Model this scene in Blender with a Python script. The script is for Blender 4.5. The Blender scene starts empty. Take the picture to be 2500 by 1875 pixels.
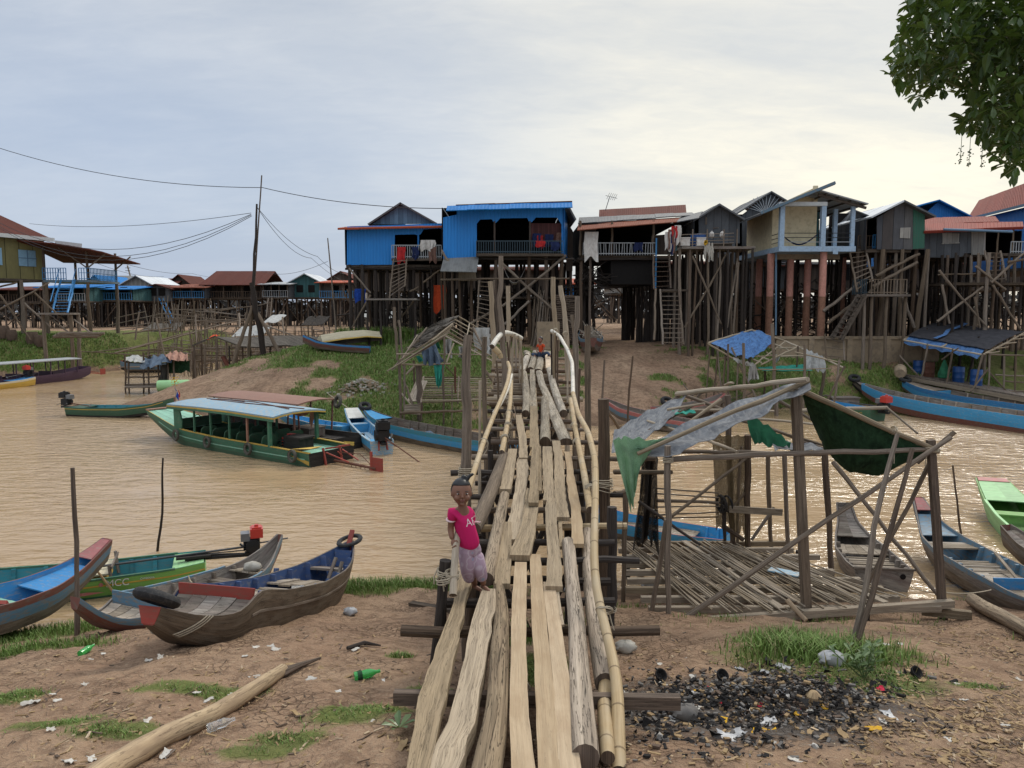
import bpy,bmesh,math,random
import numpy as np
from mathutils import Vector,Matrix,noise as mnoise
R=random.Random(7)
S=bpy.context.scene
COL=S.collection
rad=math.radians
CAMZ,FPX,PITCH=5.0,1850.0,math.atan(177/1850)
cam=bpy.data.cameras.new('camera');cam.sensor_width=36;cam.lens=FPX/2500*36
cam.clip_start=.1;cam.clip_end=6000
co=bpy.data.objects.new('camera',cam);COL.objects.link(co)
co.location=(0,0,CAMZ);co.rotation_euler=(math.pi/2-PITCH,0,0)
S.camera=co
CP,SP=math.cos(PITCH),math.sin(PITCH)
def V(*a):return Vector(a)
def ray(x,y):
 a=(x-1250)/FPX;b=(937.5-y)/FPX
 return V(a,CP+SP*b,-SP+CP*b)
def at(x,y,d):
 r=ray(x,y);return V(0,0,CAMZ)+r*(d/r.y)
def atz(x,y,z):
 r=ray(x,y);return V(0,0,CAMZ)+r*((z-CAMZ)/r.z)
def lerp(a,b,t):return a+(b-a)*t
def clamp(x,a=0,b=1):return max(a,min(b,x))
def sstep(a,b,x):
 t=clamp((x-a)/(b-a));return t*t*(3-2*t)
def interp(pts,x):
 if x<=pts[0][0]:return pts[0][1]
 for(a,u),(b,v)in zip(pts,pts[1:]):
  if x<=b:return u+(v-u)*(x-a)/(b-a)
 return pts[-1][1]
YN=[(-14,10.2),(-7.2,11.6),(-3.1,13.5),(-1.1,13.6),(2,13.2),(5.8,12.85),(8.4,12.7),(14,13)]
YF=[(-40,60),(-20.8,39.2),(-17,37.2),(-11.8,34),(-6.9,32.2),(-4.2,31.6),(0,31.8),(6.2,34),(13.5,38.5),(20,40.5),(32,41),(60,41)]
def fbm(x,y,o=3):
 return mnoise.fractal((x,y,3.3),1.0,2.0,o)
def hraw(x,y):
 n=fbm(x*.35,y*.35)*.35
 hn=.235*(interp(YN,x)+n-y)
 hn=min(hn,3.3)
 hn=max(hn,-1.2)
 yf=interp(YF,x)+n*1.6
 hs=(y-yf)/(46-yf)if yf<45 else(y-yf)/8
 pk=interp([(-23,-.8),(-20.6,.22),(-18.5,1.1),(-15.5,2.1),(-11.6,3.1),(-8,3.0),(60,3.0)],x)
 yr=interp([(-21,42),(-15,44),(-8,46)],x)
 hs=(y-yf)/max(yr-yf,2)
 hf=pk*(1-(1-clamp(hs,0,1))**1.5)if hs>0 else .16*(y-yf)
 if hs>1:hf=pk+min(.5,.03*(y-yr))
 if x<-7 and y>yr+1.5:
  k=sstep(-7,-12,x)
  hf=lerp(hf,pk-sstep(yr+1.5,yr+11,y)*(pk+.5),k)
 hl=-1.2
 if x<-18:
  e=interp([(-60,52),(-42,55),(-36,59),(-34,63),(-31,72),(-26,84),(-18,92)],x)+n*2
  t=(y-e)/6.5
  hl=3.0*(1-(1-clamp(t,0,1))**1.6)if t>0 else .2*(y-e)
 hv=-1.2
 if y>66:hv=lerp(-.7,2.4,sstep(68,96,y+n*2))
 h=max(hn,hf,hl,hv,-1.2)
 return h
def gh(x,y):
 h=hraw(x,y)
 if h>0:h+=(fbm(x*1.3,y*1.3,4)*.05+fbm(x*.3+9,y*.3)*.12)*clamp(h*3)
 return h
def gnd(x,y):
 r=ray(x,y);t=3.0;o=V(0,0,CAMZ);st=.1
 while t<400:
  p=o+r*t
  if p.z<=max(gh(p.x,p.y),0):return V(p.x,p.y,max(gh(p.x,p.y),0))
  t+=st;st=max(.05,t*.008)
 return o+r*t
def onz(x,y):return V(x,y,max(gh(x,y),0))
class MB:
 def __init__(s):s.v=[];s.f=[];s.uv=[];s.t=[];s.m=[]
 def face(s,idx,uv,t,m=0):
  s.f.append(idx);s.uv.extend(uv);s.t.append(t);s.m.append(m)
 def poly(s,pts,t=None,m=0,uv=None):
  b=len(s.v);s.v.extend([tuple(p)for p in pts])
  if uv is None:
   p0=Vector(pts[0]);e=(Vector(pts[1])-p0);L=e.length or 1;e=e/L
   nn=e.cross(Vector(pts[-1])-p0);nn=nn.normalized()if nn.length else V(0,0,1)
   g=nn.cross(e);uv=[((Vector(p)-p0).dot(g),(Vector(p)-p0).dot(e))for p in pts]
  s.face(list(range(b,b+len(pts))),uv,R.random()if t is None else t,m)
 def box(s,c,sx,sy,sz,ax=None,t=None,m=0,uo=None):
  """oriented box; ax = (X, Y, Z) unit axes; uv runs v along the longest side"""
  c=Vector(c);X,Y,Z=ax or(V(1,0,0),V(0,1,0),V(0,0,1))
  t=R.random()if t is None else t
  uo=uo or(R.random()*40,R.random()*40)
  D=[(X,sx/2),(Y,sy/2),(Z,sz/2)]
  lo=max(range(3),key=lambda i:D[i][1])
  for i in range(3):
   j,k=(i+1)% 3,(i+2)% 3
   if k==lo:u_,v_=j,k
   elif j==lo:u_,v_=k,j
   else:u_,v_=j,k
   for sg in(-1,1):
    q=[]
    for a,b2 in((-1,-1),(1,-1),(1,1),(-1,1)):
     q.append((a,b2))
    if sg<0:q.reverse()
    b=len(s.v);uv=[]
    for a,b2 in q:
     s.v.append(tuple(c+D[i][0]*D[i][1]*sg+D[j][0]*D[j][1]*a+D[k][0]*D[k][1]*b2))
     d={j:a*D[j][1],k:b2*D[k][1]}
     uv.append((d[u_]+uo[0]+i*.37,d[v_]+uo[1]))
    s.face([b,b+1,b+2,b+3],uv,t,m)
 def bar(s,p0,p1,w,h,up=V(0,0,1),t=None,m=0):
  p0=Vector(p0);p1=Vector(p1);d=p1-p0;L=d.length
  if L<1e-5:return
  Z=d/L;X=Vector(up).cross(Z)
  if X.length<1e-3:X=V(1,0,0).cross(Z)
  if X.length<1e-3:X=V(0,1,0).cross(Z)
  X.normalize();Y=Z.cross(X)
  s.box((p0+p1)/2,w,h,L,(X,Y,Z),t,m)
 def tube(s,path,rr,n=8,cap=True,t=None,m=0,squash=None,capm=None):
  path=[Vector(p)for p in path];k=len(path)
  if not hasattr(rr,'__len__'):rr=[rr]*k
  t=R.random()if t is None else t
  u0,v0=R.random()*40,R.random()*40
  T=[(path[min(i+1,k-1)]-path[max(i-1,0)]).normalized()for i in range(k)]
  N=T[0].cross(V(0,0,1))
  if N.length<.1:N=T[0].cross(V(1,0,0))
  N.normalize();b0=len(s.v);L=0;Ls=[]
  rm=sum(rr)/k
  for i in range(k):
   N=(N-T[i]*N.dot(T[i])).normalized();B=T[i].cross(N)
   if i:L+=(path[i]-path[i-1]).length
   Ls.append(L)
   for j in range(n):
    a=2*math.pi*j/n
    s.v.append(tuple(path[i]+(N*math.cos(a)+B*math.sin(a)*(squash or 1))*rr[i]))
  for i in range(k-1):
   for j in range(n):
    j2=(j+1)% n;U=2*math.pi*rm/n
    s.face([b0+i*n+j,b0+i*n+j2,b0+(i+1)*n+j2,b0+(i+1)*n+j],
     [(u0+U*j,v0+Ls[i]),(u0+U*(j+1),v0+Ls[i]),(u0+U*(j+1),v0+Ls[i+1]),(u0+U*j,v0+Ls[i+1])],t,m)
  if cap:
   for i,rev in((0,True),(k-1,False)):
    if rr[i]<1e-4:continue
    idx=[b0+i*n+j for j in range(n)]
    uv=[(u0+math.cos(2*math.pi*j/n)*rr[i],v0+math.sin(2*math.pi*j/n)*rr[i]*.3)for j in range(n)]
    if rev:idx.reverse();uv.reverse()
    s.face(idx,uv,t,m if capm is None else capm)
 def wood(s,p0,p1,r0,r1=None,bend=.03,n=8,seg=None,t=None,m=0,knob=.06):
  """a natural pole, slightly crooked and lumpy"""
  p0=Vector(p0);p1=Vector(p1);L=(p1-p0).length;r1=r0*.8 if r1 is None else r1
  seg=seg or max(2,min(9,int(L/.35)))
  a=V(R.gauss(0,1),R.gauss(0,1),R.gauss(0,1));path=[];rr=[]
  ph=R.random()*6
  for i in range(seg+1):
   f=i/seg;w=math.sin(f*math.pi)
   off=a*(bend*L*.35*w*math.sin(f*4+ph))
   j=V(R.gauss(0,1),R.gauss(0,1),R.gauss(0,1))*r0*.18*(0<i<seg)
   path.append(p0.lerp(p1,f)+off+j);rr.append(lerp(r0,r1,f)*(1+R.uniform(-knob,knob)*1.4))
  s.tube(path,rr,n,True,t,m)
 def grid(s,P,t=None,m=0,uvs=1.0,closed=False,flip=False,sw=False):
  """P[i][j] points; uv = metres along the two directions"""
  t=R.random()if t is None else t
  b=len(s.v);ni,nj=len(P),len(P[0]);u0,v0=R.random()*40,R.random()*40
  for row in P:
   for p in row:s.v.append(tuple(p))
  ul=[0];mid=nj//2
  for i in range(1,ni):ul.append(ul[-1]+(Vector(P[i][mid])-Vector(P[i-1][mid])).length)
  vl=[0];mi=ni//2
  for j in range(1,nj):vl.append(vl[-1]+(Vector(P[mi][j])-Vector(P[mi][j-1])).length)
  for i in range(ni-1):
   for j in range(nj-1):
    q=[(i,j),(i+1,j),(i+1,j+1),(i,j+1)]
    if flip:q.reverse()
    s.face([b+a*nj+c for a,c in q],[((v0+vl[c]*uvs,u0+ul[a]*uvs)if sw else(u0+ul[a]*uvs,v0+vl[c]*uvs))for a,c in q],t,m)
 def sheet(s,P,th=.012,t=None,m=0,m2=None):
  """a thin slab from a grid of points, both faces and the rim"""
  t=R.random()if t is None else t
  ni,nj=len(P),len(P[0]);Q=[]
  for i in range(ni):
   row=[]
   for j in range(nj):
    du=Vector(P[min(i+1,ni-1)][j])-Vector(P[max(i-1,0)][j]);dv=Vector(P[i][min(j+1,nj-1)])-Vector(P[i][max(j-1,0)])
    nn=du.cross(dv);nn=nn.normalized()if nn.length>1e-9 else V(0,0,1)
    row.append(Vector(P[i][j])-nn*th)
   Q.append(row)
  s.grid(P,t,m);s.grid(Q,t,m if m2 is None else m2,flip=True)
  rim=[(0,j)for j in range(nj)]+[(i,nj-1)for i in range(1,ni)]+[(ni-1,j)for j in range(nj-2,-1,-1)]+[(i,0)for i in range(ni-2,0,-1)]
  for a,c in zip(rim,rim[1:]+rim[:1]):
   s.poly([P[a[0]][a[1]],Q[a[0]][a[1]],Q[c[0]][c[1]],P[c[0]][c[1]]],t,m)
 def lathe(s,prof,c,ax=V(0,0,1),n=16,t=None,m=0):
  c=Vector(c);ax=Vector(ax).normalized()
  N=ax.cross(V(1,0,0))if abs(ax.x)<.9 else ax.cross(V(0,1,0));N.normalize();B=ax.cross(N)
  P=[[c+ax*h+(N*math.cos(2*math.pi*j/n)+B*math.sin(2*math.pi*j/n))*r for r,h in prof]for j in range(n+1)]
  s.grid(P,t,m)
 def torus(s,c,ax,R0,r,n=20,k=8,t=None,m=0,squash=1):
  c=Vector(c);ax=Vector(ax).normalized()
  N=ax.cross(V(0,0,1))if abs(ax.z)<.9 else ax.cross(V(1,0,0));N.normalize();B=ax.cross(N)
  P=[]
  for j in range(n+1):
   a=2*math.pi*j/n;d=N*math.cos(a)+B*math.sin(a)
   P.append([c+d*(R0+r*math.cos(2*math.pi*i/k))+ax*(r*squash*math.sin(2*math.pi*i/k))for i in range(k+1)])
  s.grid(P,t,m)
 def build(s,name,mats,parent=None,smooth=False,auto=None):
  if not s.f:return None
  me=bpy.data.meshes.new(name)
  me.from_pydata(s.v,[],s.f)
  uvl=me.uv_layers.new(name='UVMap')
  uvl.data.foreach_set('uv',np.array(s.uv,dtype=np.float32).ravel())
  at_=me.attributes.new('tint','FLOAT','FACE')
  at_.data.foreach_set('value',np.array(s.t,dtype=np.float32))
  if not isinstance(mats,(list,tuple)):mats=[mats]
  for mm in mats:me.materials.append(M[mm]if isinstance(mm,str)else mm)
  if len(mats)>1:me.polygons.foreach_set('material_index',np.array(s.m,dtype=np.int32))
  if smooth:
   me.polygons.foreach_set('use_smooth',np.ones(len(s.f),dtype=bool))
  me.validate();me.update()
  if smooth or auto:
   try:me.set_sharp_from_angle(angle=rad(auto or 40))
   except Exception:pass
  o=bpy.data.objects.new(name,me);COL.objects.link(o)
  if parent:
   o.parent=parent
   if not parent.get('_local'):o.matrix_parent_inverse=parent.matrix_world.inverted()if False else Matrix.Translation(-parent.location)
  return o
def tag(o,label,cat,group=None):
 o['label']=label;o['category']=cat
 if group:o['group']=group
 return o
def thing(name,label,cat,loc=(0,0,0),group=None,local=False,rot=None):
 o=bpy.data.objects.new(name,None);COL.objects.link(o);o.empty_display_size=.2
 o.location=loc;tag(o,label,cat,group)
 if local:
  o['_local']=1
  if rot is not None:o.rotation_euler=rot
 return o
def kind(o,k):o['kind']=k;return o
def copy_tree(o,parent=None):
 c=o.copy();COL.objects.link(c)
 if parent:c.parent=parent
 for ch in list(o.children):copy_tree(ch,c)
 return c
def strip_marks():
 for o in bpy.data.objects:
  if '_local' in o:del o['_local']
M={}
class NT:
 def __init__(s,name):
  s.mat=bpy.data.materials.new(name);s.mat.use_nodes=True;s.nt=s.mat.node_tree
  s.nt.nodes.clear();s.out=s.n('ShaderNodeOutputMaterial');s.b=s.n('ShaderNodeBsdfPrincipled')
  s.l(s.b.outputs[0],s.out.inputs[0]);M[name]=s.mat
 def n(s,typ,**kw):
  x=s.nt.nodes.new(typ)
  for k,v in kw.items():setattr(x,k,v)
  return x
 def l(s,a,b):s.nt.links.new(a,b)
 def set(s,node,i,v):
  if hasattr(v,'links')or isinstance(v,bpy.types.NodeSocket):s.l(v,node.inputs[i])
  else:node.inputs[i].default_value=v
 def mapping(s,vec,scale,loc=(0,0,0),rot=(0,0,0)):
  m=s.n('ShaderNodeMapping');s.l(vec,m.inputs[0]);m.inputs['Scale'].default_value=scale
  m.inputs['Location'].default_value=loc;m.inputs['Rotation'].default_value=rot;return m.outputs[0]
 def noise(s,vec,scale,detail=4,rough=.55,dist=0):
  x=s.n('ShaderNodeTexNoise');s.l(vec,x.inputs['Vector']);x.inputs['Scale'].default_value=scale
  x.inputs['Detail'].default_value=detail;x.inputs['Roughness'].default_value=rough;x.inputs['Distortion'].default_value=dist
  return x.outputs[0]
 def ramp(s,fac,stops,interp='LINEAR'):
  x=s.n('ShaderNodeValToRGB');s.l(fac,x.inputs[0]);e=x.color_ramp.elements;x.color_ramp.interpolation=interp
  while len(e)>1:e.remove(e[-1])
  for i,(p,c)in enumerate(stops):
   k=e[0]if i==0 else e.new(p);k.position=p
   k.color=(c,c,c,1)if not hasattr(c,'__len__')else(*c[:3],1)
  return x.outputs[0]
 def mix(s,f,a,b,mode='MIX'):
  x=s.n('ShaderNodeMix',data_type='RGBA',blend_type=mode)
  for i,v in((0,f),(6,a),(7,b)):
   if isinstance(v,bpy.types.NodeSocket):s.l(v,x.inputs[i])
   elif i==0:x.inputs[0].default_value=v
   else:x.inputs[i].default_value=(*v[:3],1)
  return x.outputs[2]
 def math(s,op,a,b=0,c=False):
  x=s.n('ShaderNodeMath',operation=op);x.use_clamp=c
  for i,v in((0,a),(1,b)):
   if isinstance(v,bpy.types.NodeSocket):s.l(v,x.inputs[i])
   else:x.inputs[i].default_value=v
  return x.outputs[0]
 def attr(s,name):
  x=s.n('ShaderNodeAttribute');x.attribute_name=name;return x
 def uv(s):return s.n('ShaderNodeTexCoord').outputs['UV']
 def obj(s):return s.n('ShaderNodeTexCoord').outputs['Object']
 def pos(s):return s.n('ShaderNodeNewGeometry').outputs['Position']
 def bump(s,h,strength=.4,dist=.02):
  x=s.n('ShaderNodeBump');x.inputs['Strength'].default_value=strength;x.inputs['Distance'].default_value=dist
  s.l(h,x.inputs['Height']);s.l(x.outputs[0],s.b.inputs['Normal'])
 def fin(s,col,rough=.7,spec=.3,metal=0):
  s.set(s.b,'Base Color',col if isinstance(col,bpy.types.NodeSocket)else(*col[:3],1))
  s.set(s.b,'Roughness',rough);s.b.inputs['Specular IOR Level'].default_value=spec;s.b.inputs['Metallic'].default_value=metal
  return s.mat
def sc(c,k):return tuple(x*k for x in c)
def m_wood(name,light,dark,crack=1.0,streak=14,rough=.85,worn=None,wornamt=.5,bumps=.5,pits=0):
 """weathered wood: grain runs along v of the UV map; tint varies per piece"""
 t=NT(name);uv=t.uv()
 g=t.noise(t.mapping(uv,(streak*3,1.3,1)),1.6,6,.62,.3)
 g2=t.noise(t.mapping(uv,(streak*1.2,.5,1),(3,7,0)),1.5,3,.5,.7)
 col=t.mix(t.ramp(g,[(.3,0),(.68,1)]),dark,light)
 col=t.mix(t.math('MULTIPLY',t.ramp(g2,[(.42,1),(.5,0)]),.45*crack),col,sc(dark,.35))
 ck=t.noise(t.mapping(uv,(streak*1.6,.55,1),(1,2,0)),2.2,5,.55,.9)
 ckm=t.ramp(ck,[(.5,0),(.515,1),(.53,0)])
 col=t.mix(t.math('MULTIPLY',ckm,crack*.8),col,sc(dark,.12))
 bl=t.noise(t.mapping(uv,(3,1.1,1),(5,1,0)),2.0,4)
 if worn:col=t.mix(t.math('MULTIPLY',t.ramp(bl,[(.45,0),(.62,1)]),wornamt),col,worn)
 if pits:
  vo=t.n('ShaderNodeTexNoise');t.l(t.mapping(uv,(34,20,1)),vo.inputs['Vector']);vo.inputs['Scale'].default_value=1.2;vo.inputs['Detail'].default_value=3
  col=t.mix(t.math('MULTIPLY',t.ramp(vo.outputs[0],[(.36,1),(.43,0)]),pits),col,sc(dark,.25))
 ti=t.attr('tint').outputs['Fac']
 hv=t.n('ShaderNodeHueSaturation');t.l(col,hv.inputs['Color'])
 t.l(t.math('ADD',t.math('MULTIPLY',ti,.55),.72),hv.inputs['Value'])
 t.l(t.math('ADD',t.math('MULTIPLY',ti,-.35),1.15),hv.inputs['Saturation'])
 t.bump(t.math('SUBTRACT',g,t.math('MULTIPLY',ckm,.8*crack)),bumps,.012)
 return t.fin(hv.outputs[0],rough,.25)
def m_paint(name,col,wear=(.2,.16,.12),amt=.35,rough=.5,dirt=(.12,.09,.06),dirtamt=.35,streak=6,spec=.4,tintamt=.16):
 """old paint on boards, chipped and dirty"""
 t=NT(name);uv=t.uv()
 n1=t.noise(t.mapping(uv,(9,3,1)),2.2,6,.65)
 n2=t.noise(t.mapping(uv,(streak*2,.7,1),(4,4,0)),1.5,4,.6)
 n3=t.noise(t.mapping(uv,(1.3,1.0,1),(8,1,0)),1.4,4)
 c=t.mix(t.math('MULTIPLY',t.ramp(n3,[(.3,0),(.7,1)]),.35),col,sc(col,.66))
 c=t.mix(t.math('MULTIPLY',t.ramp(n2,[(.45,0),(.75,1)]),dirtamt),c,dirt)
 c=t.mix(t.math('MULTIPLY',t.ramp(n1,[(.60-.22*amt,0),(.66-.16*amt,1)]),min(1,amt*1.6)),c,wear)
 hv=t.n('ShaderNodeHueSaturation');t.l(c,hv.inputs['Color']);ti=t.attr('tint').outputs['Fac']
 t.l(t.math('ADD',t.math('MULTIPLY',ti,tintamt*2),1-tintamt),hv.inputs['Value'])
 t.bump(t.math('ADD',n1,n2),.25,.006)
 return t.fin(hv.outputs[0],t.ramp(n1,[(.3,rough),(.8,min(1,rough+.3))]),spec)
def m_corr(name,col,pitch=.2,rust=(.09,.045,.03),amt=.3,rough=.5,metal=0,depth=.5,dirt=(.06,.05,.045),dirtamt=.3,alongv=True,spec=.35):
 """corrugated or ribbed metal sheet, ribs every `pitch` metres across u"""
 t=NT(name);uv=t.uv();sx=t.n('ShaderNodeSeparateXYZ');t.l(uv,sx.inputs[0])
 u=sx.outputs[0 if alongv else 1]
 wv=t.math('SINE',t.math('MULTIPLY',u,2*math.pi/pitch))
 n1=t.noise(t.mapping(uv,(1.2,.7,1)),1.7,6,.65)
 n2=t.noise(t.mapping(uv,(9,.5,1)if alongv else(.5,9,1),(3,1,0)),1.4,4,.6)
 sheetn=t.n('ShaderNodeTexWhiteNoise',noise_dimensions='1D');t.l(t.math('FLOOR',t.math('DIVIDE',u,pitch*4.5)),sheetn.inputs['W'])
 c=t.mix(t.math('MULTIPLY',sheetn.outputs[0],.3),col,sc(col,.6))
 c=t.mix(t.math('MULTIPLY',t.ramp(n2,[(.4,0),(.75,1)]),dirtamt),c,dirt)
 c=t.mix(t.math('MULTIPLY',t.ramp(n1,[(.62-.3*amt,0),(.8-.25*amt,1)]),min(1,amt*1.7)),c,rust)
 hv=t.n('ShaderNodeHueSaturation');t.l(c,hv.inputs['Color']);ti=t.attr('tint').outputs['Fac']
 t.l(t.math('ADD',t.math('MULTIPLY',ti,.2),.9),hv.inputs['Value'])
 t.bump(t.math('ADD',t.math('MULTIPLY',wv,.5),t.math('MULTIPLY',n1,.4)),depth,pitch*.14)
 return t.fin(hv.outputs[0],rough,spec,metal)
def m_planks(name,col,dark,width=.2,rough=.85,amt=.5,cols=None):
 """vertical board wall: boards of random shade `width` wide across u, stained along v"""
 t=NT(name);uv=t.uv();sx=t.n('ShaderNodeSeparateXYZ');t.l(uv,sx.inputs[0])
 q=t.math('DIVIDE',sx.outputs[0],width);fl=t.math('FLOOR',q);fr=t.math('FRACT',q)
 wn=t.n('ShaderNodeTexWhiteNoise',noise_dimensions='1D');t.l(fl,wn.inputs['W'])
 g=t.noise(t.mapping(uv,(40,1.5,1)),1.2,5,.6)
 n1=t.noise(t.mapping(uv,(2,.8,1),(3,3,0)),1.3,5,.6)
 if cols:
  rp=t.ramp(wn.outputs[0],[(i/len(cols),c)for i,c in enumerate(cols)],'CONSTANT');base=rp
 else:base=t.mix(wn.outputs[0],sc(col,.7),sc(col,1.25))
 c=t.mix(t.math('MULTIPLY',t.ramp(g,[(.35,0),(.7,1)]),.5),base,dark)
 c=t.mix(t.math('MULTIPLY',t.ramp(n1,[(.4,0),(.7,1)]),amt),c,dark)
 edge=t.math('LESS_THAN',fr,.05)
 c=t.mix(t.math('MULTIPLY',edge,.85),c,sc(dark,.25))
 t.bump(t.math('SUBTRACT',t.math('ADD',t.math('MULTIPLY',wn.outputs[0],.5),t.math('MULTIPLY',g,.3)),edge),.6,.012)
 return t.fin(c,rough,.25)
def m_cloth(name,col,col2=None,scale=3,rough=.9,trans=0.0,alpha=None,fine=60,stain=None,stainamt=.4):
 t=NT(name);uv=t.uv()
 n1=t.noise(t.mapping(uv,(1,1,1)),scale,5,.6)
 n2=t.noise(t.mapping(uv,(1,1,1),(9,2,0)),fine,2)
 c=t.mix(t.ramp(n1,[(.35,0),(.68,1)]),col,col2 or sc(col,.55))
 if stain:c=t.mix(t.math('MULTIPLY',t.ramp(t.noise(t.mapping(uv,(2,1,1),(1,5,0)),scale*1.5,5,.65),[(.5,0),(.6,1)]),stainamt),c,stain)
 hv=t.n('ShaderNodeHueSaturation');t.l(c,hv.inputs['Color']);ti=t.attr('tint').outputs['Fac']
 t.l(t.math('ADD',t.math('MULTIPLY',ti,.24),.88),hv.inputs['Value'])
 t.bump(t.math('ADD',n1,t.math('MULTIPLY',n2,.3)),.5,.015)
 t.fin(hv.outputs[0],rough,.2)
 if trans:
  tr=t.n('ShaderNodeBsdfTranslucent');t.l(hv.outputs[0],tr.inputs[0]);mx=t.n('ShaderNodeMixShader');mx.inputs[0].default_value=trans
  t.l(t.b.outputs[0],mx.inputs[1]);t.l(tr.outputs[0],mx.inputs[2]);t.l(mx.outputs[0],t.out.inputs[0])
 if alpha:
  mesh=t.noise(t.mapping(uv,(1,1,1),(2,2,0)),alpha[0],2,.5)
  t.l(t.ramp(mesh,[(alpha[1]-.02,0),(alpha[1]+.02,1)]),t.b.inputs['Alpha'])
 return t.mat
def m_plain(name,col,rough=.5,spec=.4,metal=0,var=.25,scale=6,dirt=None,dirtamt=.4):
 t=NT(name);o=t.obj();n1=t.noise(o,scale,5,.6)
 c=t.mix(t.math('MULTIPLY',t.ramp(n1,[(.3,0),(.7,1)]),var*2),col,sc(col,.6))
 if dirt:c=t.mix(t.math('MULTIPLY',t.ramp(t.noise(o,scale*2.3,5,.65),[(.48,0),(.62,1)]),dirtamt),c,dirt)
 t.bump(n1,.15,.01)
 return t.fin(c,rough,spec,metal)
m_wood('pole_grey',(.25,.19,.135),(.115,.085,.06),.8)
m_wood('pole_brown',(.17,.118,.08),(.07,.048,.034),.8)
m_wood('pole_dark',(.065,.05,.04),(.022,.017,.014),.6)
m_wood('pole_pale',(.42,.34,.24),(.25,.19,.125),.5,bumps=.3)
m_wood('plank_new',(.53,.405,.265),(.43,.315,.2),.3,streak=11,worn=(.36,.25,.15),wornamt=.5,bumps=.35)
m_wood('plank_old',(.46,.36,.24),(.34,.255,.165),.8,streak=11,worn=(.36,.28,.19),wornamt=.5,bumps=.6)
m_wood('log_cracked',(.42,.325,.22),(.27,.20,.13),1.2,streak=8,worn=(.30,.22,.15),wornamt=.4,bumps=.9)
m_wood('log_pitted',(.48,.42,.33),(.30,.24,.17),.9,streak=5,bumps=.8,pits=.85)
m_wood('driftwood',(.46,.33,.185),(.30,.205,.11),.6,streak=5,worn=(.2,.13,.08),wornamt=.55,bumps=.6)
m_wood('beam_dark',(.13,.098,.07),(.05,.037,.027),1.0,streak=6)
m_wood('slat',(.36,.29,.205),(.19,.145,.1),.6)
m_wood('boat_board',(.40,.335,.255),(.235,.185,.135),.8,streak=5,worn=(.2,.16,.12),wornamt=.5)
m_wood('boat_brown',(.19,.14,.095),(.095,.07,.048),.6,streak=5,worn=(.23,.19,.14),wornamt=.45)
m_wood('boat_grey',(.25,.215,.175),(.12,.098,.078),.9,streak=4,worn=(.17,.12,.1),wornamt=.5)
m_wood('boat_black',(.05,.043,.036),(.02,.017,.015),.6,streak=4)
m_wood('thatch',(.17,.145,.115),(.07,.058,.045),1.2,streak=9)
t=NT('bamboo');uv=t.uv();sx=t.n('ShaderNodeSeparateXYZ');t.l(uv,sx.inputs[0])
fr=t.math('FRACT',t.math('DIVIDE',sx.outputs[1],.42));nd=t.ramp(fr,[(0,1),(.035,0),(.965,0),(1,1)])
g=t.noise(t.mapping(uv,(60,1.2,1)),1.0,4,.6);b2=t.noise(t.mapping(uv,(3,1.4,1)),1.4,4)
c=t.mix(t.ramp(g,[(.3,0),(.7,1)]),(.31,.215,.11),(.47,.345,.19));c=t.mix(t.math('MULTIPLY',t.ramp(b2,[(.45,0),(.65,1)]),.5),c,(.44,.37,.26))
c=t.mix(t.math('MULTIPLY',nd,.75),c,(.12,.08,.045));t.bump(t.math('ADD',t.math('MULTIPLY',g,.2),nd),.5,.012);t.fin(c,.65,.25)
t=NT('bamboo_white');uv=t.uv();sx=t.n('ShaderNodeSeparateXYZ');t.l(uv,sx.inputs[0])
fr=t.math('FRACT',t.math('DIVIDE',sx.outputs[1],.4));nd=t.ramp(fr,[(0,1),(.05,0),(.95,0),(1,1)])
g=t.noise(t.mapping(uv,(50,1.2,1)),1.0,4,.6);c=t.mix(t.ramp(g,[(.3,0),(.7,1)]),(.48,.43,.34),(.66,.62,.54))
c=t.mix(t.math('MULTIPLY',nd,.6),c,(.16,.12,.08));t.bump(t.math('ADD',t.math('MULTIPLY',g,.2),nd),.5,.012);t.fin(c,.55,.3)
m_paint('p_blue_dark',(.035,.075,.19),amt=.3,wear=(.16,.15,.14))
m_paint('p_blue',(.03,.21,.46),amt=.3,wear=(.22,.24,.25))
m_paint('p_blue_grey',(.10,.20,.28),amt=.5,wear=(.2,.17,.14))
m_paint('p_sky',(.24,.43,.56),amt=.5,wear=(.52,.44,.34),rough=.45)
m_paint('p_boatblue',(.05,.30,.55),amt=.25,wear=(.3,.3,.3),dirtamt=.25)
m_paint('p_red',(.30,.045,.03),amt=.3,wear=(.18,.09,.06))
m_paint('p_redpale',(.40,.13,.12),amt=.35,wear=(.3,.22,.18))
m_paint('p_redbrown',(.16,.055,.04),amt=.45,wear=(.13,.1,.08))
m_paint('p_green',(.035,.135,.075),amt=.3,wear=(.15,.17,.12))
m_paint('p_lime',(.16,.36,.08),amt=.25,wear=(.2,.25,.12))
m_paint('p_limepale',(.30,.55,.25),amt=.25,wear=(.3,.35,.25))
m_paint('p_greendark',(.035,.10,.055),amt=.3,wear=(.1,.1,.08))
m_paint('p_mint',(.25,.50,.36),amt=.3,wear=(.3,.3,.24))
m_paint('p_teal',(.03,.20,.24),amt=.3,wear=(.15,.16,.15))
m_paint('p_turq',(.04,.25,.33),amt=.35,wear=(.14,.15,.13))
m_paint('p_yellow',(.56,.36,.06),amt=.25,wear=(.3,.22,.1))
m_paint('p_cream',(.62,.54,.36),amt=.25,wear=(.4,.34,.24))
m_paint('p_rust',(.28,.13,.085),amt=.4,wear=(.36,.22,.15),dirtamt=.4)
m_paint('p_purple',(.06,.03,.06),amt=.3,wear=(.1,.07,.08))
m_paint('p_white',(.7,.68,.62),amt=.2,wear=(.4,.36,.3))
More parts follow.
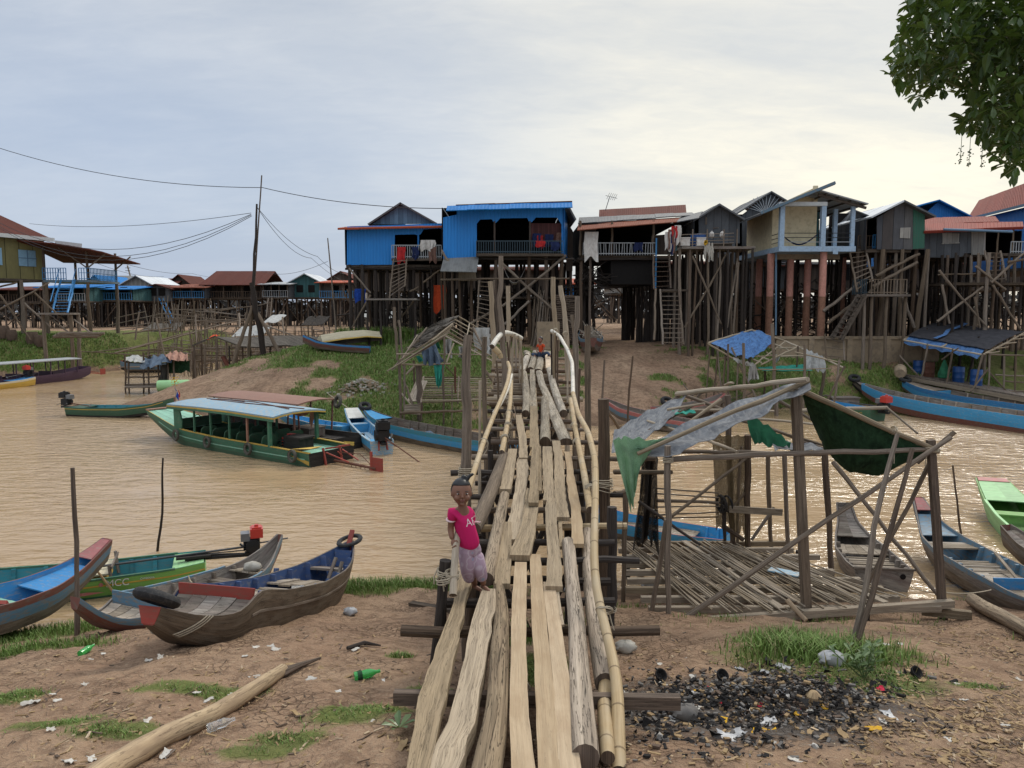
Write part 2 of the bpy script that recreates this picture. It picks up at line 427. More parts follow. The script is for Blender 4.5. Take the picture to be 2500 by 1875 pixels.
m_corr('c_blue',(.015,.215,.60),.19,depth=1.0,amt=.06,rough=.45,dirtamt=.22,dirt=(.01,.06,.17))
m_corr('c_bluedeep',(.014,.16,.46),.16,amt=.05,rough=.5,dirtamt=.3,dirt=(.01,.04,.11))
m_corr('c_blueroof',(.012,.17,.46),.2,amt=.05,rough=.7,spec=.15,dirtamt=.2)
m_corr('c_rust',(.12,.036,.025),.13,amt=.35,rust=(.085,.035,.025),rough=.8,spec=.1)
m_corr('c_rustlight',(.25,.085,.05),.13,amt=.35,rust=(.15,.06,.04),rough=.8,spec=.1)
m_corr('c_redtile',(.23,.036,.022),.22,amt=.25,rust=(.16,.04,.03),rough=.75,spec=.15,depth=.9)
m_corr('c_orange',(.42,.085,.035),.22,amt=.2,rust=(.22,.06,.04),rough=.7,spec=.2,depth=.9)
m_corr('c_zinc',(.36,.37,.37),.09,amt=.25,rust=(.16,.12,.09),rough=.5,spec=.4)
m_corr('c_zincbright',(.62,.64,.65),.09,amt=.12,rust=(.3,.24,.19),rough=.45,spec=.4)
m_corr('c_zincdark',(.12,.125,.13),.09,amt=.45,rust=(.07,.055,.05),rough=.6,spec=.3)
m_corr('c_asb',(.20,.20,.19),.16,amt=.4,rust=(.08,.08,.075),rough=.8,spec=.1)
m_corr('c_greensheet',(.02,.10,.06),.15,amt=.25,rough=.5)
m_planks('w_olive',(.27,.24,.10),(.12,.11,.055),1.2,amt=.35)
m_planks('w_grey',(.10,.105,.11),(.045,.045,.047),.45,amt=.5)
m_planks('w_patch',(.1,.1,.1),(.04,.038,.038),.62,amt=.45,cols=[(.10,.10,.105),(.075,.08,.09),(.12,.115,.11),(.085,.07,.062),(.065,.07,.085),(.11,.105,.1)])
m_planks('w_brown',(.09,.066,.05),(.035,.027,.022),.22,amt=.5)
m_planks('w_pale',(.34,.32,.28),(.16,.14,.12),.3,amt=.45)
m_planks('w_bluepale',(.16,.26,.36),(.07,.12,.18),.3,amt=.3)
m_planks('w_teal',(.05,.13,.13),(.025,.055,.055),.25,amt=.4)
m_planks('w_redbrown',(.13,.05,.045),(.06,.028,.026),.12,amt=.3)
m_plain('plaster_cream',(.72,.60,.38),.85,.2,var=.15,scale=1.5,dirt=(.3,.22,.12),dirtamt=.3)
m_plain('plaster_blue',(.34,.45,.56),.8,.2,var=.15,scale=3,dirt=(.2,.22,.24),dirtamt=.4)
m_plain('column_pink',(.58,.28,.215),.85,.2,var=.2,scale=3,dirt=(.34,.16,.12),dirtamt=.5)
m_plain('column_stain',(.30,.155,.1),.9,.15,var=.3,scale=4,dirt=(.16,.085,.055),dirtamt=.6)
m_plain('concrete',(.33,.25,.165),.9,.15,var=.2,scale=1.5,dirt=(.14,.11,.085),dirtamt=.5)
m_plain('white_trim',(.55,.56,.54),.7,.2,var=.2)
m_plain('shade_inside',(.02,.018,.017),.95,.05)  # near-black colour stands in for the shade inside rooms, openings and voids
m_plain('blue_rail',(.06,.24,.48),.55,.35,var=.25)
m_plain('pale_rail',(.35,.36,.36),.7,.25,var=.25)
m_plain('dark_rail',(.045,.07,.085),.6,.3,var=.25)
m_plain('shutter_blue',(.25,.42,.55),.6,.3,var=.25)
m_plain('iron_grey',(.10,.10,.10),.5,.4,.6,var=.3)
m_plain('iron_black',(.02,.02,.021),.5,.4,.2,var=.3)
m_plain('iron_rust',(.16,.07,.045),.75,.25,.1,var=.4,scale=14)
m_plain('motor_red',(.50,.05,.035),.35,.5,0,var=.15)
m_plain('motor_grey',(.22,.22,.22),.4,.5,.4,var=.25)
m_plain('rubber',(.022,.022,.023),.75,.3,0,var=.3,scale=10,dirt=(.09,.08,.07),dirtamt=.35)
m_plain('rubber_old',(.09,.085,.07),.9,.2,0,var=.3,scale=10,dirt=(.16,.14,.1),dirtamt=.5)
m_plain('rope',(.44,.37,.27),.9,.1,var=.3,scale=30)
m_plain('wire',(.03,.03,.032),.6,.3)
m_plain('char',(.026,.024,.023),.95,.1,var=.4,scale=30,dirt=(.06,.055,.05),dirtamt=.4)
m_plain('stone',(.17,.155,.14),.9,.2,var=.4,scale=9)
m_plain('barrel_blue',(.02,.08,.25),.4,.4)
m_plain('plastic_red',(.55,.05,.04),.4,.4)
m_plain('clay',(.13,.09,.065),.85,.2,var=.4)
m_plain('firewood',(.115,.083,.06),.9,.15,var=.45,scale=9)
m_cloth('tarp_grey',(.2,.205,.21),(.085,.09,.1),6,stain=(.29,.28,.265),stainamt=.5)
m_cloth('tarp_darkgreen',(.035,.085,.04),(.012,.03,.016),5,trans=.25,stain=(.05,.12,.06))
m_cloth('tarp_green',(.035,.17,.085),(.02,.085,.045),3,trans=.3)
m_cloth('net_green',(.30,.47,.31),(.2,.36,.22),5,trans=.35,alpha=(90,.40))
m_cloth('net_teal',(.04,.30,.22),(.02,.17,.13),4)
m_cloth('tarp_blue',(.085,.185,.37),(.045,.10,.22),2.5,stain=(.03,.04,.06),stainamt=.5)
m_cloth('tarp_bluegrey',(.11,.15,.20),(.06,.08,.11),3)
m_cloth('tarp_white',(.50,.50,.47),(.33,.32,.30),3,trans=.2)
m_cloth('shade_net',(.052,.05,.054),(.028,.027,.03),3,fine=120)
m_cloth('net_dark',(.05,.042,.034),(.025,.02,.017),5,alpha=(70,.44))
m_cloth('net_brown',(.16,.115,.06),(.09,.065,.035),5,alpha=(110,.47))
m_cloth('c_red',(.45,.03,.03),None,5)
m_cloth('c_navy',(.02,.03,.09),None,5)
m_cloth('c_white',(.60,.57,.52),(.42,.38,.34),5)
m_cloth('c_brown',(.18,.10,.075),None,5)
m_cloth('c_royal',(.02,.07,.35),None,5)
m_cloth('c_peach',(.52,.30,.22),(.36,.19,.14),5,trans=.2)
m_cloth('c_orange_red',(.62,.09,.025),(.45,.05,.02),6)
m_cloth('sack',(.45,.42,.36),(.30,.27,.22),6)
m_cloth('paper',(.6,.57,.51),(.34,.3,.25),8)
m_cloth('leaf_dry',(.36,.25,.13),(.2,.13,.07),8)
m_cloth('wrap_yellow',(.62,.36,.02),(.45,.24,.03),8)
m_cloth('wrap_red',(.50,.03,.06),(.3,.02,.03),8)
m_cloth('film',(.42,.42,.42),(.25,.25,.25),6,rough=.35)
m_plain('skin',(.20,.095,.058),.55,.35,var=.12,scale=12)
m_plain('hair',(.008,.007,.007),.45,.4,var=.2)
m_plain('eye_white',(.5,.47,.43),.3,.5,var=.05);m_plain('eye_dark',(.008,.006,.005),.2,.6,var=.05);m_plain('lips',(.18,.065,.05),.45,.4,var=.1)
m_cloth('shirt_pink',(.62,.02,.14),(.48,.015,.10),7)
m_plain('print_white',(.68,.52,.52),.85,.2,var=.1);m_plain('jeans',(.05,.07,.11),.9,.1)
t=NT('trousers');o=t.obj();vo=t.n('ShaderNodeTexVoronoi');t.l(o,vo.inputs['Vector']);vo.inputs['Scale'].default_value=11
d=vo.outputs['Distance'];ring=t.ramp(d,[(.22,1),(.25,0),(.42,0),(.46,1),(.54,1),(.58,0)])
c=t.mix(t.math('MULTIPLY',ring,.5),(.34,.24,.29),(.50,.42,.45));wn=t.n('ShaderNodeTexWhiteNoise');t.l(vo.outputs['Position'],wn.inputs['Vector'])
inn=t.ramp(d,[(.2,1),(.24,0)]);c=t.mix(t.math('MULTIPLY',inn,.55),c,t.ramp(wn.outputs[0],[(0,(.10,.20,.30)),(.4,(.42,.18,.18)),(.7,(.3,.22,.3))],'CONSTANT'));t.fin(c,.9,.15)
for nm,cc in(('glass_green',(.08,.55,.12)),('plastic_clear',(.9,.93,.93))):
 t=NT(nm);t.fin(cc,.15,.5);t.b.inputs['Transmission Weight'].default_value=.9 if nm=='plastic_clear' else .5
for nm,ca,cb in(('leaf_tree',(.03,.058,.012),(.085,.13,.026)),('leaf_weed',(.10,.16,.06),(.16,.22,.09))):
 t=NT(nm);ti=t.attr('tint').outputs['Fac'];c=t.mix(ti,ca,cb);t.fin(c,.35,.4)
 tr=t.n('ShaderNodeBsdfTranslucent');t.l(t.mix(.5,c,(.2,.3,.03)),tr.inputs[0]);mx=t.n('ShaderNodeMixShader');mx.inputs[0].default_value=.22
 t.l(t.b.outputs[0],mx.inputs[1]);t.l(tr.outputs[0],mx.inputs[2]);t.l(mx.outputs[0],t.out.inputs[0])
t=NT('grass_blade');ti=t.attr('tint').outputs['Fac'];c=t.ramp(ti,[(0,(.075,.12,.025)),(.5,(.14,.22,.045)),(.85,(.2,.28,.08)),(1,(.25,.21,.10))]);t.fin(c,.6,.25)
SUN_AZ,SUN_EL=rad(32),rad(42)
w=bpy.data.worlds.new('World');S.world=w;w.use_nodes=True
nt=w.node_tree;nt.nodes.clear()
def N_(typ,**k):
 x=nt.nodes.new(typ)
 for a,b in k.items():setattr(x,a,b)
 return x
L_=nt.links.new
def mth(op,a,b=0.0,clampit=False):
 x=N_('ShaderNodeMath',operation=op);x.use_clamp=clampit
 for i,v in((0,a),(1,b)):
  if isinstance(v,bpy.types.NodeSocket):L_(v,x.inputs[i])
  else:x.inputs[i].default_value=v
 return x.outputs[0]
def mixc(f,a,b):
 x=N_('ShaderNodeMix',data_type='RGBA')
 for i,v in((0,f),(6,a),(7,b)):
  if isinstance(v,bpy.types.NodeSocket):L_(v,x.inputs[i])
  elif i==0:x.inputs[0].default_value=v
  else:x.inputs[i].default_value=(*v,1)
 return x.outputs[2]
def rampw(f,stops):
 x=N_('ShaderNodeValToRGB');L_(f,x.inputs[0]);e=x.color_ramp.elements
 while len(e)>1:e.remove(e[-1])
 for i,(p,c)in enumerate(stops):
  k=e[0]if i==0 else e.new(p);k.position=p;k.color=(c,c,c,1)if not hasattr(c,'__len__')else(*c,1)
 return x.outputs[0]
outw=N_('ShaderNodeOutputWorld');bg=N_('ShaderNodeBackground');L_(bg.outputs[0],outw.inputs[0])
sky=N_('ShaderNodeTexSky',sky_type='NISHITA',sun_disc=False,sun_elevation=SUN_EL,sun_rotation=SUN_AZ)
sky.air_density=1.2;sky.dust_density=2.0
tc=N_('ShaderNodeTexCoord');sp_=N_('ShaderNodeSeparateXYZ');L_(tc.outputs['Generated'],sp_.inputs[0])
zz=mth('MAXIMUM',sp_.outputs[2],.0)
den=mth('ADD',zz,.22)
px_=mth('DIVIDE',sp_.outputs[0],den);py_=mth('DIVIDE',sp_.outputs[1],den)
cb=N_('ShaderNodeCombineXYZ');L_(px_,cb.inputs[0]);L_(py_,cb.inputs[1])
def skynoise(scale,stretch,rot,detail,rough,dist,loc=(0,0,0)):
 mp=N_('ShaderNodeMapping');L_(cb.outputs[0],mp.inputs[0]);mp.inputs['Scale'].default_value=stretch;mp.inputs['Rotation'].default_value=(0,0,rot);mp.inputs['Location'].default_value=loc
 x=N_('ShaderNodeTexNoise');L_(mp.outputs[0],x.inputs['Vector']);x.inputs['Scale'].default_value=scale;x.inputs['Detail'].default_value=detail
 x.inputs['Roughness'].default_value=rough;x.inputs['Distortion'].default_value=dist;return x.outputs[0]
big=skynoise(.62,(1,1.5,1),rad(-24),5,.5,.5,(3.1,.7,0))
mid_=skynoise(1.5,(.8,2.2,1),rad(-28),7,.6,.4,(8,3,0))
fine=skynoise(9,(1,2.0,1),rad(-20),6,.62,.6,(1,1,0))
sd=V(math.sin(SUN_AZ)*math.cos(rad(17)),math.cos(SUN_AZ)*math.cos(rad(17)),math.sin(rad(17)))
vm=N_('ShaderNodeVectorMath',operation='DOT_PRODUCT');L_(tc.outputs['Generated'],vm.inputs[0]);vm.inputs[1].default_value=sd
warm=rampw(vm.outputs['Value'],[(.55,0),(.80,.30),(.93,.85),(1,1)])
cl=mth('ADD',mth('MULTIPLY',big,.55),mth('ADD',mth('MULTIPLY',mid_,.33),mth('MULTIPLY',fine,.12)))
clm=rampw(cl,[(.38,0),(.49,.45),(.59,1)])
grey=mixc(clm,(3.85,4.35,5.15),(5.8,6.05,6.35))
glow=mixc(clm,(5.7,5.85,5.7),(9.0,8.4,6.8))
cloud=mixc(warm,grey,glow)
low=rampw(sp_.outputs[2],[(0,1),(.2,.75),(.42,0)])
bluelow=mth('MULTIPLY',low,mth('SUBTRACT',1,warm))
cloud=mixc(mth('MULTIPLY',bluelow,.62),cloud,(3.9,4.9,6.8))
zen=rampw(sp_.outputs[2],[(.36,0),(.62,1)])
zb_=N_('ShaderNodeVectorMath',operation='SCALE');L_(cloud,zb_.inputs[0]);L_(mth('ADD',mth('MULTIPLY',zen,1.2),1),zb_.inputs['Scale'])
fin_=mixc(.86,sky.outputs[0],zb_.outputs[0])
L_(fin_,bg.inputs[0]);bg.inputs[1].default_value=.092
sl=bpy.data.lights.new('sun','SUN');sl.energy=1.3;sl.angle=rad(14);sl.color=(1,.94,.84)
so=bpy.data.objects.new('sun',sl);COL.objects.link(so)
so.rotation_euler=(math.pi/2-SUN_EL,0,-SUN_AZ+math.pi);so.location=(20,20,60)
dirv=V(math.sin(SUN_AZ)*math.cos(SUN_EL),math.cos(SUN_AZ)*math.cos(SUN_EL),math.sin(SUN_EL))
so.rotation_euler=dirv.to_track_quat('Z','Y').to_euler()
S.view_settings.view_transform='Standard';S.view_settings.look='None';S.view_settings.gamma=1;S.view_settings.exposure=.36
try:S.cycles.use_denoising=True;S.cycles.max_bounces=6;S.cycles.transparent_max_bounces=12
except Exception:pass
ASH=gnd(1800,1735)[:2]
def gpatch(x,y,cx,cy,rx,ry):
 d=math.hypot((x-cx)/rx,(y-cy)/ry);return clamp(1.25-d)
GP=[]
for(px,py,rx,ry)in[(2000,1600,1.25,.75),(1900,1560,.7,.5),(2120,1660,.8,.6),(500,1690,.75,.22),(880,1745,.55,.3),(300,1790,.5,.22),(140,1770,.5,.2),(700,1810,.4,.2),(1050,1690,.3,.18),(1330,1640,.4,.7),
      (980,1600,.2,.15),(30,1700,.4,.25),(620,1850,.4,.12),(2380,1680,.4,.12),(1240,1560,.6,.5),(60,1590,1.2,.4),(1560,1415,.4,.7)]:
 p=gnd(px,py);GP.append((p.x,p.y,rx,ry))
def grassm(x,y,h):
 n=fbm(x*.8+3,y*.8,3);g=0
 if y<16:
  b=interp(YN,x)-y
  if x<-.2 and b>0:g=clamp((1.75 if x>-4 else 1.7)-b+n*.5)*(1 if x>-3.6 else .85)
  if x>7.5:g=max(g,.4*clamp(1.2-b+n))
  for c in GP:g=max(g,gpatch(x,y,*c)*.95+n*.15 if gpatch(x,y,*c)>0 else 0)
  if-.2<=x<7.5 and y>9.3:g=max(g,clamp(.15+n*.7)*.6)
 elif y<66 and x>-22:
  k=sstep(-11.5,-7.5,x+n*2.5)*(1-sstep(-4,2.5,x+n*4))
  top=sstep(1.6,2.5,h+n*.5)
  g=max(k*.9,top*.85)
  if x<-12:g=max(top*.6,clamp((37.9-y)*.5)*.9 if x<-16 and y<39.5 else 0)
  if x>-2:
   g=max(g,0);k2=sstep(-2,2,x);g0=g;g=clamp(.30+n*1.1-.3*sstep(6,9,x)*(1-sstep(10,13,x)))
   dpath=abs(x-interp([(33,5),(40,6.2),(46,6.6),(60,8.5)],y));g*=sstep(1.2,3.2,dpath+n)
   if x>11:g=clamp(.8+n*.6)*(1-sstep(44.5,46,y))
   g=lerp(g0,g,k2)
   if y>46:g*=.25
  g=clamp(g+n*.25)
 elif x<-18 and y<80:
  g=clamp(.95+n*.5)*sstep(.15,.6,h)
 else:g=clamp(.1+n*.5)
 return clamp(g)*(1 if h>.02 else 0)
ys=[-6.0]
while ys[-1]<150:ys.append(ys[-1]+(.10 if 3.5<ys[-1]<14.5 else .3 if ys[-1]<28 else .24 if ys[-1]<48 else .5 if ys[-1]<70 else 1.5))
ys+=[170,200,260,350,500,800,1300,2500]
NX=300
us=[-1+2*i/NX for i in range(NX+1)]
gm=MB();P=[];GA=[];AA=[]
for y in ys:
 hw=max(9,(abs(y)+3)*.82)
 for u in us:
  x=u*hw;h=gh(x,y)
  if y<16:h+=fbm(x*5,y*5,2)*.018+fbm(x*2.2+5,y*2.2,2)*.03
  P.append((x,y,h));GA.append(grassm(x,y,h))
  AA.append(clamp(1.35-math.hypot((x-ASH[0])/1.75,(y-ASH[1])/.85)+fbm(x*2,y*2)*.35)if y<11 else 0)
n1=NX+1;F=[(j*n1+i,j*n1+i+1,(j+1)*n1+i+1,(j+1)*n1+i)for j in range(len(ys)-1)for i in range(NX)]
me=bpy.data.meshes.new('ground');me.from_pydata(P,[],F)
for nm,arr in(('grass',GA),('ash',AA)):
 a_=me.attributes.new(nm,'FLOAT','POINT');a_.data.foreach_set('value',np.array(arr,dtype=np.float32))
me.polygons.foreach_set('use_smooth',np.ones(len(F),dtype=bool))
t=NT('ground');pos=t.pos();sz=t.n('ShaderNodeSeparateXYZ');t.l(pos,sz.inputs[0])
nA=t.noise(pos,.55,6,.6);nB=t.noise(pos,5,6,.65);nC=t.noise(pos,28,5,.6)
dirt=t.mix(t.ramp(nA,[(.3,0),(.7,1)]),(.275,.17,.108),(.385,.262,.168))
dirt=t.mix(t.math('MULTIPLY',t.ramp(nB,[(.38,1),(.55,0)]),.55),dirt,(.115,.068,.044))
dirt=t.mix(t.math('MULTIPLY',t.ramp(nC,[(.52,0),(.68,1)]),.5),dirt,(.42,.315,.21))
vo=t.n('ShaderNodeTexVoronoi',feature='DISTANCE_TO_EDGE');wv=t.n('ShaderNodeVectorMath',operation='ADD');t.l(pos,wv.inputs[0])
nd=t.n('ShaderNodeTexNoise');t.l(pos,nd.inputs['Vector']);nd.inputs['Scale'].default_value=6;nd.inputs['Detail'].default_value=3
vs=t.n('ShaderNodeVectorMath',operation='SCALE');t.l(nd.outputs['Color'],vs.inputs[0]);vs.inputs['Scale'].default_value=.16;t.l(vs.outputs[0],wv.inputs[1])
t.l(t.mapping(wv.outputs[0],(1,1.15,.3)),vo.inputs['Vector']);vo.inputs['Scale'].default_value=9.5
crk=t.math('MULTIPLY',t.ramp(vo.outputs['Distance'],[(0,1),(.035,.7),(.09,0)]),t.ramp(t.noise(pos,.9,4,.6),[(.42,0),(.66,1)]))
dirt=t.mix(t.math('MULTIPLY',crk,.5),dirt,(.075,.045,.03))
wet=t.ramp(sz.outputs[2],[(.0,1),(.14,.75),(.4,0)])
dirt=t.mix(t.math('MULTIPLY',wet,.6),dirt,(.10,.066,.044))
ga=t.attr('grass').outputs['Fac'];gmask=t.ramp(t.math('ADD',ga,t.math('MULTIPLY',t.math('SUBTRACT',nB,.5),.9)),[(.32,0),(.62,1)])
gcol=t.mix(t.ramp(nB,[(.3,0),(.7,1)]),(.065,.10,.02),(.14,.19,.04));gcol=t.mix(t.math('MULTIPLY',t.ramp(nA,[(.4,0),(.65,1)]),.5),gcol,(.13,.115,.05))
col=t.mix(t.math('MULTIPLY',gmask,.85),dirt,gcol)
aa=t.attr('ash').outputs['Fac'];am=t.ramp(t.math('ADD',aa,t.math('MULTIPLY',t.math('SUBTRACT',nC,.5),.8)),[(.3,0),(.75,1)])
ashc=t.mix(t.ramp(nC,[(.4,0),(.72,1)]),(.035,.032,.03),(.17,.155,.14));col=t.mix(t.math('MULTIPLY',am,.9),col,ashc)
hb=t.math('ADD',t.math('ADD',t.math('MULTIPLY',nB,1.0),t.math('MULTIPLY',nC,.6)),t.math('MULTIPLY',crk,-.5))
t.bump(hb,.9,.08);t.fin(col,.95,.12)
me.materials.append(M['ground'])
go=bpy.data.objects.new('ground',me);COL.objects.link(go);kind(go,'structure')
t=NT('water');pos=t.pos()
w1=t.noise(t.mapping(pos,(.75,1.75,1),(0,0,0),(0,0,rad(6))),1.7,3,.5,.25);w2=t.noise(t.mapping(pos,(1,2.4,1),(4,2,0),(0,0,rad(-10))),2.9,3,.55,.5)
w3=t.noise(t.mapping(pos,(.06,.1,1)),1.0,3)
amp=t.ramp(w3,[(.38,.22),(.62,1.15)])
hw_=t.math('MULTIPLY',t.math('ADD',w1,t.math('MULTIPLY',w2,.4)),amp)
c=t.mix(t.ramp(w3,[(.3,0),(.7,1)]),(.38,.258,.142),(.43,.302,.175));t.bump(hw_,.8,.2);t.fin(c,.09,.5);t.b.inputs['IOR'].default_value=1.33
wb=MB();xs=[-400,-60,-30,-12,0,12,30,60,400];yy=[8,14,22,32,45,62,100]
wb.grid([[V(x,y,0)for y in yy]for x in xs]);wo=wb.build('water','water');kind(wo,'structure')
ZB=[(3.5,2.33),(5.5,2.25),(7.5,2.25),(10,2.35),(14,2.5),(18,2.75),(22,3.05),(26,3.43),(27.5,3.5),(34,3.25)]
def deck(x,y,dz=0):
 d=8.0
 for _ in range(60):
  r=ray(x,y);p=at(x,y,d);tgt=interp(ZB,d)+dz
  nd=(tgt-CAMZ)/r.z*r.y
  d=lerp(d,clamp(nd,3,33),.5)
 return at(x,y,d)
br=thing('footbridge','long rickety footbridge of planks, logs and bamboo rails across the brown river','footbridge',(0,16,2.4))
def wobble_plank(name,pts,w,th,mat,taper=1.0,raise_=0,rough=.012):
 """a sawn plank through points on the deck; edges slightly uneven"""
 m=MB();pts=[Vector(p)for p in pts];L=sum((b-a).length for a,b in zip(pts,pts[1:]));n=max(3,int(L/.22))
 P=[];t=R.random();ph=R.random()*9
 for i in range(n+1):
  f=i/n*(len(pts)-1);k=min(int(f),len(pts)-2);c=pts[k].lerp(pts[k+1],f-k)
  d=(pts[k+1]-pts[k]).normalized();X=d.cross(V(0,0,1)).normalized();Z=X.cross(d)
  ww=w*lerp(1,taper,i/n)/2
  l=ww+R.gauss(0,rough*.5)+math.sin(ph+i*.5)*rough;r=ww+R.gauss(0,rough*.5)+math.cos(ph*2+i*.4)*rough
  z=Z*(raise_+R.gauss(0,.002))
  P.append((c-X*l+z,c+X*r+z,c+X*r+z-Z*th,c-X*l+z-Z*th))
 u0,v0=R.random()*30,R.random()*30;b0=0
 for q in P:m.v.extend([tuple(p)for p in q])
 wd=[0,w,w+th,2*w+th,2*w+2*th];ll=L/n
 for i in range(n):
  for j in range(4):
   j2=(j+1)% 4
   m.face([i*4+j,(i+1)*4+j,(i+1)*4+j2,i*4+j2],[(u0+wd[j],v0+i*ll),(u0+wd[j],v0+(i+1)*ll),(u0+wd[j+1],v0+(i+1)*ll),(u0+wd[j+1],v0+i*ll)],t)
 for i,rv in((0,False),(n,True)):
  idx=[i*4+j for j in range(4)];uv=[(u0,v0),(u0+w,v0),(u0+w,v0+th),(u0,v0+th)]
  if rv:idx.reverse();uv.reverse()
  m.face(idx,uv,t)
 return m.build(name,mat,br)
def blog(pts,r,mat,name='log',n=12,lump=.1,sq=None,t=None,capm='pole_brown'):
 m=MB();pts=[Vector(p)for p in pts];path=[];rr=[]
 if not hasattr(r,'__len__'):r=[r]*len(pts)
 for k in range(len(pts)-1):
  s=max(2,int((pts[k+1]-pts[k]).length/.18))
  for i in range(s):
   f=i/s;path.append(pts[k].lerp(pts[k+1],f));rr.append(lerp(r[k],r[k+1],f)*(1+R.uniform(-lump,lump)*.6))
 path.append(pts[-1]);rr.append(r[-1])
 for _ in range(2):
  path=[path[0]]+[(path[i-1]+path[i]*2+path[i+1])/4 for i in range(1,len(path)-1)]+[path[-1]]
  rr=[rr[0]]+[(rr[i-1]+rr[i]*2+rr[i+1])/4 for i in range(1,len(rr)-1)]+[rr[-1]]
 m.tube(path,rr,n,True,t,0,sq,1)
 return m.build(name,[mat,capm],br,smooth=True)
def dk(*xy,dz=0):return[deck(x,y,dz)for x,y in xy]
wobble_plank('plank',dk((1012,1920),(1058,1690),(1100,1540),(1142,1402)),.165,.07,'plank_old',.85,rough=.014)
wobble_plank('plank',dk((1072,1930),(1125,1740),(1165,1560),(1201,1437)),.20,.13,'plank_old',.72,rough=.02)
blog(dk((1176,1950),(1192,1860),(1214,1740),(1219,1600),(1226,1500),(1217,1425),dz=-.04),[.10,.095,.08,.08,.07,.055],'log_cracked')
wobble_plank('plank',dk((1281,1930),(1266,1680),(1266,1500),(1272,1373)),.135,.06,'plank_new',.95,rough=.004)
wobble_plank('plank',dk((1345,1930),(1325,1640),(1312,1440),(1306,1352)),.135,.06,'plank_new',.9,rough=.004)
wobble_plank('plank',dk((1398,1930),(1373,1690),(1352,1520),(1341,1420)),.135,.06,'plank_new',.85,rough=.004)
blog(dk((1429,1850),(1415,1660),(1408,1520),(1394,1400),(1387,1326),dz=-.03),[.092,.082,.078,.075,.08],'log_cracked')
blog(dk((1478,1668),(1455,1540),(1442,1420),(1434,1300),dz=-.14),[.09,.08,.085,.075],'log_cracked')
blog(dk((1484,1850),(1474,1720),(1480,1650),dz=-.16),[.05,.055,.055],'bamboo')
wobble_plank('plank',dk((1226,1427),(1231,1350),(1232,1276)),.165,.06,'plank_old',1,.01,.004)
blog(dk((1188,1415),(1198,1370),(1215,1290),(1232,1210),dz=.0),[.075,.08,.078,.07],'log_cracked')
blog(dk((1158,1292),(1180,1245),(1205,1185),(1222,1135),(1230,1112),dz=.03),[.085,.1,.1,.09,.08],'pole_grey')
wobble_plank('plank',dk((1256,1316),(1267,1220),(1275,1150),(1276,1116)),.19,.06,'plank_old',.9,0,.012)
wobble_plank('plank',dk((1234,1202),(1242,1155),(1252,1102)),.165,.07,'plank_old',1,.05,.004)
wobble_plank('plank',dk((1279,1120),(1275,1070),(1267,1015)),.155,.05,'plank_old',.9,.02,.006)
wobble_plank('plank',dk((1273,1366),(1289,1280),(1303,1200)),.215,.065,'plank_old',.75,.05,.016)
wobble_plank('plank',dk((1301,1246),(1305,1170),(1307,1099)),.13,.05,'plank_old',.95,.11,.005)
wobble_plank('plank',dk((1317,1206),(1319,1140),(1318,1095)),.055,.05,'plank_old',.8,.05,.003)
wobble_plank('plank',dk((1305,1097),(1303,1020),(1302,950)),.175,.05,'plank_old',.95,.04,.006)
wobble_plank('plank',dk((1341,1223),(1338,1150),(1335,1091)),.175,.06,'plank_old',.95,.01,.008)
wobble_plank('plank',dk((1353,1440),(1350,1330),(1346,1221)),.155,.06,'plank_old',.9,.04,.012)
wobble_plank('plank',dk((1373,1268),(1366,1170),(1359,1080)),.165,.055,'plank_old',.85,.035,.01)
wobble_plank('plank',dk((1413,1332),(1399,1200),(1385,1105)),.14,.05,'plank_new',.8,.02,.01)
wobble_plank('plank',dk((1371,1330),(1368,1265)),.05,.04,'plank_old',1,-.02,.003)
wobble_plank('plank',dk((1391,1250),(1380,1180)),.05,.05,'beam_dark',1,-.03,.003)
for a,b in(((1361,1500),(1354,1432)),((1368,1496),(1362,1436)),((1373,1520),(1356,1420))):wobble_plank('splinter',dk(a,b),.028,.02,'plank_old',.6,-.02,.004)
F_='log_pitted'
blog(dk((1283,1010),(1286,985),(1284,945),(1279,912)),[.09,.095,.1,.1],F_)
blog(dk((1273,908),(1281,890),(1288,869)),[.1,.105,.11],F_);blog(dk((1295,904),(1301,885),(1305,869)),[.11,.11,.1],F_)
wobble_plank('plank',dk((1302,996),(1301,950),(1299,906)),.155,.06,F_,.9,.05,.006)
blog(dk((1331,1079),(1331,1030),(1331,975)),[.105,.095,.105],F_);blog(dk((1382,1078),(1352,1010),(1335,965),(1322,935),(1316,908)),[.125,.12,.11,.1,.1],F_,sq=.55)
blog(dk((1313,906),(1318,890),(1319,870)),[.12,.12,.12],F_,sq=.6)
blog(dk((1376,1010),(1362,975),(1352,945),(1342,903)),[.1,.1,.1,.1],F_)
wobble_plank('plank',dk((1340,902),(1337,866)),.19,.07,'plank_new',.95,.06,.004)
blog([V(.5,26,3.45),V(.6,28,3.45),V(.6,33.5,3.2)],.1,F_);blog([V(.95,26,3.45),V(1.0,28,3.45),V(1.0,33.5,3.2)],.1,F_);blog([V(1.3,26,3.43),V(1.4,28,3.45),V(1.4,33.5,3.2)],.1,F_)
def cross(y,xl,xr,r,mat,dz=-.13,sq=False,tilt=0):
 a=deck(xl,y+tilt,dz);b=deck(xr,y-tilt,dz);m=MB()
 if sq:m.bar(a,b,r*1.6,r*2.2)
 else:m.wood(a,b,r,r*.85,.01,8)
 m.build('crossbeam',mat,br,smooth=not sq)
cross(1708,962,1660,.045,'pole_brown',-.15,True,-6)
cross(1539,980,1610,.055,'pole_brown',-.17,False,0)
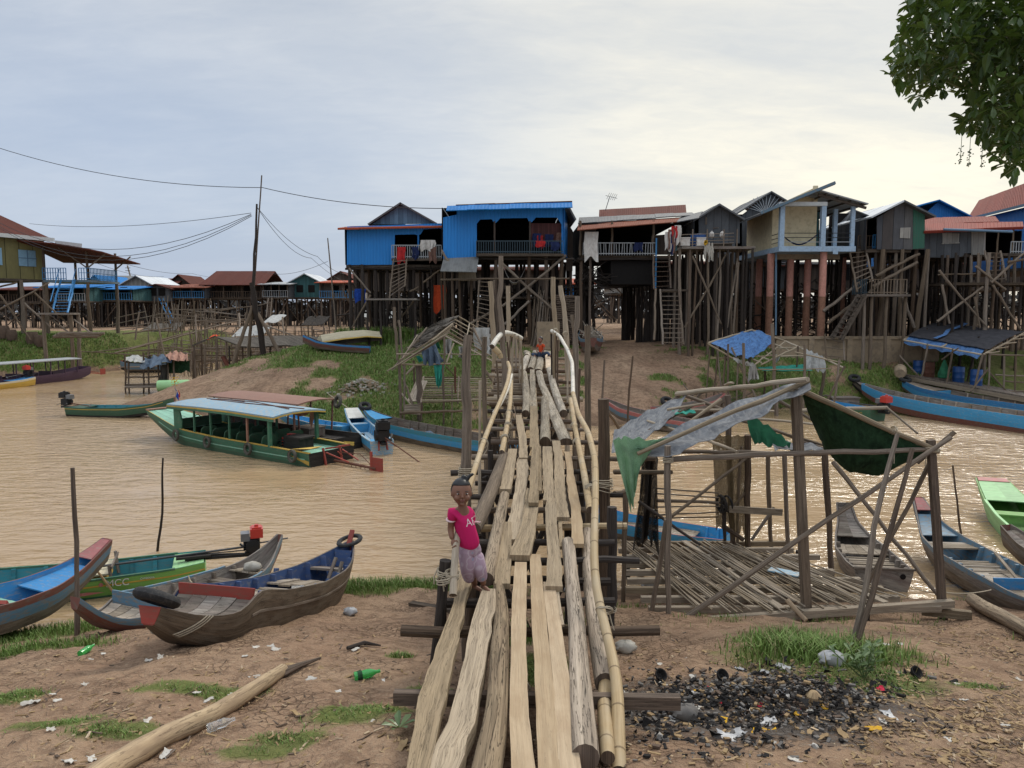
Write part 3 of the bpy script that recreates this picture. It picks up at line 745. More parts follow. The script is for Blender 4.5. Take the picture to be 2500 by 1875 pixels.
for y,xl,xr,r,mt,tl in[(1470,1090,1500,.05,'pole_dark',2),(1418,1110,1490,.05,'pole_dark',-2),(1372,1135,1560,.05,'pole_dark',3),(1325,1120,1500,.05,'pole_dark',0),(1287,1160,1530,.05,'bamboo',3),(1246,1155,1460,.045,'pole_grey',0),
 (1211,1150,1520,.045,'pole_dark',2),(1180,1160,1450,.04,'pole_dark',0),(1154,1100,1440,.05,'pole_dark',1),(1118,1152,1600,.05,'pole_grey',-2),(1080,1198,1465,.055,'pole_brown',-1),(1076,1200,1470,.04,'pole_brown',-4),
 (1048,1195,1440,.045,'pole_grey',-1),(1028,1180,1440,.06,'pole_brown',-1),(1004,1190,1400,.05,'pole_dark',0),(987,1195,1400,.06,'pole_brown',0),(972,1200,1395,.05,'pole_brown',1)]:
 cross(y,xl,xr,r,mt,-.13,False,tl)
d=19.0
while d<27.3:
 z=interp(ZB,d)-.14;m=MB();m.wood(V(R.uniform(-.75,-.45),d,z+R.uniform(-.02,.02)),V(R.uniform(1.35,2.05),d+R.uniform(-.12,.12),z+R.uniform(-.02,.02)),R.uniform(.05,.075),None,.01,7)
 m.build('crossbeam',R.choice(['pole_brown','slat','pole_grey']),br,smooth=True);d+=R.uniform(.38,.55)
blog([deck(1225,1105,.12),deck(1238,1040,.15),deck(1246,978,.2),deck(1248,930,.25)],.05,'bamboo')
blog([deck(1441,1245,.1),deck(1425,1150,.15),deck(1405,1050,.18),deck(1393,975,.2)],.05,'bamboo')
def post(pts,r,mat,foot=None,n=10,lump=.14):
 """pts: (x px, y px, depth m) on the visible pole from the top down; it goes on into the ground"""
 q=[at(*p)for p in pts];e=q[-1];dv=(q[-1]-q[0]);z0=gh(e.x,e.y)-.25
 if e.z>z0:q.append(e+V(0,0,z0-e.z)+V(dv.x,dv.y,0)*min(.5,(e.z-z0)/max(.2,-dv.z))*.4)
 k=len(q);rr=r if hasattr(r,'__len__')else[r*lerp(.92,1.08,i/(k-1))for i in range(k)]
 m=MB();path=[];ra=[]
 for i in range(k-1):
  s=max(2,int((q[i+1]-q[i]).length/.3))
  for j in range(s):path.append(q[i].lerp(q[i+1],j/s)+V(R.gauss(0,1),R.gauss(0,1),0)*r*.1);ra.append(lerp(rr[i],rr[i+1],j/s)*(1+R.uniform(-lump,lump)))
 path.append(q[-1]);ra.append(rr[-1]);m.tube(path,ra,n)
 return m.build('post',mat,br,smooth=True)
post([(1143,818,11.6),(1140,870,11.6),(1137,940,11.6),(1141,990,11.6),(1137,1160,11.5),(1140,1280,11.4)],.078,'pole_grey')
post([(1184,822,15),(1181,900,15),(1183,1000,14.9),(1190,1190,14.8)],.052,'pole_grey')
post([(1172,930,11.2),(1171,1100,11.2),(1170,1245,11.2)],.024,'pole_pale')
post([(1089,1368,7.05),(1078,1460,7.05),(1066,1620,7.05)],.058,'pole_dark')
post([(1153,1415,7.6),(1147,1480,7.6),(1140,1570,7.6)],.055,'pole_brown')
post([(1223,625,20.5),(1222,690,20.5),(1219,730,20.5),(1226,810,20.5),(1231,900,20.4),(1234,1000,20.3)],.075,'pole_grey')
post([(1197,687,25.5),(1203,800,25.5),(1208,900,25.5)],.09,'pole_pale');post([(1241,698,28),(1241,815,28),(1243,860,28)],.08,'pole_pale')
post([(1350,676,26),(1351,740,26),(1357,810,26),(1357,890,26)],.085,'pole_pale');post([(1368,697,22.5),(1375,740,22.5),(1381,805,22.5),(1385,900,22.5)],.075,'pole_pale')
post([(1411,723,18.5),(1409,780,18.5),(1404,810,18.5),(1406,900,18.4),(1410,1050,18.2)],.07,'pole_grey');post([(1396,770,18.6),(1400,800,18.5),(1404,830,18.5)],.05,'pole_grey')
post([(1433,795,15.2),(1435,960,15.1),(1436,1165,15)],.068,'pole_grey');post([(1474,974,11.1),(1474,1100,11.1),(1477,1340,11)],.088,'pole_brown')
post([(1494,1238,9.2),(1497,1330,9.2),(1492,1460,9.1),(1491,1545,9.1)],.062,'pole_dark')
post([(1197,1100,13),(1199,1200,13)],.05,'pole_dark');post([(1420,1120,13),(1421,1210,13)],.06,'pole_dark');post([(1260,815,30),(1262,860,30)],.06,'pole_pale')
post([(1355,812,21.5),(1352,872,21.5)],.03,'pole_pale');post([(1346,815,22),(1347,890,22)],.028,'pole_dark');post([(1265,820,21),(1275,870,21)],.03,'pole_pale');post([(1256,815,21),(1250,870,21)],.04,'pole_pale')
for x,y,d_ in[(1252,822,23),(1258,818,24),(1268,824,22.5),(1273,822,22),(1246,830,22),(1344,812,22.5),(1351,818,23),(1359,815,22),(1362,830,21),(1238,835,21),(1390,850,19),(1416,900,16),(1212,880,18)]:post([(x,y,d_),(x+R.uniform(-5,5),y+55,d_)],.026,R.choice(('pole_pale','pole_grey','pole_brown')),n=7)
for dd in(9.5,12.5,16,19.5,23):
 z=interp(ZB,dd)-.2
 for sx,ex in((-.45,.9),(.95,-.3)):
  m=MB();m.wood(V(sx,dd,z),V(ex,dd+R.uniform(.3,.8),-.7),.05,.055,.02);m.build('brace','pole_dark',br,smooth=True)
 for x in(-.5,.75):
  m=MB();m.wood(V(x,dd+.3,z),V(x,dd+.3,gh(x,dd)-.3),.055,.06,.02);m.build('post','pole_dark',br,smooth=True)
blog([at(1511,1885,4.65),at(1510,1800,4.95),at(1508,1664,5.5),at(1479,1532,6.2),at(1452,1438,6.65),at(1450,1343,7.1),at(1454,1193,8.3),at(1453,1120,9.2),at(1436,1055,10.2),at(1411,1010,11.5),at(1399,960,13)],[.05,.048,.044,.042,.04,.039,.038,.039,.039,.038,.037],'bamboo','handrail',14,.02)
blog([at(1399,960,13),at(1399,940,13.6),at(1397,885,16.3),at(1385,853,18.5),at(1366,820,21.5),at(1354,812,22),at(1347,808,22.6)],[.037,.038,.04,.042,.046,.05,.054],'bamboo_white','handrail',12,.03)
blog([at(1106,1453,6.8),at(1110,1331,7.15),at(1128,1250,7.5)],[.036,.034,.032],'pole_pale','handrail',12,.03)
blog([at(1126,1256,7.48),at(1145,1189,7.8),at(1180,1080,9.5),at(1202,1023,11.2),at(1232,955,14.1),at(1240,930,15),at(1245,899,16.5),at(1240,885,17.6)],[.032,.032,.033,.034,.036,.038,.04,.04],'bamboo','handrail',12,.03)
blog([at(1205,1010,11.9),at(1222,985,13.2),at(1240,950,14.8),at(1249,915,16)],.034,'bamboo_white','handrail',10,.03)
blog([at(1201,846,19.6),at(1212,828,20),at(1226,812,20.6),at(1240,812,21),at(1262,820,21.5),at(1272,826,21.8)],.068,'bamboo_white','handrail',12,.03)
blog([at(1206,850,19.6),at(1220,862,19.6),at(1224,875,19.6)],[.07,.08,.05],'bamboo','handrail',12,.03)
def lash(c,ax,r0,n=4,r=.006,spread=.02,tail=.15):
 m=MB();ax=Vector(ax).normalized()
 N=ax.cross(V(.3,.5,.8)).normalized();B=ax.cross(N);path=[]
 for i in range(n*12+1):
  a=2*math.pi*i/12;path.append(Vector(c)+(N*math.cos(a)+B*math.sin(a))*(r0+R.uniform(-.003,.006))+ax*(spread*(i/12-n/2)+R.uniform(-.004,.004)))
 path.append(path[-1]+V(R.uniform(-.05,.05),-.03,-tail*.5));path.append(path[-1]+V(R.uniform(-.05,.05),0,-tail*.5));m.tube(path,r,4,t=R.random())
 m.build('lashing','rope',br,smooth=True)
lash(at(1139,1150,11.4),(0,0,1),.12,5,.009,.03);lash(at(1474,1178,11),(0,.1,1),.13,4,.008,.03,.1);lash(at(1470,1186,11),(.3,.1,1),.16,3,.007,.05,.1)
lash(at(1086,1398,7.0),(.2,0,1),.07,3,.007,.02);lash(at(1087,1413,6.95),(-.2,0,1),.085,3,.007,.02);lash(at(1105,1402,6.95),(.1,-.2,1),.062,3,.006,.015)
lash(at(1476,1490,6.4),(.1,.6,.7),.075,2,.006,.01);lash(at(1490,1488,9.0),(0,0,1),.075,2,.006,.02);lash(at(1268,1686,5.55),(0,1,0),.082,3,.006,.02,.05)
for x,y,dd in[(1245,985,14),(1243,1010,13.2),(1240,1040,12.3),(1232,1070,11.5),(1395,980,16),(1398,1005,15),(1402,1040,14),(1408,1080,12.5),(1441,1195,9.6),(1380,815,22),(1356,808,21.8)]:
 lash(deck(x,y,.15)if y>900 else at(x,y,dd),(R.uniform(-.3,.3),1,.3),.07,4,.009,.02,.25)
lash(at(1188,1165,14.6),(0,0,1),.075,5,.008,.03);lash(at(1180,1082,9.6),(.4,1,.2),.06,3,.006,.015)
for(a,b,r,mt,nm,lb)in[((1003,1480),(1105,1500),.045,'beam_dark','board','short dark weathered board lying on the grass beside the ramp'),((1080,1615),(1120,1700),.05,'beam_dark','board','stubby dark board end on the mud under the ramp planks')][:1]:
 p,q=gnd(*a),gnd(*b);m=MB();m.bar(p+V(0,0,.04),q+V(0,0,.04),.11,.05);tag(m.build(nm,mt),lb,'board')
def text_mesh(txt,size,parent,mat,mtx,name='lettering',depth=.004):
 cu=bpy.data.curves.new('t','FONT');cu.body=txt;cu.size=size;cu.extrude=depth;cu.align_x='CENTER'
 ob=bpy.data.objects.new('t',cu);COL.objects.link(ob);bpy.context.view_layer.update()
 dg=bpy.context.evaluated_depsgraph_get();me=bpy.data.meshes.new_from_object(ob.evaluated_get(dg));bpy.data.objects.remove(ob)
 me.transform(mtx);me.materials.clear();me.materials.append(M[mat]);me.name=name
 o=bpy.data.objects.new(name,me);COL.objects.link(o);o.parent=parent
 if not parent.get('_local'):o.matrix_parent_inverse=Matrix.Translation(-parent.location)
 return o
class Boat:
 def __init__(s,name,label,stern,bow,st,mats,bands=(.4,.82),cat='boat',group=None,pitch=None,N=44,th=.03,cap=None,capm=None,roll=0,rimm=None,sx=1,sz=1):
  """stern/bow: keel-line points in the world; st: (x, half width, half bottom, keel z, gunwale z); mats: bottom, middle, top, inside"""
  stern=Vector(stern);bow=Vector(bow);d=bow-stern;yaw=math.atan2(d.y,d.x);L=st[-1][0]
  p=math.atan2(d.z,math.hypot(d.x,d.y))if pitch is None else pitch
  s.root=thing(name,label,cat,stern,group,True,(Matrix.Rotation(yaw,3,'Z')@ Matrix.Rotation(-p,3,'Y')@ Matrix.Rotation(roll,3,'X')).to_euler())
  s.sx=sx;s.sz=sz;s.root.scale=(sx,1,sz);s.L=L;xs=np.linspace(st[0][0],L,N);A=np.array(st,float)
  cols=[np.interp(xs,A[:,0],A[:,i])for i in range(1,5)]
  for i,c in enumerate(cols):
   for _ in range(3 if i<3 else 2):c[1:-1]=(c[:-2]+2*c[1:-1]+c[2:])/4
  s.xs=xs;s.HW,s.HC,s.ZK,s.ZG=cols;s.th=th
  m=MB();t=R.random();b1,b2=bands;vs=[0,.08,b1*.5,b1,(b1+b2)/2,b2,(b2+1)/2,1.0]
  mi=[0,0,0,1,1,2,2]
  for sd in(1,-1):
   P=[]
   for i in range(N):
    row=[s.pt(xs[i],0,sd,0,raw=True)*1.0];row[0].y=0
    row+=[s.pt(xs[i],v,sd,0)for v in vs]
    P.append(row)
   vv=[-.2]+vs
   for j in range(len(vs)):
    m.grid([[r[j],r[j+1]]for r in P],t,0 if j==0 else mi[j-1],flip=(sd<0),sw=True)
   for i in range(0):pass
   Q=[]
   for i in range(N):
    f=s.floor(xs[i]);row=[V(xs[i],0,f),V(xs[i],sd*max(.0,s.inw(xs[i],f)),f)]
    for v in(.55,1.0):
     z=lerp(f,s.ZG[i],v);row.append(V(xs[i],sd*max(0,s.inw(xs[i],z)),z))
    Q.append(row)
   m.grid(Q,t,3,flip=(sd>0),sw=True)
   rim=[[P[i][-1],Q[i][-1]]for i in range(N)];m.grid(rim,t,4,flip=(sd<0),sw=True)
  for i,rv in((0,True),(N-1,False)):
   pr=[s.pt(xs[i],v,1,0)for v in vs];q=pr+[V(p.x,-p.y,p.z)for p in reversed(pr)]
   if not rv:q.reverse()
   m.poly(q,t,5)
  s.hull=m.build('hull',list(mats)+[rimm or mats[2],capm or mats[2]],s.root,smooth=True,auto=38)
 def ip(s,arr,x):return float(np.interp(x,s.xs,arr))
 def hw(s,x):return s.ip(s.HW,x)
 def zg(s,x):return s.ip(s.ZG,x)
 def zk(s,x):return s.ip(s.ZK,x)
 def floor(s,x):return min(s.zk(x)+.06,s.zg(x)-.01)
 def prof(s,x,v):
  hc=s.ip(s.HC,x);hw=s.hw(x);zk=s.zk(x);zg=s.zg(x)
  if v<.08:return hc*(.8+.2*v/.08),zk+.02*v/.08*min(1,(zg-zk)*3)
  k=(v-.08)/.92;return hc+(hw-hc)*(1-(1-k)**1.7),zk+(zg-zk)*(.0+k)+.02*min(1,(zg-zk)*3)*(1-k)
 def pt(s,x,v,sd,inset=0,raw=False):
  y,z=s.prof(x,v);return V(x,sd*max(.0,y-inset),z)
 def inw(s,x,z):
  zk,zg=s.zk(x),s.zg(x);v=clamp((z-zk)/max(.01,zg-zk));y,_=s.prof(x,.08+.92*v);return max(0,y-s.th)
 def ribs(s,xs,mat,w=.045,dep=.05,top=1.0,floor=True,name='rib'):
  for x in xs:
   m=MB();t=R.random()
   for sd in(1,-1):
    pts=[]
    for v in(0,.35,.7,top):
     z=lerp(s.floor(x),s.zg(x)-.012,v);pts.append((V(x,sd*(s.inw(x,z)+.004),z),V(x,sd*max(0,s.inw(x,z)-dep*(1.1-.3*v)),z)))
    for(a,b),(c,d)in zip(pts,pts[1:]):
     for dx in(-w/2,w/2):
      q=[a+V(dx,0,0),b+V(dx,0,0),d+V(dx,0,0),c+V(dx,0,0)]
      if(dx>0)==(sd>0):q.reverse()
      m.poly(q,t)
     m.poly([b+V(-w/2,0,0),b+V(w/2,0,0),d+V(w/2,0,0),d+V(-w/2,0,0)],t)
    a,b=pts[-1];m.poly([a+V(-w/2,0,0),a+V(w/2,0,0),b+V(w/2,0,0),b+V(-w/2,0,0)],t)
   if floor:
    y=s.inw(x,s.floor(x));m.box(V(x,0,s.floor(x)+.02),w,2*y,.04,t=t)
   m.build(name,mat,s.root)
 def deck(s,x0,x1,z,mat,bw=.14,along=False,gap=.008,name='deck_boards',th=.022,jit=.006,clear=.01):
  m=MB();z=z if callable(z)else(lambda x,z=z:z)
  if along:
   n=max(2,int(2*s.inw((x0+x1)/2,z((x0+x1)/2))/bw))
   K=8
   for j in range(n):
    for a,b in(((x0,lerp(x0,x1,R.uniform(.35,.65))),None),)if False else((x0,x1),):
     dz=R.uniform(-jit,jit)
     L_,R_=[],[]
     for i in range(K+1):
      x=lerp(a,b,i/K);y=s.inw(x,z(x))-clear
      L_.append(V(x,lerp(-y,y,j/n)+gap/2,z(x)+dz));R_.append(V(x,lerp(-y,y,(j+1)/n)-gap/2,z(x)+dz))
     m.sheet([[p,q]for p,q in zip(L_,R_)][::-1],th)
  else:
   n=max(1,int((x1-x0)/bw))
   for j in range(n):
    a,b=lerp(x0,x1,j/n)+gap/2,lerp(x0,x1,(j+1)/n)-gap/2;xm=(a+b)/2
    y=min(s.inw(a,z(a)),s.inw(b,z(b)))-clear;dz=R.uniform(-jit,jit);e=R.uniform(-.5,1)*jit
    m.box(V(xm,e,z(xm)+dz-th/2),b-a,2*y-R.random()*jit*2,th)
  return m.build(name,mat,s.root)
 def cross(s,x,z0,z1,mat,th=.03,name='bulkhead',over=0,lean=0):
  m=MB();a=s.inw(x,z0)+over-.004;b=s.inw(x,min(z1,s.zg(x)))+over-.004;t=R.random()
  q=[V(x,-a,z0),V(x,a,z0),V(x+lean,b,z1),V(x+lean,-b,z1)];r=[p+V(th,0,0)for p in q]
  m.poly(list(reversed(q)),t);m.poly(r,t)
  for i in range(4):m.poly([q[i],q[(i+1)% 4],r[(i+1)% 4],r[i]],t)
  return m.build(name,mat,s.root)
 def seat(s,x,w,z,mat,th=.03,name='thwart',boards=1):
  m=MB()
  for k in range(boards):
   xa=x-w/2+w*(k+.5)/boards;y=min(s.inw(xa-w/boards/2,z),s.inw(xa+w/boards/2,z))-.005;m.box(V(xa,0,z),w/boards-.006,2*y,th)
  return m.build(name,mat,s.root)
 def rail(s,x0,x1,mat,w=.045,h=.04,dz=.0,out=.012,name='gunwale',sides=(1,-1)):
  for sd in sides:
   m=MB();n=18;P=[]
   for i in range(n+1):
    x=lerp(x0,x1,i/n);y=s.hw(x);z=s.zg(x)+dz
    P.append([V(x,sd*(y+out),z-h*.6),V(x,sd*(y+out),z+h*.4),V(x,sd*max(0,y+out-w),z+h*.4),V(x,sd*max(0,y+out-w),z-h*.6),V(x,sd*(y+out),z-h*.6)])
   m.grid(P,None,0,flip=(sd>0),sw=True);m.poly(P[0][:4]);m.poly(P[-1][:4]);m.build(name,mat,s.root)
 def strip(s,x0,x1,v,mat,w=.03,out=.008,name='rub_strake'):
  for sd in(1,-1):
   m=MB();n=20;P=[]
   for i in range(n+1):
    x=lerp(x0,x1,i/n);p=s.pt(x,v,sd);p2=s.pt(x,min(1,v+w/max(.1,s.zg(x)-s.zk(x))),sd);o=V(0,sd*out,0)
    P.append([p,p+o,p2+o,p2])
   m.grid(P,None,0,flip=(sd<0),sw=True);m.build(name,mat,s.root)
 def w(s,x,y,z):
  r=s.root;return Matrix.LocRotScale(r.location,r.rotation_euler,None)@ V(x*s.sx,y,z*s.sz)
def tyre(c,ax,R0,r,label,mat='rubber',group=None,squash=1.25):
 m=MB();m.torus(c,ax,R0,r,26,8,squash=squash);m.torus(Vector(c),ax,R0+r*.72,r*.36,26,4,squash=2.6)
 o=m.build('tyre',mat,None,smooth=True);tag(o,label,'tyre',group);return o
def rope_obj(pts,r,label,name='rope',mat='rope',cat='rope',sag=0,n=14):
 m=MB();path=[]
 pts=[Vector(p)for p in pts]
 for a,b in zip(pts,pts[1:]):
  for i in range(n):f=i/n;path.append(a.lerp(b,f)-V(0,0,sag*4*f*(1-f)))
 path.append(pts[-1]);m.tube(path,r,5);o=m.build(name,mat,None,smooth=True);tag(o,label,cat);return o
def longtail(b,x,y,z,shaft_to,red=True,s=1.0,tail=None):
 """small petrol engine on a pivot at the stern with a long drive shaft"""
 p=V(x,y,z);m=MB();m.box(p,.22*s,.2*s,.2*s);m.lathe([(.0,-.14*s),(.10*s,-.14*s),(.11*s,-.1*s),(.11*s,.0),(.0,.01)],p+V(0,.15*s,0),V(0,1,0),14);m.box(p+V(-.02,0,-.15*s),.3*s,.1*s,.05*s);m.box(p+V(.1*s,-.1*s,.03),.08*s,.1*s,.16*s)
 for k in range(4):m.box(p+V(.12*s,.02,-.07*s+k*.035*s),.06*s,.15*s,.012*s)
 m.tube([p+V(.05,-.05,-.1),p+V(.1,-.18*s,-.12*s),p+V(.2*s,-.22*s,-.05)],.022*s,6)
 e=m.build('engine','iron_black',b.root)
 m=MB();m.box(p+V(-.06*s,.0,.2*s),.2*s,.24*s,.15*s);m.box(p+V(-.06*s,0,.285*s),.15*s,.18*s,.03*s);m.lathe([(0,0),(.035*s,0),(.035*s,.03*s),(0,.03*s)],p+V(-.06*s,0,.3*s),V(0,0,1),10);m.build('fuel_tank','motor_red' if red else 'iron_black',e)
 m=MB();m.box(p+V(.12*s,.02,.15*s),.14*s,.2*s,.13*s);m.build('muffler','motor_grey',e)
 m=MB();m.tube([p+V(-.1,0,-.03),Vector(shaft_to)],.022,7);m.tube([p+V(-.1,.02,-.1),p.lerp(Vector(shaft_to),.35)+V(0,0,-.05)],.012,5);m.build('drive_shaft','iron_rust' if not red else 'iron_grey',e)
 m=MB();q=Vector(shaft_to);d=(q-p).normalized()
 for k in range(2):
  a=Matrix.Rotation(k*math.pi,3,d)@ V(0,.7,.7).normalized();m.poly([q,q+a*.08+d.cross(a)*.04,q+a*.13,q+a*.08-d.cross(a)*.04])
 m.lathe([(0,-.03),(.03,-.03),(.03,.03),(0,.03)],q,d,8);m.build('propeller','motor_grey',e)
 if tail:m=MB();m.tube([p,Vector(tail)],.014,6);m.build('tiller','iron_grey',e)
 return e
GB='boats pulled up on the near bank'
sA,bA=V(-2.82,12.5,.08),V(-3.9,7.4,1.36)
A=Boat('rowing_boat','brown wooden boat, dark blue inside with red bow board and two tyres',sA,bA,
 [(0,.05,.03,.62,.84),(.3,.19,.10,.42,.74),(.7,.34,.22,.2,.63),(1.25,.45,.34,.06,.54),(2.3,.54,.42,0,.47),(3.6,.57,.44,0,.49),(4.42,.55,.42,.0,.56),(4.5,.545,.41,.0,.55),(4.62,.53,.38,.0,.38),(5.05,.44,.27,.06,.36),(5.45,.29,.15,.18,.40),(5.72,.17,.09,.28,.47),(5.85,.13,.07,.34,.5)],
 ('boat_brown','boat_brown','boat_brown','p_blue_dark'),rimm='boat_grey',capm='p_red',sx=.88,sz=1.22)
A.cross(4.42,.22,.57,'p_red',.04,lean=.05);A.deck(4.5,5.45,lambda x:A.zg(x)-.05,'boat_grey',.16,True,name='foredeck')
A.ribs([.62,1.0,1.5,2.0,2.5,3.0,3.45,3.9,4.25],'p_blue_dark',.06,.09)
A.deck(1.45,2.15,.37,'boat_board',.17,True,jit=.01);A.deck(2.2,2.85,.345,'boat_board',.14,False,jit=.012);A.deck(2.9,3.65,.335,'boat_board',.24,True,jit=.012);A.deck(3.7,4.4,.25,'boat_grey',.2,False)
A.seat(.85,.34,.50,'boat_grey',boards=3);A.cross(.32,.5,.72,'p_blue_dark',.03);A.strip(.9,4.5,.62,'boat_brown',.025,.012)
m=MB();m.bar(A.w(1.15,.1,.40),A.w(.95,.12,.66),.05,.03);m.bar(A.w(1.18,.25,.38),A.w(1.05,.27,.62),.05,.03)
m.build('tholepin','boat_grey',A.root).matrix_parent_inverse=Matrix.LocRotScale(A.root.location,A.root.rotation_euler,A.root.scale).inverted()
m=MB();m.box(V(1.75,-.525,.47),.07,.06,.13);m.build('bracket','p_blue_dark',A.root)
m=MB();m.grid([[A.pt(5.845,.1,1,-.004)+V(.01,0,0),A.pt(5.845,.1,-1,-.004)+V(.01,0,0)],[A.pt(5.845,1,1,-.004)+V(.01,0,0),A.pt(5.845,1,-1,-.004)+V(.01,0,0)]]);m.build('nose_board','p_red',A.root)
m=MB();c=A.w(5.74,0,.56);m.torus(c,(Matrix.LocRotScale(None,A.root.rotation_euler,None)@ V(-.38,.12,1)),.185,.07,24,10,squash=.9);tag(m.build('tyre','rubber',None,smooth=True),'smooth black tyre sitting on the red bow of the brown boat','tyre')
c=A.w(.08,0,.84);m=MB();m.torus(c,(Matrix.LocRotScale(None,A.root.rotation_euler,None)@ V(.45,-.15,1)),.185,.042,24,8,squash=.8);tag(m.build('tyre','rubber',None,smooth=True),'thin tyre hung on the raised stern of the brown boat','tyre')
m=MB();m.bar(V(.12,0,.76),V(-.02,0,.98),.08,.03);m.build('stern_post','p_red',A.root)
for k in range(3):
 pts=[A.w(*A.pt(5.2+.04*k+.3*(1-v),v,1,-.012))for v in(1,.8,.6,.4,.2,.09)]+[A.w(*A.pt(5.5+.02*k,v,-1,-.012))for v in(.09,.3,.6,1)]
 if k==0:
  m=MB()
 m.tube(pts,.008,5)
 if k==2:tag(m.build('rope','rope',None,smooth=True),'pale rope wound round the bow of the brown boat','rope')
B=Boat('rowing_boat','weathered grey boat with pale blue trim, beside the brown boat',V(-4.25,13.25,.0),V(-5.75,9.3,.62),
 [(0,.07,.04,.72,1.0),(.25,.14,.07,.45,.82),(.6,.28,.18,.2,.62),(1.1,.42,.32,.05,.50),(2.2,.52,.4,0,.44),(3.2,.5,.39,0,.46),(3.55,.48,.35,.0,.5),(3.66,.46,.32,.03,.36),(4.1,.33,.2,.16,.34),(4.45,.2,.1,.36,.5),(4.7,.09,.05,.56,.72)],
 ('p_redbrown','p_blue_grey','p_blue_grey','boat_grey'),(.55,.8),rimm='boat_grey',capm='p_redbrown',sx=.88)
B.cross(3.55,.22,.56,'p_blue_grey',.035,over=.02);B.ribs([.9,1.35,1.8,2.25,2.7,3.15],'boat_grey',.05,.07);B.rail(1.05,3.5,'p_blue_grey',.04,.07)
B.deck(2.5,3.5,.26,'boat_board',.15,False,jit=.01);B.deck(3.62,4.25,lambda x:B.zg(x)-.05,'boat_board',.14,True,name='foredeck');B.seat(1.35,.3,.36,'boat_grey',boards=2);B.deck(.6,1.0,.46,'boat_board',.1,True);B.deck(1.5,2.4,.12,'boat_grey',.2,False)
m=MB();c=B.w(.85,.05,.55);P=[]
for i in range(9):
 P.append([c+V(math.cos(j/12*2*math.pi)*math.sin(i/8*math.pi)*.16*(1+.2*math.sin(j*2.1+i)),math.sin(j/12*2*math.pi)*math.sin(i/8*math.pi)*.12*(1+.2*math.cos(j*1.7)),.09*math.cos(i/8*math.pi))for j in range(13)])
m.grid(P);tag(m.build('sack','sack',None,smooth=True),'crumpled cream sack lying in the stern of the grey boat','sack')
rope_obj([B.w(1.9,-.47,.5),B.w(1.95,-.35,.42),B.w(2.1,-.2,.16)],.012,'rope hanging inside the weathered grey boat',sag=.03)
C=Boat('rowing_boat','bright blue boat with red slatted floor and red seats at the left edge',V(-8.78,8.45,.72),V(-6.92,12.4,.08),
 [(0,.3,.2,.2,.55),(.6,.5,.38,.03,.48),(1.6,.58,.45,0,.46),(2.6,.56,.44,0,.48),(3.3,.44,.3,.06,.56),(3.8,.29,.16,.26,.72),(4.15,.18,.09,.5,.92),(4.4,.13,.06,.72,1.1)],
 ('boat_brown','p_blue_grey','p_redbrown','p_blue'),(.42,.78),rimm='p_redbrown',capm='p_redpale')
C.ribs([1.0,1.6,2.2,2.75],'p_blue',.05,.06);C.deck(.3,2.2,.27,'p_redpale',.06,False,.012,jit=.008);C.deck(2.22,2.95,.30,'p_mint',.16,True);C.seat(1.6,.12,.43,'p_redpale');
for x in(2.35,2.62):
 for sd in(1,-1):m=MB();m.bar(V(x,.36*sd,.30),V(x-.18,.48*sd,.50),.1,.06);m.build('seat_bracket','p_red',C.root)
C.deck(3.2,3.95,lambda x:C.zg(x)-.10,'p_blue',.3,True,0,name='foredeck',jit=0);C.deck(4.0,4.38,lambda x:C.zg(x)-.012,'p_redpale',.3,True,0,name='nose_board',jit=0)
D=Boat('motor_boat','lime green boat with teal inside, yellow line and red topped longtail engine',V(-5.78,13.9,0),V(-10.5,12.1,.05),
 [(0,.40,.34,-.03,.42),(.5,.5,.4,-.08,.38),(2,.56,.44,-.1,.34),(3.6,.52,.4,-.08,.4),(4.6,.3,.2,.1,.55),(5.1,.12,.06,.4,.75)],
 ('p_green','p_lime','p_lime','p_teal'),(.3,.86),rimm='p_green',capm='p_limepale')
D.strip(0,4.8,.70,'p_yellow',.025,.006,'painted_line');D.deck(.02,.55,lambda x:D.zg(x)-.04,'p_limepale',.6,True,0,name='stern_deck',jit=0);D.ribs([.9,1.3,2.2,2.7,3.2],'p_teal',.07,.05);D.rail(.5,4.2,'p_green',.05,.03)
m=MB();m.box(V(1.75,0,.38),.36,.82,.03);m.box(V(1.75,0,.25),.3,.75,.12,m=1);m.build('bench',['p_cream','p_yellow'],D.root)
m=MB();m.bar(V(1.52,-.45,.12),V(1.56,-.42,.55),.04,.04);m.bar(V(1.52,.45,.12),V(1.56,.42,.55),.04,.04);m.bar(V(1.52,-.45,.50),V(1.52,.45,.50),.03,.05);m.build('bench_frame','boat_grey',D.root)
m=MB();m.bar(V(.35,.12,.42),V(-.8,.02,.36),.05,.05);m.bar(V(.35,-.12,.42),V(-.8,-.02,.36),.05,.05);m.bar(V(.5,.1,.45),V(-.1,.1,.45),.12,.04);m.build('engine_bracket','boat_black',D.root)
longtail(D,-.85,0,.56,(1.95,.12,.44),True,1.15,(-1.5,.02,.62))
rz=Matrix.Rotation(math.pi/2,4,'X')
text_mesh('MCC',.17,D.root,'p_white',Matrix.Translation(V(1.42,.552,.2))@ Matrix.Rotation(math.pi,4,'Z')@ Matrix.Rotation(rad(88),4,'X'))
text_mesh('CAMBODIA',.045,D.root,'p_white',Matrix.Translation(V(.95,.532,.265))@ Matrix.Rotation(math.pi,4,'Z')@ Matrix.Rotation(rad(88),4,'X'))
m=MB();m.lathe([(0,0),(.035,0),(.035,.006),(0,.006)],V(1.68,.556,.25),V(0,1,0),12)
for k in range(2):m.poly([V(1.9+k*.1,.553,.14),V(1.62+k*.25,.551,.11),V(1.95+k*.05,.551,.08),V(2.35,.551,.12)])
m.build('emblem','p_redpale',D.root)
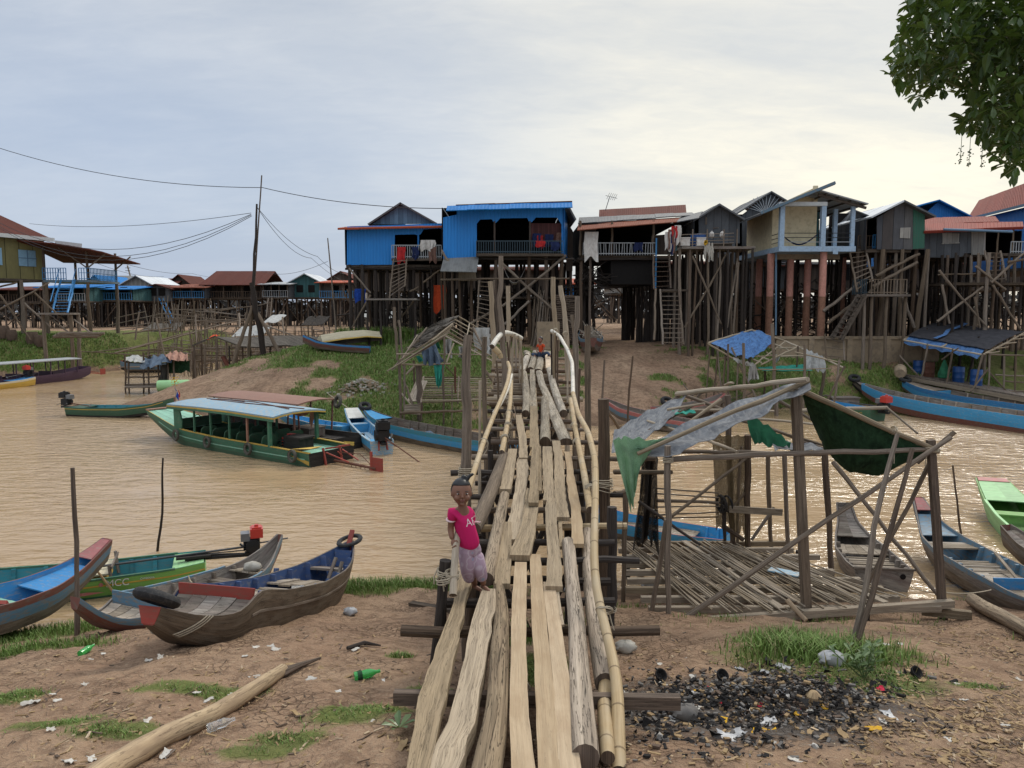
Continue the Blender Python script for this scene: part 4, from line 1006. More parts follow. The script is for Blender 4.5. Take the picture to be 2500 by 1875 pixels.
m=MB();a=D.w(1.35,.63,-.1);m.wood(a,D.w(1.75,.56,.55),.022,.02,.02);tag(m.build('stick','driftwood',None,smooth=True),'short stick leaning against the lime boat','stick')
E=Boat('tour_boat','large green covered tour boat with sky blue roof',V(-5.95,24.75,0),V(-14.4,30.6,0),
 [(0,.98,.9,-.12,.46),(1.5,1.04,.92,-.15,.50),(5,1.05,.92,-.15,.54),(7.2,1.0,.85,-.08,.62),(8.3,.86,.7,.16,.80),(9.4,.68,.55,.5,.97),(10.2,.55,.46,.80,1.08)],
 ('p_greendark','p_green','p_green','p_greendark'),(.45,.8),rimm='p_yellow',capm='boat_black')
E.rail(.0,7.4,'p_yellow',.09,.03,.012,name='gunwale');E.strip(.2,9.0,.62,'p_mint',.035,.015)
E.deck(7.3,10.15,lambda x:E.zg(x)-.03,'p_mint',.26,True,.012,name='foredeck');E.deck(.05,2.4,.30,'p_mint',.16,True,.012,name='aft_deck');E.deck(2.4,7.3,.22,'p_greendark',.3,True,.01,name='floor')
m=MB();m.box(V(10.12,0,1.09),.2,1.12,.05);m.build('bow_cap','p_rust',E.root)
P=[[V(x,y,1.56+.10*(1-(y/1.12)**2)-.02*abs(x-4.6))for y in(-1.12,-.75,-.3,.3,.75,1.12)]for x in(1.55,2.2,4,5.8,7.75)]
m=MB();m.sheet([r[::-1]for r in P],.05);rf=m.build('roof','p_sky',E.root)
m=MB()
for sd in(1,-1):
 for a,b in zip(P,P[1:]):m.bar(a[0 if sd<0 else 5]-V(0,0,.02),b[0 if sd<0 else 5]-V(0,0,.02),.035,.045,m=0);m.bar(a[0 if sd<0 else 5]-V(0,0,.085),b[0 if sd<0 else 5]-V(0,0,.085),.03,.08,m=1)
for r in(P[0],P[-1]):
 for a,b in zip(r,r[1:]):m.bar(a-V(0,0,.02),b-V(0,0,.02),.035,.045)
m.build('fascia',['p_yellow','p_green'],rf)
for x,mt in((1.9,'p_green'),(3.1,'p_rust'),(4.1,'p_green'),(5.2,'p_green'),(6.2,'p_green')):
 for sd in(1,-1):
  m=MB();w_=.11 if x<2 else .06;m.bar(V(x,sd*1.0,.5),V(x,sd*1.0,1.53),w_,w_);m.build('roof_post',mt,E.root)
for sd in(1,-1):
 m=MB();q=[V(7.55,sd*.98,.62),V(7.05,sd*1.0,.62),V(7.0,sd*1.0,.9),V(7.08,sd*1.03,1.30),V(6.6,sd*1.06,1.42),V(6.6,sd*1.08,1.5),V(7.4,sd*1.08,1.5)]
 r=[p-V(0,sd*.05,0)for p in q];m.poly(q if sd<0 else q[::-1]);m.poly(r[::-1]if sd<0 else r)
 for i in range(len(q)):m.poly([q[i],r[i],r[(i+1)% len(q)],q[(i+1)% len(q)]])
 m.build('cabin_side','p_green',E.root)
m=MB();m.box(V(7.28,0,.82),.05,1.7,.36);m.build('windscreen_board','p_greendark',E.root)
m=MB();m.torus(V(6.95,.45,.98),(1,0,.5),.17,.018,16,6);m.build('steering_wheel','iron_black',E.root)
for i,x in enumerate((2.75,3.45,4.15,4.85,5.55,6.25)):
 for y in(-.55,.55):
  m=MB();m.box(V(x,y,.40),.42,.62,.07)
  bk=[V(x-.22,y-.32,.42),V(x-.22,y+.32,.42),V(x-.3,y+.32,.72),V(x-.3,y+.22,.80),V(x-.3,y-.22,.80),V(x-.3,y-.32,.72)];r=[p+V(.05,0,0)for p in bk]
  m.poly(bk[::-1]);m.poly(r)
  for k in range(6):m.poly([bk[k],bk[(k+1)% 6],r[(k+1)% 6],r[k]])
  for dy in(-.28,.28):m.bar(V(x+.15,y+dy,.22),V(x+.15,y+dy,.38),.04,.04)
  m.build('seat','p_greendark',E.root)
m=MB()
m.box(V(1.55,.1,.52),.8,.62,.42);m.box(V(1.5,.1,.76),.86,.66,.06);
for k in range(3):m.box(V(1.85,.1,.40+k*.1),.9,.5,.02)
m.build('engine_box','boat_black',E.root)
m=MB();P=[]
for i in range(40):
 f=i/39;x=lerp(2.2,7.0,f);sg=abs(math.sin(f*math.pi*4))
 P.append([V(x,-1.02-.01*math.sin(i),1.50),V(x,-1.0+.02*math.cos(i*1.3),1.45-.09*sg),V(x,-.98+.03*math.sin(i*1.9),1.40-.17*sg)])
m.sheet(P,.006);P=[[V(2.25-.1*k,-1.0,1.48),V(2.22-.08*k,-.98,1.3-.02*k),V(2.2-.02*k,-.96,1.12-.1*k)]for k in range(4)];m.sheet(P,.006);m.build('curtain','c_peach',E.root)
m=MB()
for k in range(3):m.box(V(2.2,-.35+.22*k,.5+.1*(k % 2)),.28,.16,.34)
tag(m.build('life_jacket_pile','plastic_red',None),'orange red life jackets hung behind the seats of the tour boat','life jackets').matrix_world=Matrix.LocRotScale(E.root.location,E.root.rotation_euler,None)
for i,x in enumerate((.65,2.95,5.3,7.25)):
 c=E.w(x,1.12+(.0 if x<7 else .0),.34+.07*(x>7));n_=Matrix.LocRotScale(None,E.root.rotation_euler,None)@ V(.1,1,.05)
 tyre(c,n_,.17,.05,['first worn grey tyre fender from the stern of the green tour boat','second worn tyre fender from the stern of the green tour boat','tyre fender below the cabin posts of the green tour boat','tyre fender nearest the bow of the green tour boat'][i],'rubber_old','tyre fenders on the tour boat',.8)
m=MB()
for y in(-.35,.35):m.bar(V(.05,y,.55),V(-.1,y,-.05),.06,.06);m.bar(V(-.1,y,.42),V(-1.0,y*.6,.18),.035,.035);m.bar(V(-.08,y,.55),V(-.5,y*.9,.62),.05,.05)
m.bar(V(-.5,-.32,.62),V(-.5,.32,.62),.05,.05);m.bar(V(-.1,-.35,.2),V(-.6,.3,.5),.03,.03)
fr=m.build('rudder_frame','p_red',E.root)
m=MB();m.tube([V(-.1,0,.1),V(-2.1,.1,.08)],.045,8);m.build('propeller_shaft','iron_rust',fr);m=MB();m.box(V(-2.15,.1,.2),.5,.03,.46);m.box(V(-1.9,.1,.25),.08,.05,.7);m.build('rudder_blade','p_red',fr)
m=MB()
for k in range(6):m.tube([V(-1.0-.2*k,.1,.1),V(-1.05-.2*k,.12,-.12)],.012,5)
m.tube([V(-.9,.1,-.1),V(-2.2,.12,-.14)],.014,5);m.tube([V(-.3,.0,.4),V(-1.3,.0,.45),V(-2.0,.1,.1)],.014,5);m.build('propeller_guard','iron_rust',fr)
m=MB();m.poly([V(.55,-.99,.54),V(-.05,-.95,.58),V(-.05,-.9,.44)]);m.poly([V(.9,.99,.52),V(-.05,.96,.62),V(-.12,.5,.66),V(.1,.6,.56)]);m.poly([V(1.0,1.035,.36),V(.02,.965,.2),V(.02,.965,.06)][::-1]);m.build('stern_trim','p_yellow',E.root)
m=MB();m.tube([V(7.2,-.2,1.66),V(4.5,-.35,1.70),V(2,.1,1.68)],.02,6);m.tube([V(6.8,-.1,1.67),V(4.2,.1,1.71),V(1.7,-.3,1.66)],.018,6);m.tube([V(6.6,-.28,1.67),V(4.9,-.22,1.71)],.03,6);m.build('boat_pole','iron_rust',rf)
fl=thing('flag','small blue and red flag with yellow flowers on the bow post of the tour boat','flag',E.w(7.75,.75,1.5));c=E.w(7.75,.75,1.5)
m=MB();m.tube([c,c+V(0,0,.85)],.012,6);m.build('flagpole','pole_pale',fl)
m=MB();P=[[c+V(-.02+.02*math.sin(k*2),0,.62),c+V(.06+.05*k*.4,.02*math.sin(k*3),.5-.05*k),c+V(.1*k*.4,.03*math.cos(k),.28-.05*k)]for k in range(4)];m.sheet(P,.004);m.build('cloth','c_royal',fl)
m=MB();P=[[c+V(.11+.02*k,-.02,.56-.03*k),c+V(.14+.02*k,-.02,.4),c+V(.12+.03*k,-.03,.26)]for k in range(3)];m.sheet(P,.004);m.build('cloth','c_red',fl)
m=MB()
for k in range(22):p=c+V(R.gauss(0,.07),R.gauss(0,.07),.88+R.gauss(0,.09));m.box(p,.03,.03,.03,t=R.random())
m.build('flowers','wrap_yellow',fl)
F2=Boat('tour_boat','dark covered boat with rust red roof moored behind the green tour boat',V(-5.85,27.15,0),V(-12.6,31.6,0),
 [(0,.72,.62,-.08,.5),(2,.8,.66,-.1,.48),(5,.8,.66,-.1,.5),(7,.6,.45,0,.6),(8.1,.2,.1,.4,.85)],('boat_black','boat_black','boat_black','boat_black'),rimm='boat_grey')
F2.deck(.1,2.4,.3,'boat_black',.16,False);m=MB();m.box(V(2.2,0,.48),.9,.8,.3);m.box(V(2.2,0,.66),.95,.85,.04);m.build('engine_box','boat_grey',F2.root)
P=[[V(x,y,1.62+.09*(1-(y/1)**2))for y in(1,.5,0,-.5,-1)]for x in(1.6,3,5,6.9)];m=MB();m.sheet(P,.04);m.build('roof','p_rust',F2.root)
for x in(1.8,3,4.3,5.6,6.7):
 for sd in(1,-1):m=MB();m.bar(V(x,sd*.78,.5),V(x,sd*.86,1.62),.05,.05);m.build('roof_post','p_redbrown',F2.root)
tyre(F2.w(1.4,-.75,1.60),F2.root.rotation_euler.to_matrix()@ V(.3,1,.3),.2,.06,'tyre hanging on the corner of the rust red roof','rubber_old')
BB=Boat('small_boat','small bright blue boat half hidden behind the dark covered boat',V(-6.6,30.3,0),V(-10.4,32.6,.1),[(0,.4,.32,0,.42),(1.5,.48,.38,-.04,.4),(3.2,.3,.2,.1,.5),(4,.1,.05,.35,.7)],('p_boatblue',)*4,rimm='p_cream');BB.deck(.1,.9,.3,'p_boatblue',.2,True);BB.ribs([1.2,1.7,2.3],'p_boatblue')
G=Boat('motor_boat','small dark green boat with yellow line and outboard engine near the mud spit',V(-21.3,36.5,-.02),V(-15.9,35.5,.02),[(0,.55,.46,-.02,.48),(1,.6,.5,-.05,.46),(3,.58,.48,-.05,.48),(4.3,.36,.22,.12,.62),(5,.2,.1,.4,.8),(5.5,.09,.05,.68,.95)],
 ('boat_black','p_greendark','p_greendark','p_teal'),(.3,.8),rimm='p_teal',capm='p_redbrown')
G.strip(0,5,.8,'p_yellow',.03,.006,'painted_line');G.deck(.02,.9,lambda x:G.zg(x)-.05,'p_greendark',.5,True,0,name='stern_deck');G.ribs([1.3,1.9,2.5,3.1],'p_teal');G.deck(4.6,5.45,lambda x:G.zg(x)-.01,'p_redbrown',.4,True,0,name='nose_board');longtail(G,-.35,0,.66,(.9,.05,.45),False,1.6,(-.9,0,.5))
H=Boat('motor_boat','narrow bright blue boat with white nose and black longtail engine',V(-4.55,26.2,0),V(-6.95,32.4,.1),[(0,.42,.36,-.05,.5),(1.5,.44,.36,-.08,.44),(4.2,.42,.34,-.05,.46),(5.4,.36,.28,.05,.55),(6.5,.3,.24,.4,.78)],('boat_grey','p_boatblue','p_boatblue','p_boatblue'),(.5,.7),rimm='p_sky',capm='p_sky')
H.deck(5.2,6.5,lambda x:H.zg(x)-.01,'p_white',.7,True,0,name='foredeck',jit=0);H.seat(4.7,.4,.38,'p_sky');H.cross(4.45,.05,.4,'p_boatblue');H.ribs([1.2,1.6,2.0,2.4,2.8,3.2,3.6,4.0],'p_sky',.05,.05);H.rail(.1,5.2,'p_sky',.07,.04);H.deck(.02,.8,.42,'p_boatblue',.4,True,name='stern_deck');H.deck(1.0,4.3,.06,'p_sky',.18,True,.02)
longtail(H,-.1,0,.72,(-1.9,-1.0,-.05),False,1.8);m=MB();m.bar(V(-.2,.15,.2),V(.1,.1,.8),.06,.06);m.bar(V(-.2,-.15,.2),V(.1,-.1,.8),.06,.06);m.build('engine_stand','p_red',H.root)
I_=Boat('cargo_boat','long turquoise and blue boat with grey ribbed inside moored at the bridge',V(-.1,25.7,-.02),V(-6.1,31.3,.05),[(0,.5,.4,-.05,.6),(1,.62,.5,-.1,.56),(4,.68,.54,-.1,.56),(6.4,.6,.45,-.02,.6),(7.4,.4,.26,.2,.72),(8.0,.2,.1,.5,.88),(8.3,.1,.05,.7,1.0)],
 ('boat_brown','p_boatblue','p_turq','boat_grey'),(.45,.75),rimm='boat_grey',capm='p_boatblue')
I_.deck(.6,6.6,.2,'boat_board',.3,True,.01);I_.ribs([1+.5*k for k in range(11)],'boat_grey',.05,.06,floor=False);I_.cross(6.7,.2,.62,'boat_grey');I_.deck(7,8.2,lambda x:I_.zg(x)-.05,'p_boatblue',.4,True,0,name='foredeck')
tyre(I_.w(8.25,0,1.02),(.2,-.5,1),.2,.075,'black tyre hung on the bow of the long turquoise boat')
m=MB();P=[[I_.w(4.3+.22*i,-.35+.14*j,.26+.10*math.sin(i*1.3)*math.cos(j*1.1)+.06*R.random())for j in range(6)]for i in range(9)];m.sheet(P,.01);tag(m.build('net_heap','tarp_bluegrey',None,smooth=True),'bundle of blue grey net lying in the long turquoise boat','fishing net')
pJ,qJ=gnd(788,868),gnd(912,838);pJ=onz(-10.9,42.8)+V(0,0,.72);qJ=onz(-8.1,44.6)+V(0,0,.95)
J=Boat('upturned_boat','cream boat lying upside down across another boat on the grass',pJ,qJ,[(0,.42,.34,0,.5),(1.2,.52,.42,-.05,.48),(2.6,.5,.38,0,.5),(3.6,.25,.15,.15,.6)],('p_cream','p_cream','p_yellow','boat_grey'),(.5,.86),roll=math.pi-.35,rimm='p_yellow',capm='p_cream')
K=Boat('small_boat','red and blue boat lying on the grass under the cream upturned one',onz(-8.0,42.6),onz(-11.6,42.2)+V(0,0,.1),[(0,.45,.36,0,.42),(1.5,.52,.42,0,.4),(2.9,.36,.24,.06,.5),(3.7,.12,.06,.36,.78)],('boat_brown','p_redbrown','p_blue','boat_black'),(.35,.75),rimm='p_red')
K.seat(1.5,.2,.3,'boat_grey')
L2=Boat('tour_boat','dark purple covered boat with pale flat roof by the left grassy bank',V(-34.9,47.6,0),V(-32.25,57.0,0),[(0,.9,.8,-.1,.6),(3,.95,.8,-.12,.55),(7,.9,.75,-.1,.6),(9.2,.7,.6,.1,.8),(9.8,.6,.5,.3,.9)],('p_purple','p_purple','p_purple','p_purple'),rimm='p_redbrown',capm='p_purple')
m=MB();P=[[V(x,y,1.52+.05*(1-y*y))for y in(1,.4,-.4,-1)]for x in(-.5,3,6,8.6)];m.sheet(P,.06);m.build('roof','c_zinc',L2.root)
for x in(.5,2,3.3,4.6,6,7.2,8.3):
 for sd in(1,-1):m=MB();m.bar(V(x,sd*.85,.55),V(x,sd*.9,1.5),.06,.06);m.build('roof_post','p_purple',L2.root)
for x in(1.5,2.6,4.0,5.4,6.6):m=MB();m.box(V(x,0,.45),.4,1.3,.08);m.box(V(x-.2,0,.62),.06,1.3,.34);m.build('seat','p_purple',L2.root)
m=MB();m.bar(V(9.8,0,.4),V(11.5,.1,.2),.06,.06);m.bar(V(9.8,.3,.6),V(11.2,.1,.3),.04,.04);m.box(V(11.6,.1,.35),.5,.04,.45);m.build('rudder_frame','p_red',L2.root)
M2=Boat('small_boat','yellow and blue boat in front of the purple covered boat at left',V(-34.2,45.4,0),V(-32.6,51.3,0),[(0,.45,.35,0,.5),(2,.55,.42,-.05,.42),(5,.5,.4,-.03,.5),(6,.42,.34,.05,.6)],('p_yellow','p_yellow','p_cream','p_blue'),(.4,.75),rimm='p_blue',capm='p_cream')
M2.deck(4.2,6,lambda x:M2.zg(x)-.02,'p_blue',.4,True,0,name='foredeck');longtail(M2,5.8,0,.9,(4.2,0,.7),True,1.6)
Nb=Boat('rowing_boat','small grey wooden boat with pointed bow behind the bamboo platform',V(6.67,13.2,0),V(7.0,15.7,.02),[(0,.50,.40,-.04,.40),(.6,.53,.42,-.06,.38),(1.6,.5,.38,-.05,.4),(2.3,.34,.22,.03,.5),(2.75,.2,.11,.2,.68),(3.1,.16,.08,.5,.98)],('boat_grey','boat_grey','boat_grey','boat_grey'),rimm='boat_grey',capm='boat_grey',sx=.8)
Nb.deck(.12,.6,.24,'boat_board',.14,True);Nb.deck(.62,1.35,.26,'boat_board',.09,False,.02,jit=.012);Nb.deck(1.38,2.1,.3,'boat_board',.16,True);Nb.ribs([.25,.5,.8,1.1,1.45,1.85],'boat_grey',.05,.09);Nb.deck(2.25,3.05,lambda x:Nb.zg(x)-.06,'boat_grey',.3,True,0,name='foredeck')
m=MB();m.lathe([(0,0),(.05,0),(.05,.012),(0,.012)],V(-.004,-.32,.28),V(-1,0,0),12);m.build('drain_hole','shade_inside',Nb.root);m=MB();m.bar(V(.0,-.53,.41),V(.0,.53,.41),.05,.035);m.build('transom_cap','boat_grey',Nb.root)
O=Boat('rowing_boat','grey blue boat with red tipped bow and blue stern board by the right shore',V(8.3,11.2,.2),V(8.68,15.9,.0),[(0,.36,.22,.12,.4),(.5,.47,.34,.02,.40),(1.0,.53,.4,0,.44),(1.5,.56,.43,-.03,.44),(3,.54,.42,-.05,.43),(4,.42,.28,.03,.5),(4.6,.25,.14,.22,.66),(5.0,.16,.09,.5,.9),(5.25,.12,.06,.66,1.05)],('boat_brown','boat_grey','p_blue_grey','p_blue_grey'),(.5,.8),rimm='boat_grey',capm='p_redpale',sx=.89)
O.cross(.85,.2,.5,'p_blue',.035,over=.02);O.deck(.1,.8,lambda x:.3,'boat_board',.16,True,name='stern_deck');O.deck(1.0,2.1,.23,'boat_board',.2,True,jit=.01);O.deck(2.15,3.0,.25,'boat_board',.08,False,.02,jit=.012);O.ribs([1.3,1.7,2.1,2.5,2.9,3.3],'p_blue_grey',.06,.09);O.seat(3.65,.5,.38,'boat_board',boards=4);O.deck(4.1,4.85,lambda x:O.zg(x)-.07,'p_blue_grey',.3,True,0,name='foredeck');O.deck(4.9,5.22,lambda x:O.zg(x)-.012,'p_redpale',.3,True,0,name='nose_board',jit=0)
m=MB();m.bar(O.w(1.1,-.1,.3),O.w(2.75,-.42,.47),.05,.03);tag(m.build('oar','boat_board',None),'thin wooden pole lying across the grey blue boat','oar')
Pb=Boat('motor_boat','lime green boat with flat red edged bow at the right edge',V(10.9,15.1,0),V(12.25,19.1,.05),[(0,.5,.42,-.04,.42),(1.5,.52,.42,-.06,.42),(2.6,.5,.4,0,.5),(3.5,.42,.34,.3,.62),(4.1,.36,.3,.52,.72)],('p_limepale','p_limepale','p_limepale','p_lime'),rimm='p_lime',capm='p_redpale')
Pb.deck(2.6,4.1,lambda x:Pb.zg(x)-.012,'p_limepale',.5,True,0,name='foredeck',jit=0);Pb.deck(3.86,4.09,lambda x:Pb.zg(x)+.006,'p_redpale',.5,True,0,name='nose_board',jit=0);Pb.seat(2.1,.35,.33,'p_lime');Pb.rail(0,2.6,'p_limepale',.06,.04)
m=MB();m.lathe([(0,0),(.13,0),(.13,.004),(0,.004)],V(3.45,0,.615),V(-.12,0,1),14);m.build('painted_emblem','p_redpale',Pb.root)
Qb=Boat('rowing_boat','weathered brown boat with slatted seat at the right edge in front of the lime boat',V(10.6,11.2,.25),V(9.75,14.7,.0),[(0,.3,.2,.1,.4),(.9,.45,.35,0,.4),(2.2,.44,.34,0,.42),(3.0,.28,.16,.12,.56),(3.5,.14,.07,.38,.8)],('boat_brown','boat_grey','boat_brown','boat_grey'),rimm='boat_grey',capm='p_redbrown');Qb.deck(.8,2.2,.26,'boat_board',.09,True,.02);Qb.deck(2.4,3.4,lambda x:Qb.zg(x)-.06,'boat_grey',.3,True,0,name='foredeck');Qb.ribs([1.1,1.6,2.1],'boat_grey')
Rb=Boat('rowing_boat','blue boat with red rim moored behind the bamboo platform',V(4.5,15.45,0),V(1.5,17.2,0),[(0,.42,.34,-.03,.36),(1,.5,.4,-.06,.34),(2.4,.42,.3,-.02,.4),(3.4,.12,.06,.3,.66)],('boat_brown','p_boatblue','p_boatblue','p_boatblue'),rimm='p_red',capm='p_boatblue');Rb.deck(.7,2.6,.2,'boat_board',.12,True,.015);Rb.ribs([.3,.55],'p_boatblue')
Sb=Boat('cargo_boat','very long blue boat with red waterline and ribbed grey inside at far right',V(23.2,27.5,-.05),V(18.2,39.3,.15),[(0,.6,.5,-.1,.8),(3,.8,.62,-.15,.72),(8,.8,.62,-.12,.72),(10.6,.66,.48,0,.82),(12.0,.34,.2,.3,1.0),(12.7,.14,.07,.6,1.14)],('p_redbrown','p_boatblue','p_boatblue','boat_grey'),(.42,.8),rimm='boat_board',capm='p_boatblue')
Sb.ribs([1+.7*k for k in range(15)],'boat_board',.07,.07,floor=False);Sb.deck(.5,10.8,.16,'boat_board',.35,True,.01);Sb.cross(11.2,.2,.9,'boat_grey');tyre(Sb.w(10.2,.1,.34),(.1,.1,1),.3,.1,'big black tyre lying in the long blue boat','rubber')
Tb=Boat('cargo_boat','second long blue boat moored behind the one with the red waterline',V(26.0,30.5,-.03),V(21.4,41.2,.2),[(0,.6,.5,-.1,.75),(3,.75,.6,-.12,.68),(8,.74,.58,-.1,.7),(10.2,.55,.4,.05,.82),(11.2,.26,.15,.35,.98),(11.7,.12,.06,.6,1.1)],('boat_brown','p_boatblue','p_blue','boat_grey'),(.3,.7),rimm='boat_board',capm='p_blue_grey')
Tb.ribs([2+.8*k for k in range(9)],'boat_board',.07,.07,floor=False);Tb.deck(.5,9.2,.2,'boat_board',.35,True,.01);Tb.cross(9.3,.2,.75,'p_boatblue',.05);Tb.deck(9.6,11.5,lambda x:Tb.zg(x)-.06,'boat_board',.3,True,name='foredeck');tyre(Tb.w(11.6,0,1.12),(.1,-.4,1),.24,.09,'black tyre on the bow of the second long blue boat')
AAb=Boat('rowing_boat','dark weathered boat with tyred bow on the bank behind the long blue boat',V(20.9,36.5,.0),V(18.7,41.4,.35),[(0,.4,.3,0,.5),(2,.55,.42,-.04,.46),(4,.4,.26,.06,.58),(5,.2,.1,.4,.85),(5.4,.1,.05,.6,1.0)],('boat_black','boat_grey','boat_black','boat_grey'),rimm='boat_grey',capm='boat_grey');AAb.deck(3.6,5.2,lambda x:AAb.zg(x)-.05,'boat_grey',.2,True,name='foredeck');tyre(AAb.w(5.35,0,1.02),(-.1,-.5,1),.24,.09,'black tyre on the bow of the dark weathered boat at the bank')
U=Boat('motor_boat','green hulled boat with bright blue inside and small engine below the green tarp',V(16.75,34.4,0),V(14.9,38.6,.05),[(0,.5,.42,-.05,.55),(1,.56,.45,-.08,.5),(3.2,.5,.38,0,.55),(4.5,.16,.08,.4,.8)],('p_greendark','p_green','p_green','p_boatblue'),rimm='p_blue',capm='p_greendark')
U.ribs([.8,1.3,1.8,2.3],'p_boatblue');U.seat(1.6,.3,.4,'p_boatblue');U.deck(.05,.6,.48,'p_blue',.4,True,name='stern_deck');longtail(U,-.3,0,.7,(1.6,.1,.7),True,1.7)
text_mesh('HCC',.34,U.root,'p_yellow',Matrix.Translation(V(.75,.565,.14))@ Matrix.Rotation(math.pi,4,'Z')@ Matrix.Rotation(rad(84),4,'X'))
Wb=Boat('rowing_boat','red and blue boat heaped with firewood on the bank beside the path',onz(4.6,45.6)+V(0,0,.1),onz(4.45,41.8)+V(0,0,.25),[(0,.55,.4,.1,.75),(1.5,.72,.5,0,.7),(2.8,.66,.45,0,.75),(3.6,.45,.22,.18,.85),(4.1,.2,.08,.5,1.0)],('boat_grey','p_redbrown','p_blue_grey','boat_black'),(.4,.75),rimm='p_blue_grey',capm='p_redbrown')
m=MB()
for k in range(70):a=V(R.uniform(.4,3.2),R.uniform(-.5,.5),R.uniform(.45,.95));d=V(R.gauss(0,.5),R.gauss(0,.3),R.uniform(-.05,.55));m.wood(a-d*.5,a+d,R.uniform(.015,.035),None,.02,5,2)
o=m.build('firewood_heap','boat_board',None);kind(tag(o,'loose pale firewood heaped in the beached boat by the path','firewood'),'stuff');o.matrix_world=Matrix.LocRotScale(Wb.root.location,Wb.root.rotation_euler,None)
Xb=Boat('rowing_boat','faded red rimmed boat just right of the bridge on the far shore',V(7.4,31.0,0),V(3.9,33.6,.35),[(0,.5,.4,-.04,.5),(1.5,.6,.46,-.06,.48),(3.2,.46,.32,.05,.58),(4.2,.15,.08,.4,.85)],('boat_brown','p_blue_grey','p_redpale','boat_grey'),(.35,.7),rimm='p_redpale',capm='p_redpale');Xb.ribs([.6,1.1,1.6,2.1,2.6],'boat_grey');Xb.deck(.4,2.8,.16,'boat_grey',.2,True)
Yb=Boat('rowing_boat','dark boat with red stern moored at the creek mouth below the grassy bank',V(-32.1,62.2,0),V(-27.3,63.0,0),[(0,.4,.25,.3,1.0),(.6,.6,.4,0,.8),(2.6,.7,.5,-.05,.7),(4.8,.4,.3,.1,.8)],('boat_black','p_blue_grey','p_blue_grey','boat_black'),rimm='boat_grey',capm='p_red')
YB2=Boat('rowing_boat','faded red boat with a tyre, drawn up behind the torn tarp frame',V(6.6,34.2,.15),V(10.2,36.2,.3),[(0,.45,.35,0,.5),(1.5,.55,.42,0,.46),(3.2,.4,.28,.06,.56),(4.1,.12,.06,.4,.8)],('boat_brown','boat_grey','p_redpale','boat_grey'),rimm='p_redpale');tyre(onz(7.4,35.9)+V(0,0,.3),(.2,-.6,1),.24,.09,'tyre leaning on the faded red boat on the far shore')
UP=V(0,0,1)
def panel(m,pts,th=.06,t=None,mi=0,back=None):
 """a flat upright sheet with an outline, u horizontal and v vertical; thickness away from the viewer"""
 pts=[Vector(p)for p in pts];n=V(0,0,0)
 for a,b in zip(pts,pts[1:]+pts[:1]):n+=(a-pts[0]).cross(b-pts[0])
 n.normalize();c=sum(pts,V(0,0,0))/len(pts)
 if n.dot(V(0,0,CAMZ)-c)<0:n=-n;pts.reverse()
 h=UP.cross(n);h=h.normalized()if h.length>.05 else V(1,0,0);w_=n.cross(h)
 t=R.random()if t is None else t;u0=R.random()*7
 uv=[((p).dot(h)+u0,p.dot(w_))for p in pts];q=[p-n*th for p in pts]
 m.poly(pts,t,mi,uv);m.poly(q[::-1],t,mi if back is None else back,uv[::-1])
 for i in range(len(pts)):
  j=(i+1)% len(pts);m.poly([pts[j],pts[i],q[i],q[j]],t,mi)
def pxp(d,*xy):return[at(x,y,d)for x,y in xy]
def wallp(root,d,xy,mat,name='wall',th=.07):
 m=MB();panel(m,pxp(d,*xy),th);return m.build(name,mat,root)
def roofq(root,a,b,c,d_,mat,name='roof',th=.05,nv=1):
 """roof sheet: a-b along the eave, c-d along the ridge (c above b); ribs run up the slope"""
 m=MB();a,b,c,d_=map(Vector,(a,b,c,d_));t=R.random();n=(b-a).cross(d_-a).normalized()
 if n.z<0:n=-n
 u0=R.random()*5;L=(b-a).length;H=(d_-a).length
 k=max(1,int(L/1.1));
 for i in range(k):
  f,g=i/k,(i+1)/k;o=R.uniform(-.012,.012);q=[a.lerp(b,f)+n*o,a.lerp(b,g)+n*o,d_.lerp(c,g)+n*o,d_.lerp(c,f)+n*o];r=[p-n*th for p in q]
  uv=[(u0+f*L,0),(u0+g*L,0),(u0+g*L,H),(u0+f*L,H)];tt=t+R.uniform(-.25,.25)
  fl=(q[1]-q[0]).cross(q[3]-q[0]).dot(n)<0
  if fl:q.reverse();r.reverse();uv.reverse()
  m.poly(q,tt,0,uv);m.poly(r[::-1],tt,0,uv[::-1])
  for j in range(4):jj=(j+1)% 4;m.poly([q[jj],q[j],r[j],r[jj]],tt)
 return m.build(name,mat,root)
def xb(root,name,x0,x1,y0,y1,z0,z1,mat):
 m=MB();m.box(V((x0+x1)/2,(y0+y1)/2,(z0+z1)/2),x1-x0,y1-y0,z1-z0);return m.build(name,mat,root)
def stilt(root,x,y,zt,r=.1,mat='pole_dark',lean=0,name='stilt'):
 m=MB();g=gh(x,y);m.wood(V(x+R.gauss(0,.06)+lean,y,g-.3),V(x,y,zt),r*1.08,r*.9,.02,7,4);return m.build(name,mat,root,smooth=True)
def stilts(root,x0,x1,nx,ys,zt,r=.09,mats=('pole_dark','pole_dark','pole_brown'),skip=None):
 for j,y in enumerate(ys):
  for i in range(nx):
   x=lerp(x0,x1,(i+.5*(j % 2)*.6)/max(1,nx-1))+R.uniform(-.18,.18)
   if skip and skip(x,y):continue
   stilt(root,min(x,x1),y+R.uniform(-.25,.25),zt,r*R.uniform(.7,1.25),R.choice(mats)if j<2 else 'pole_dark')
def pole(root,p,q,r=.05,mat='pole_grey',name='brace',bend=.015):
 m=MB();m.wood(p,q,r,r*.85,bend,7);return m.build(name,mat,root,smooth=True)
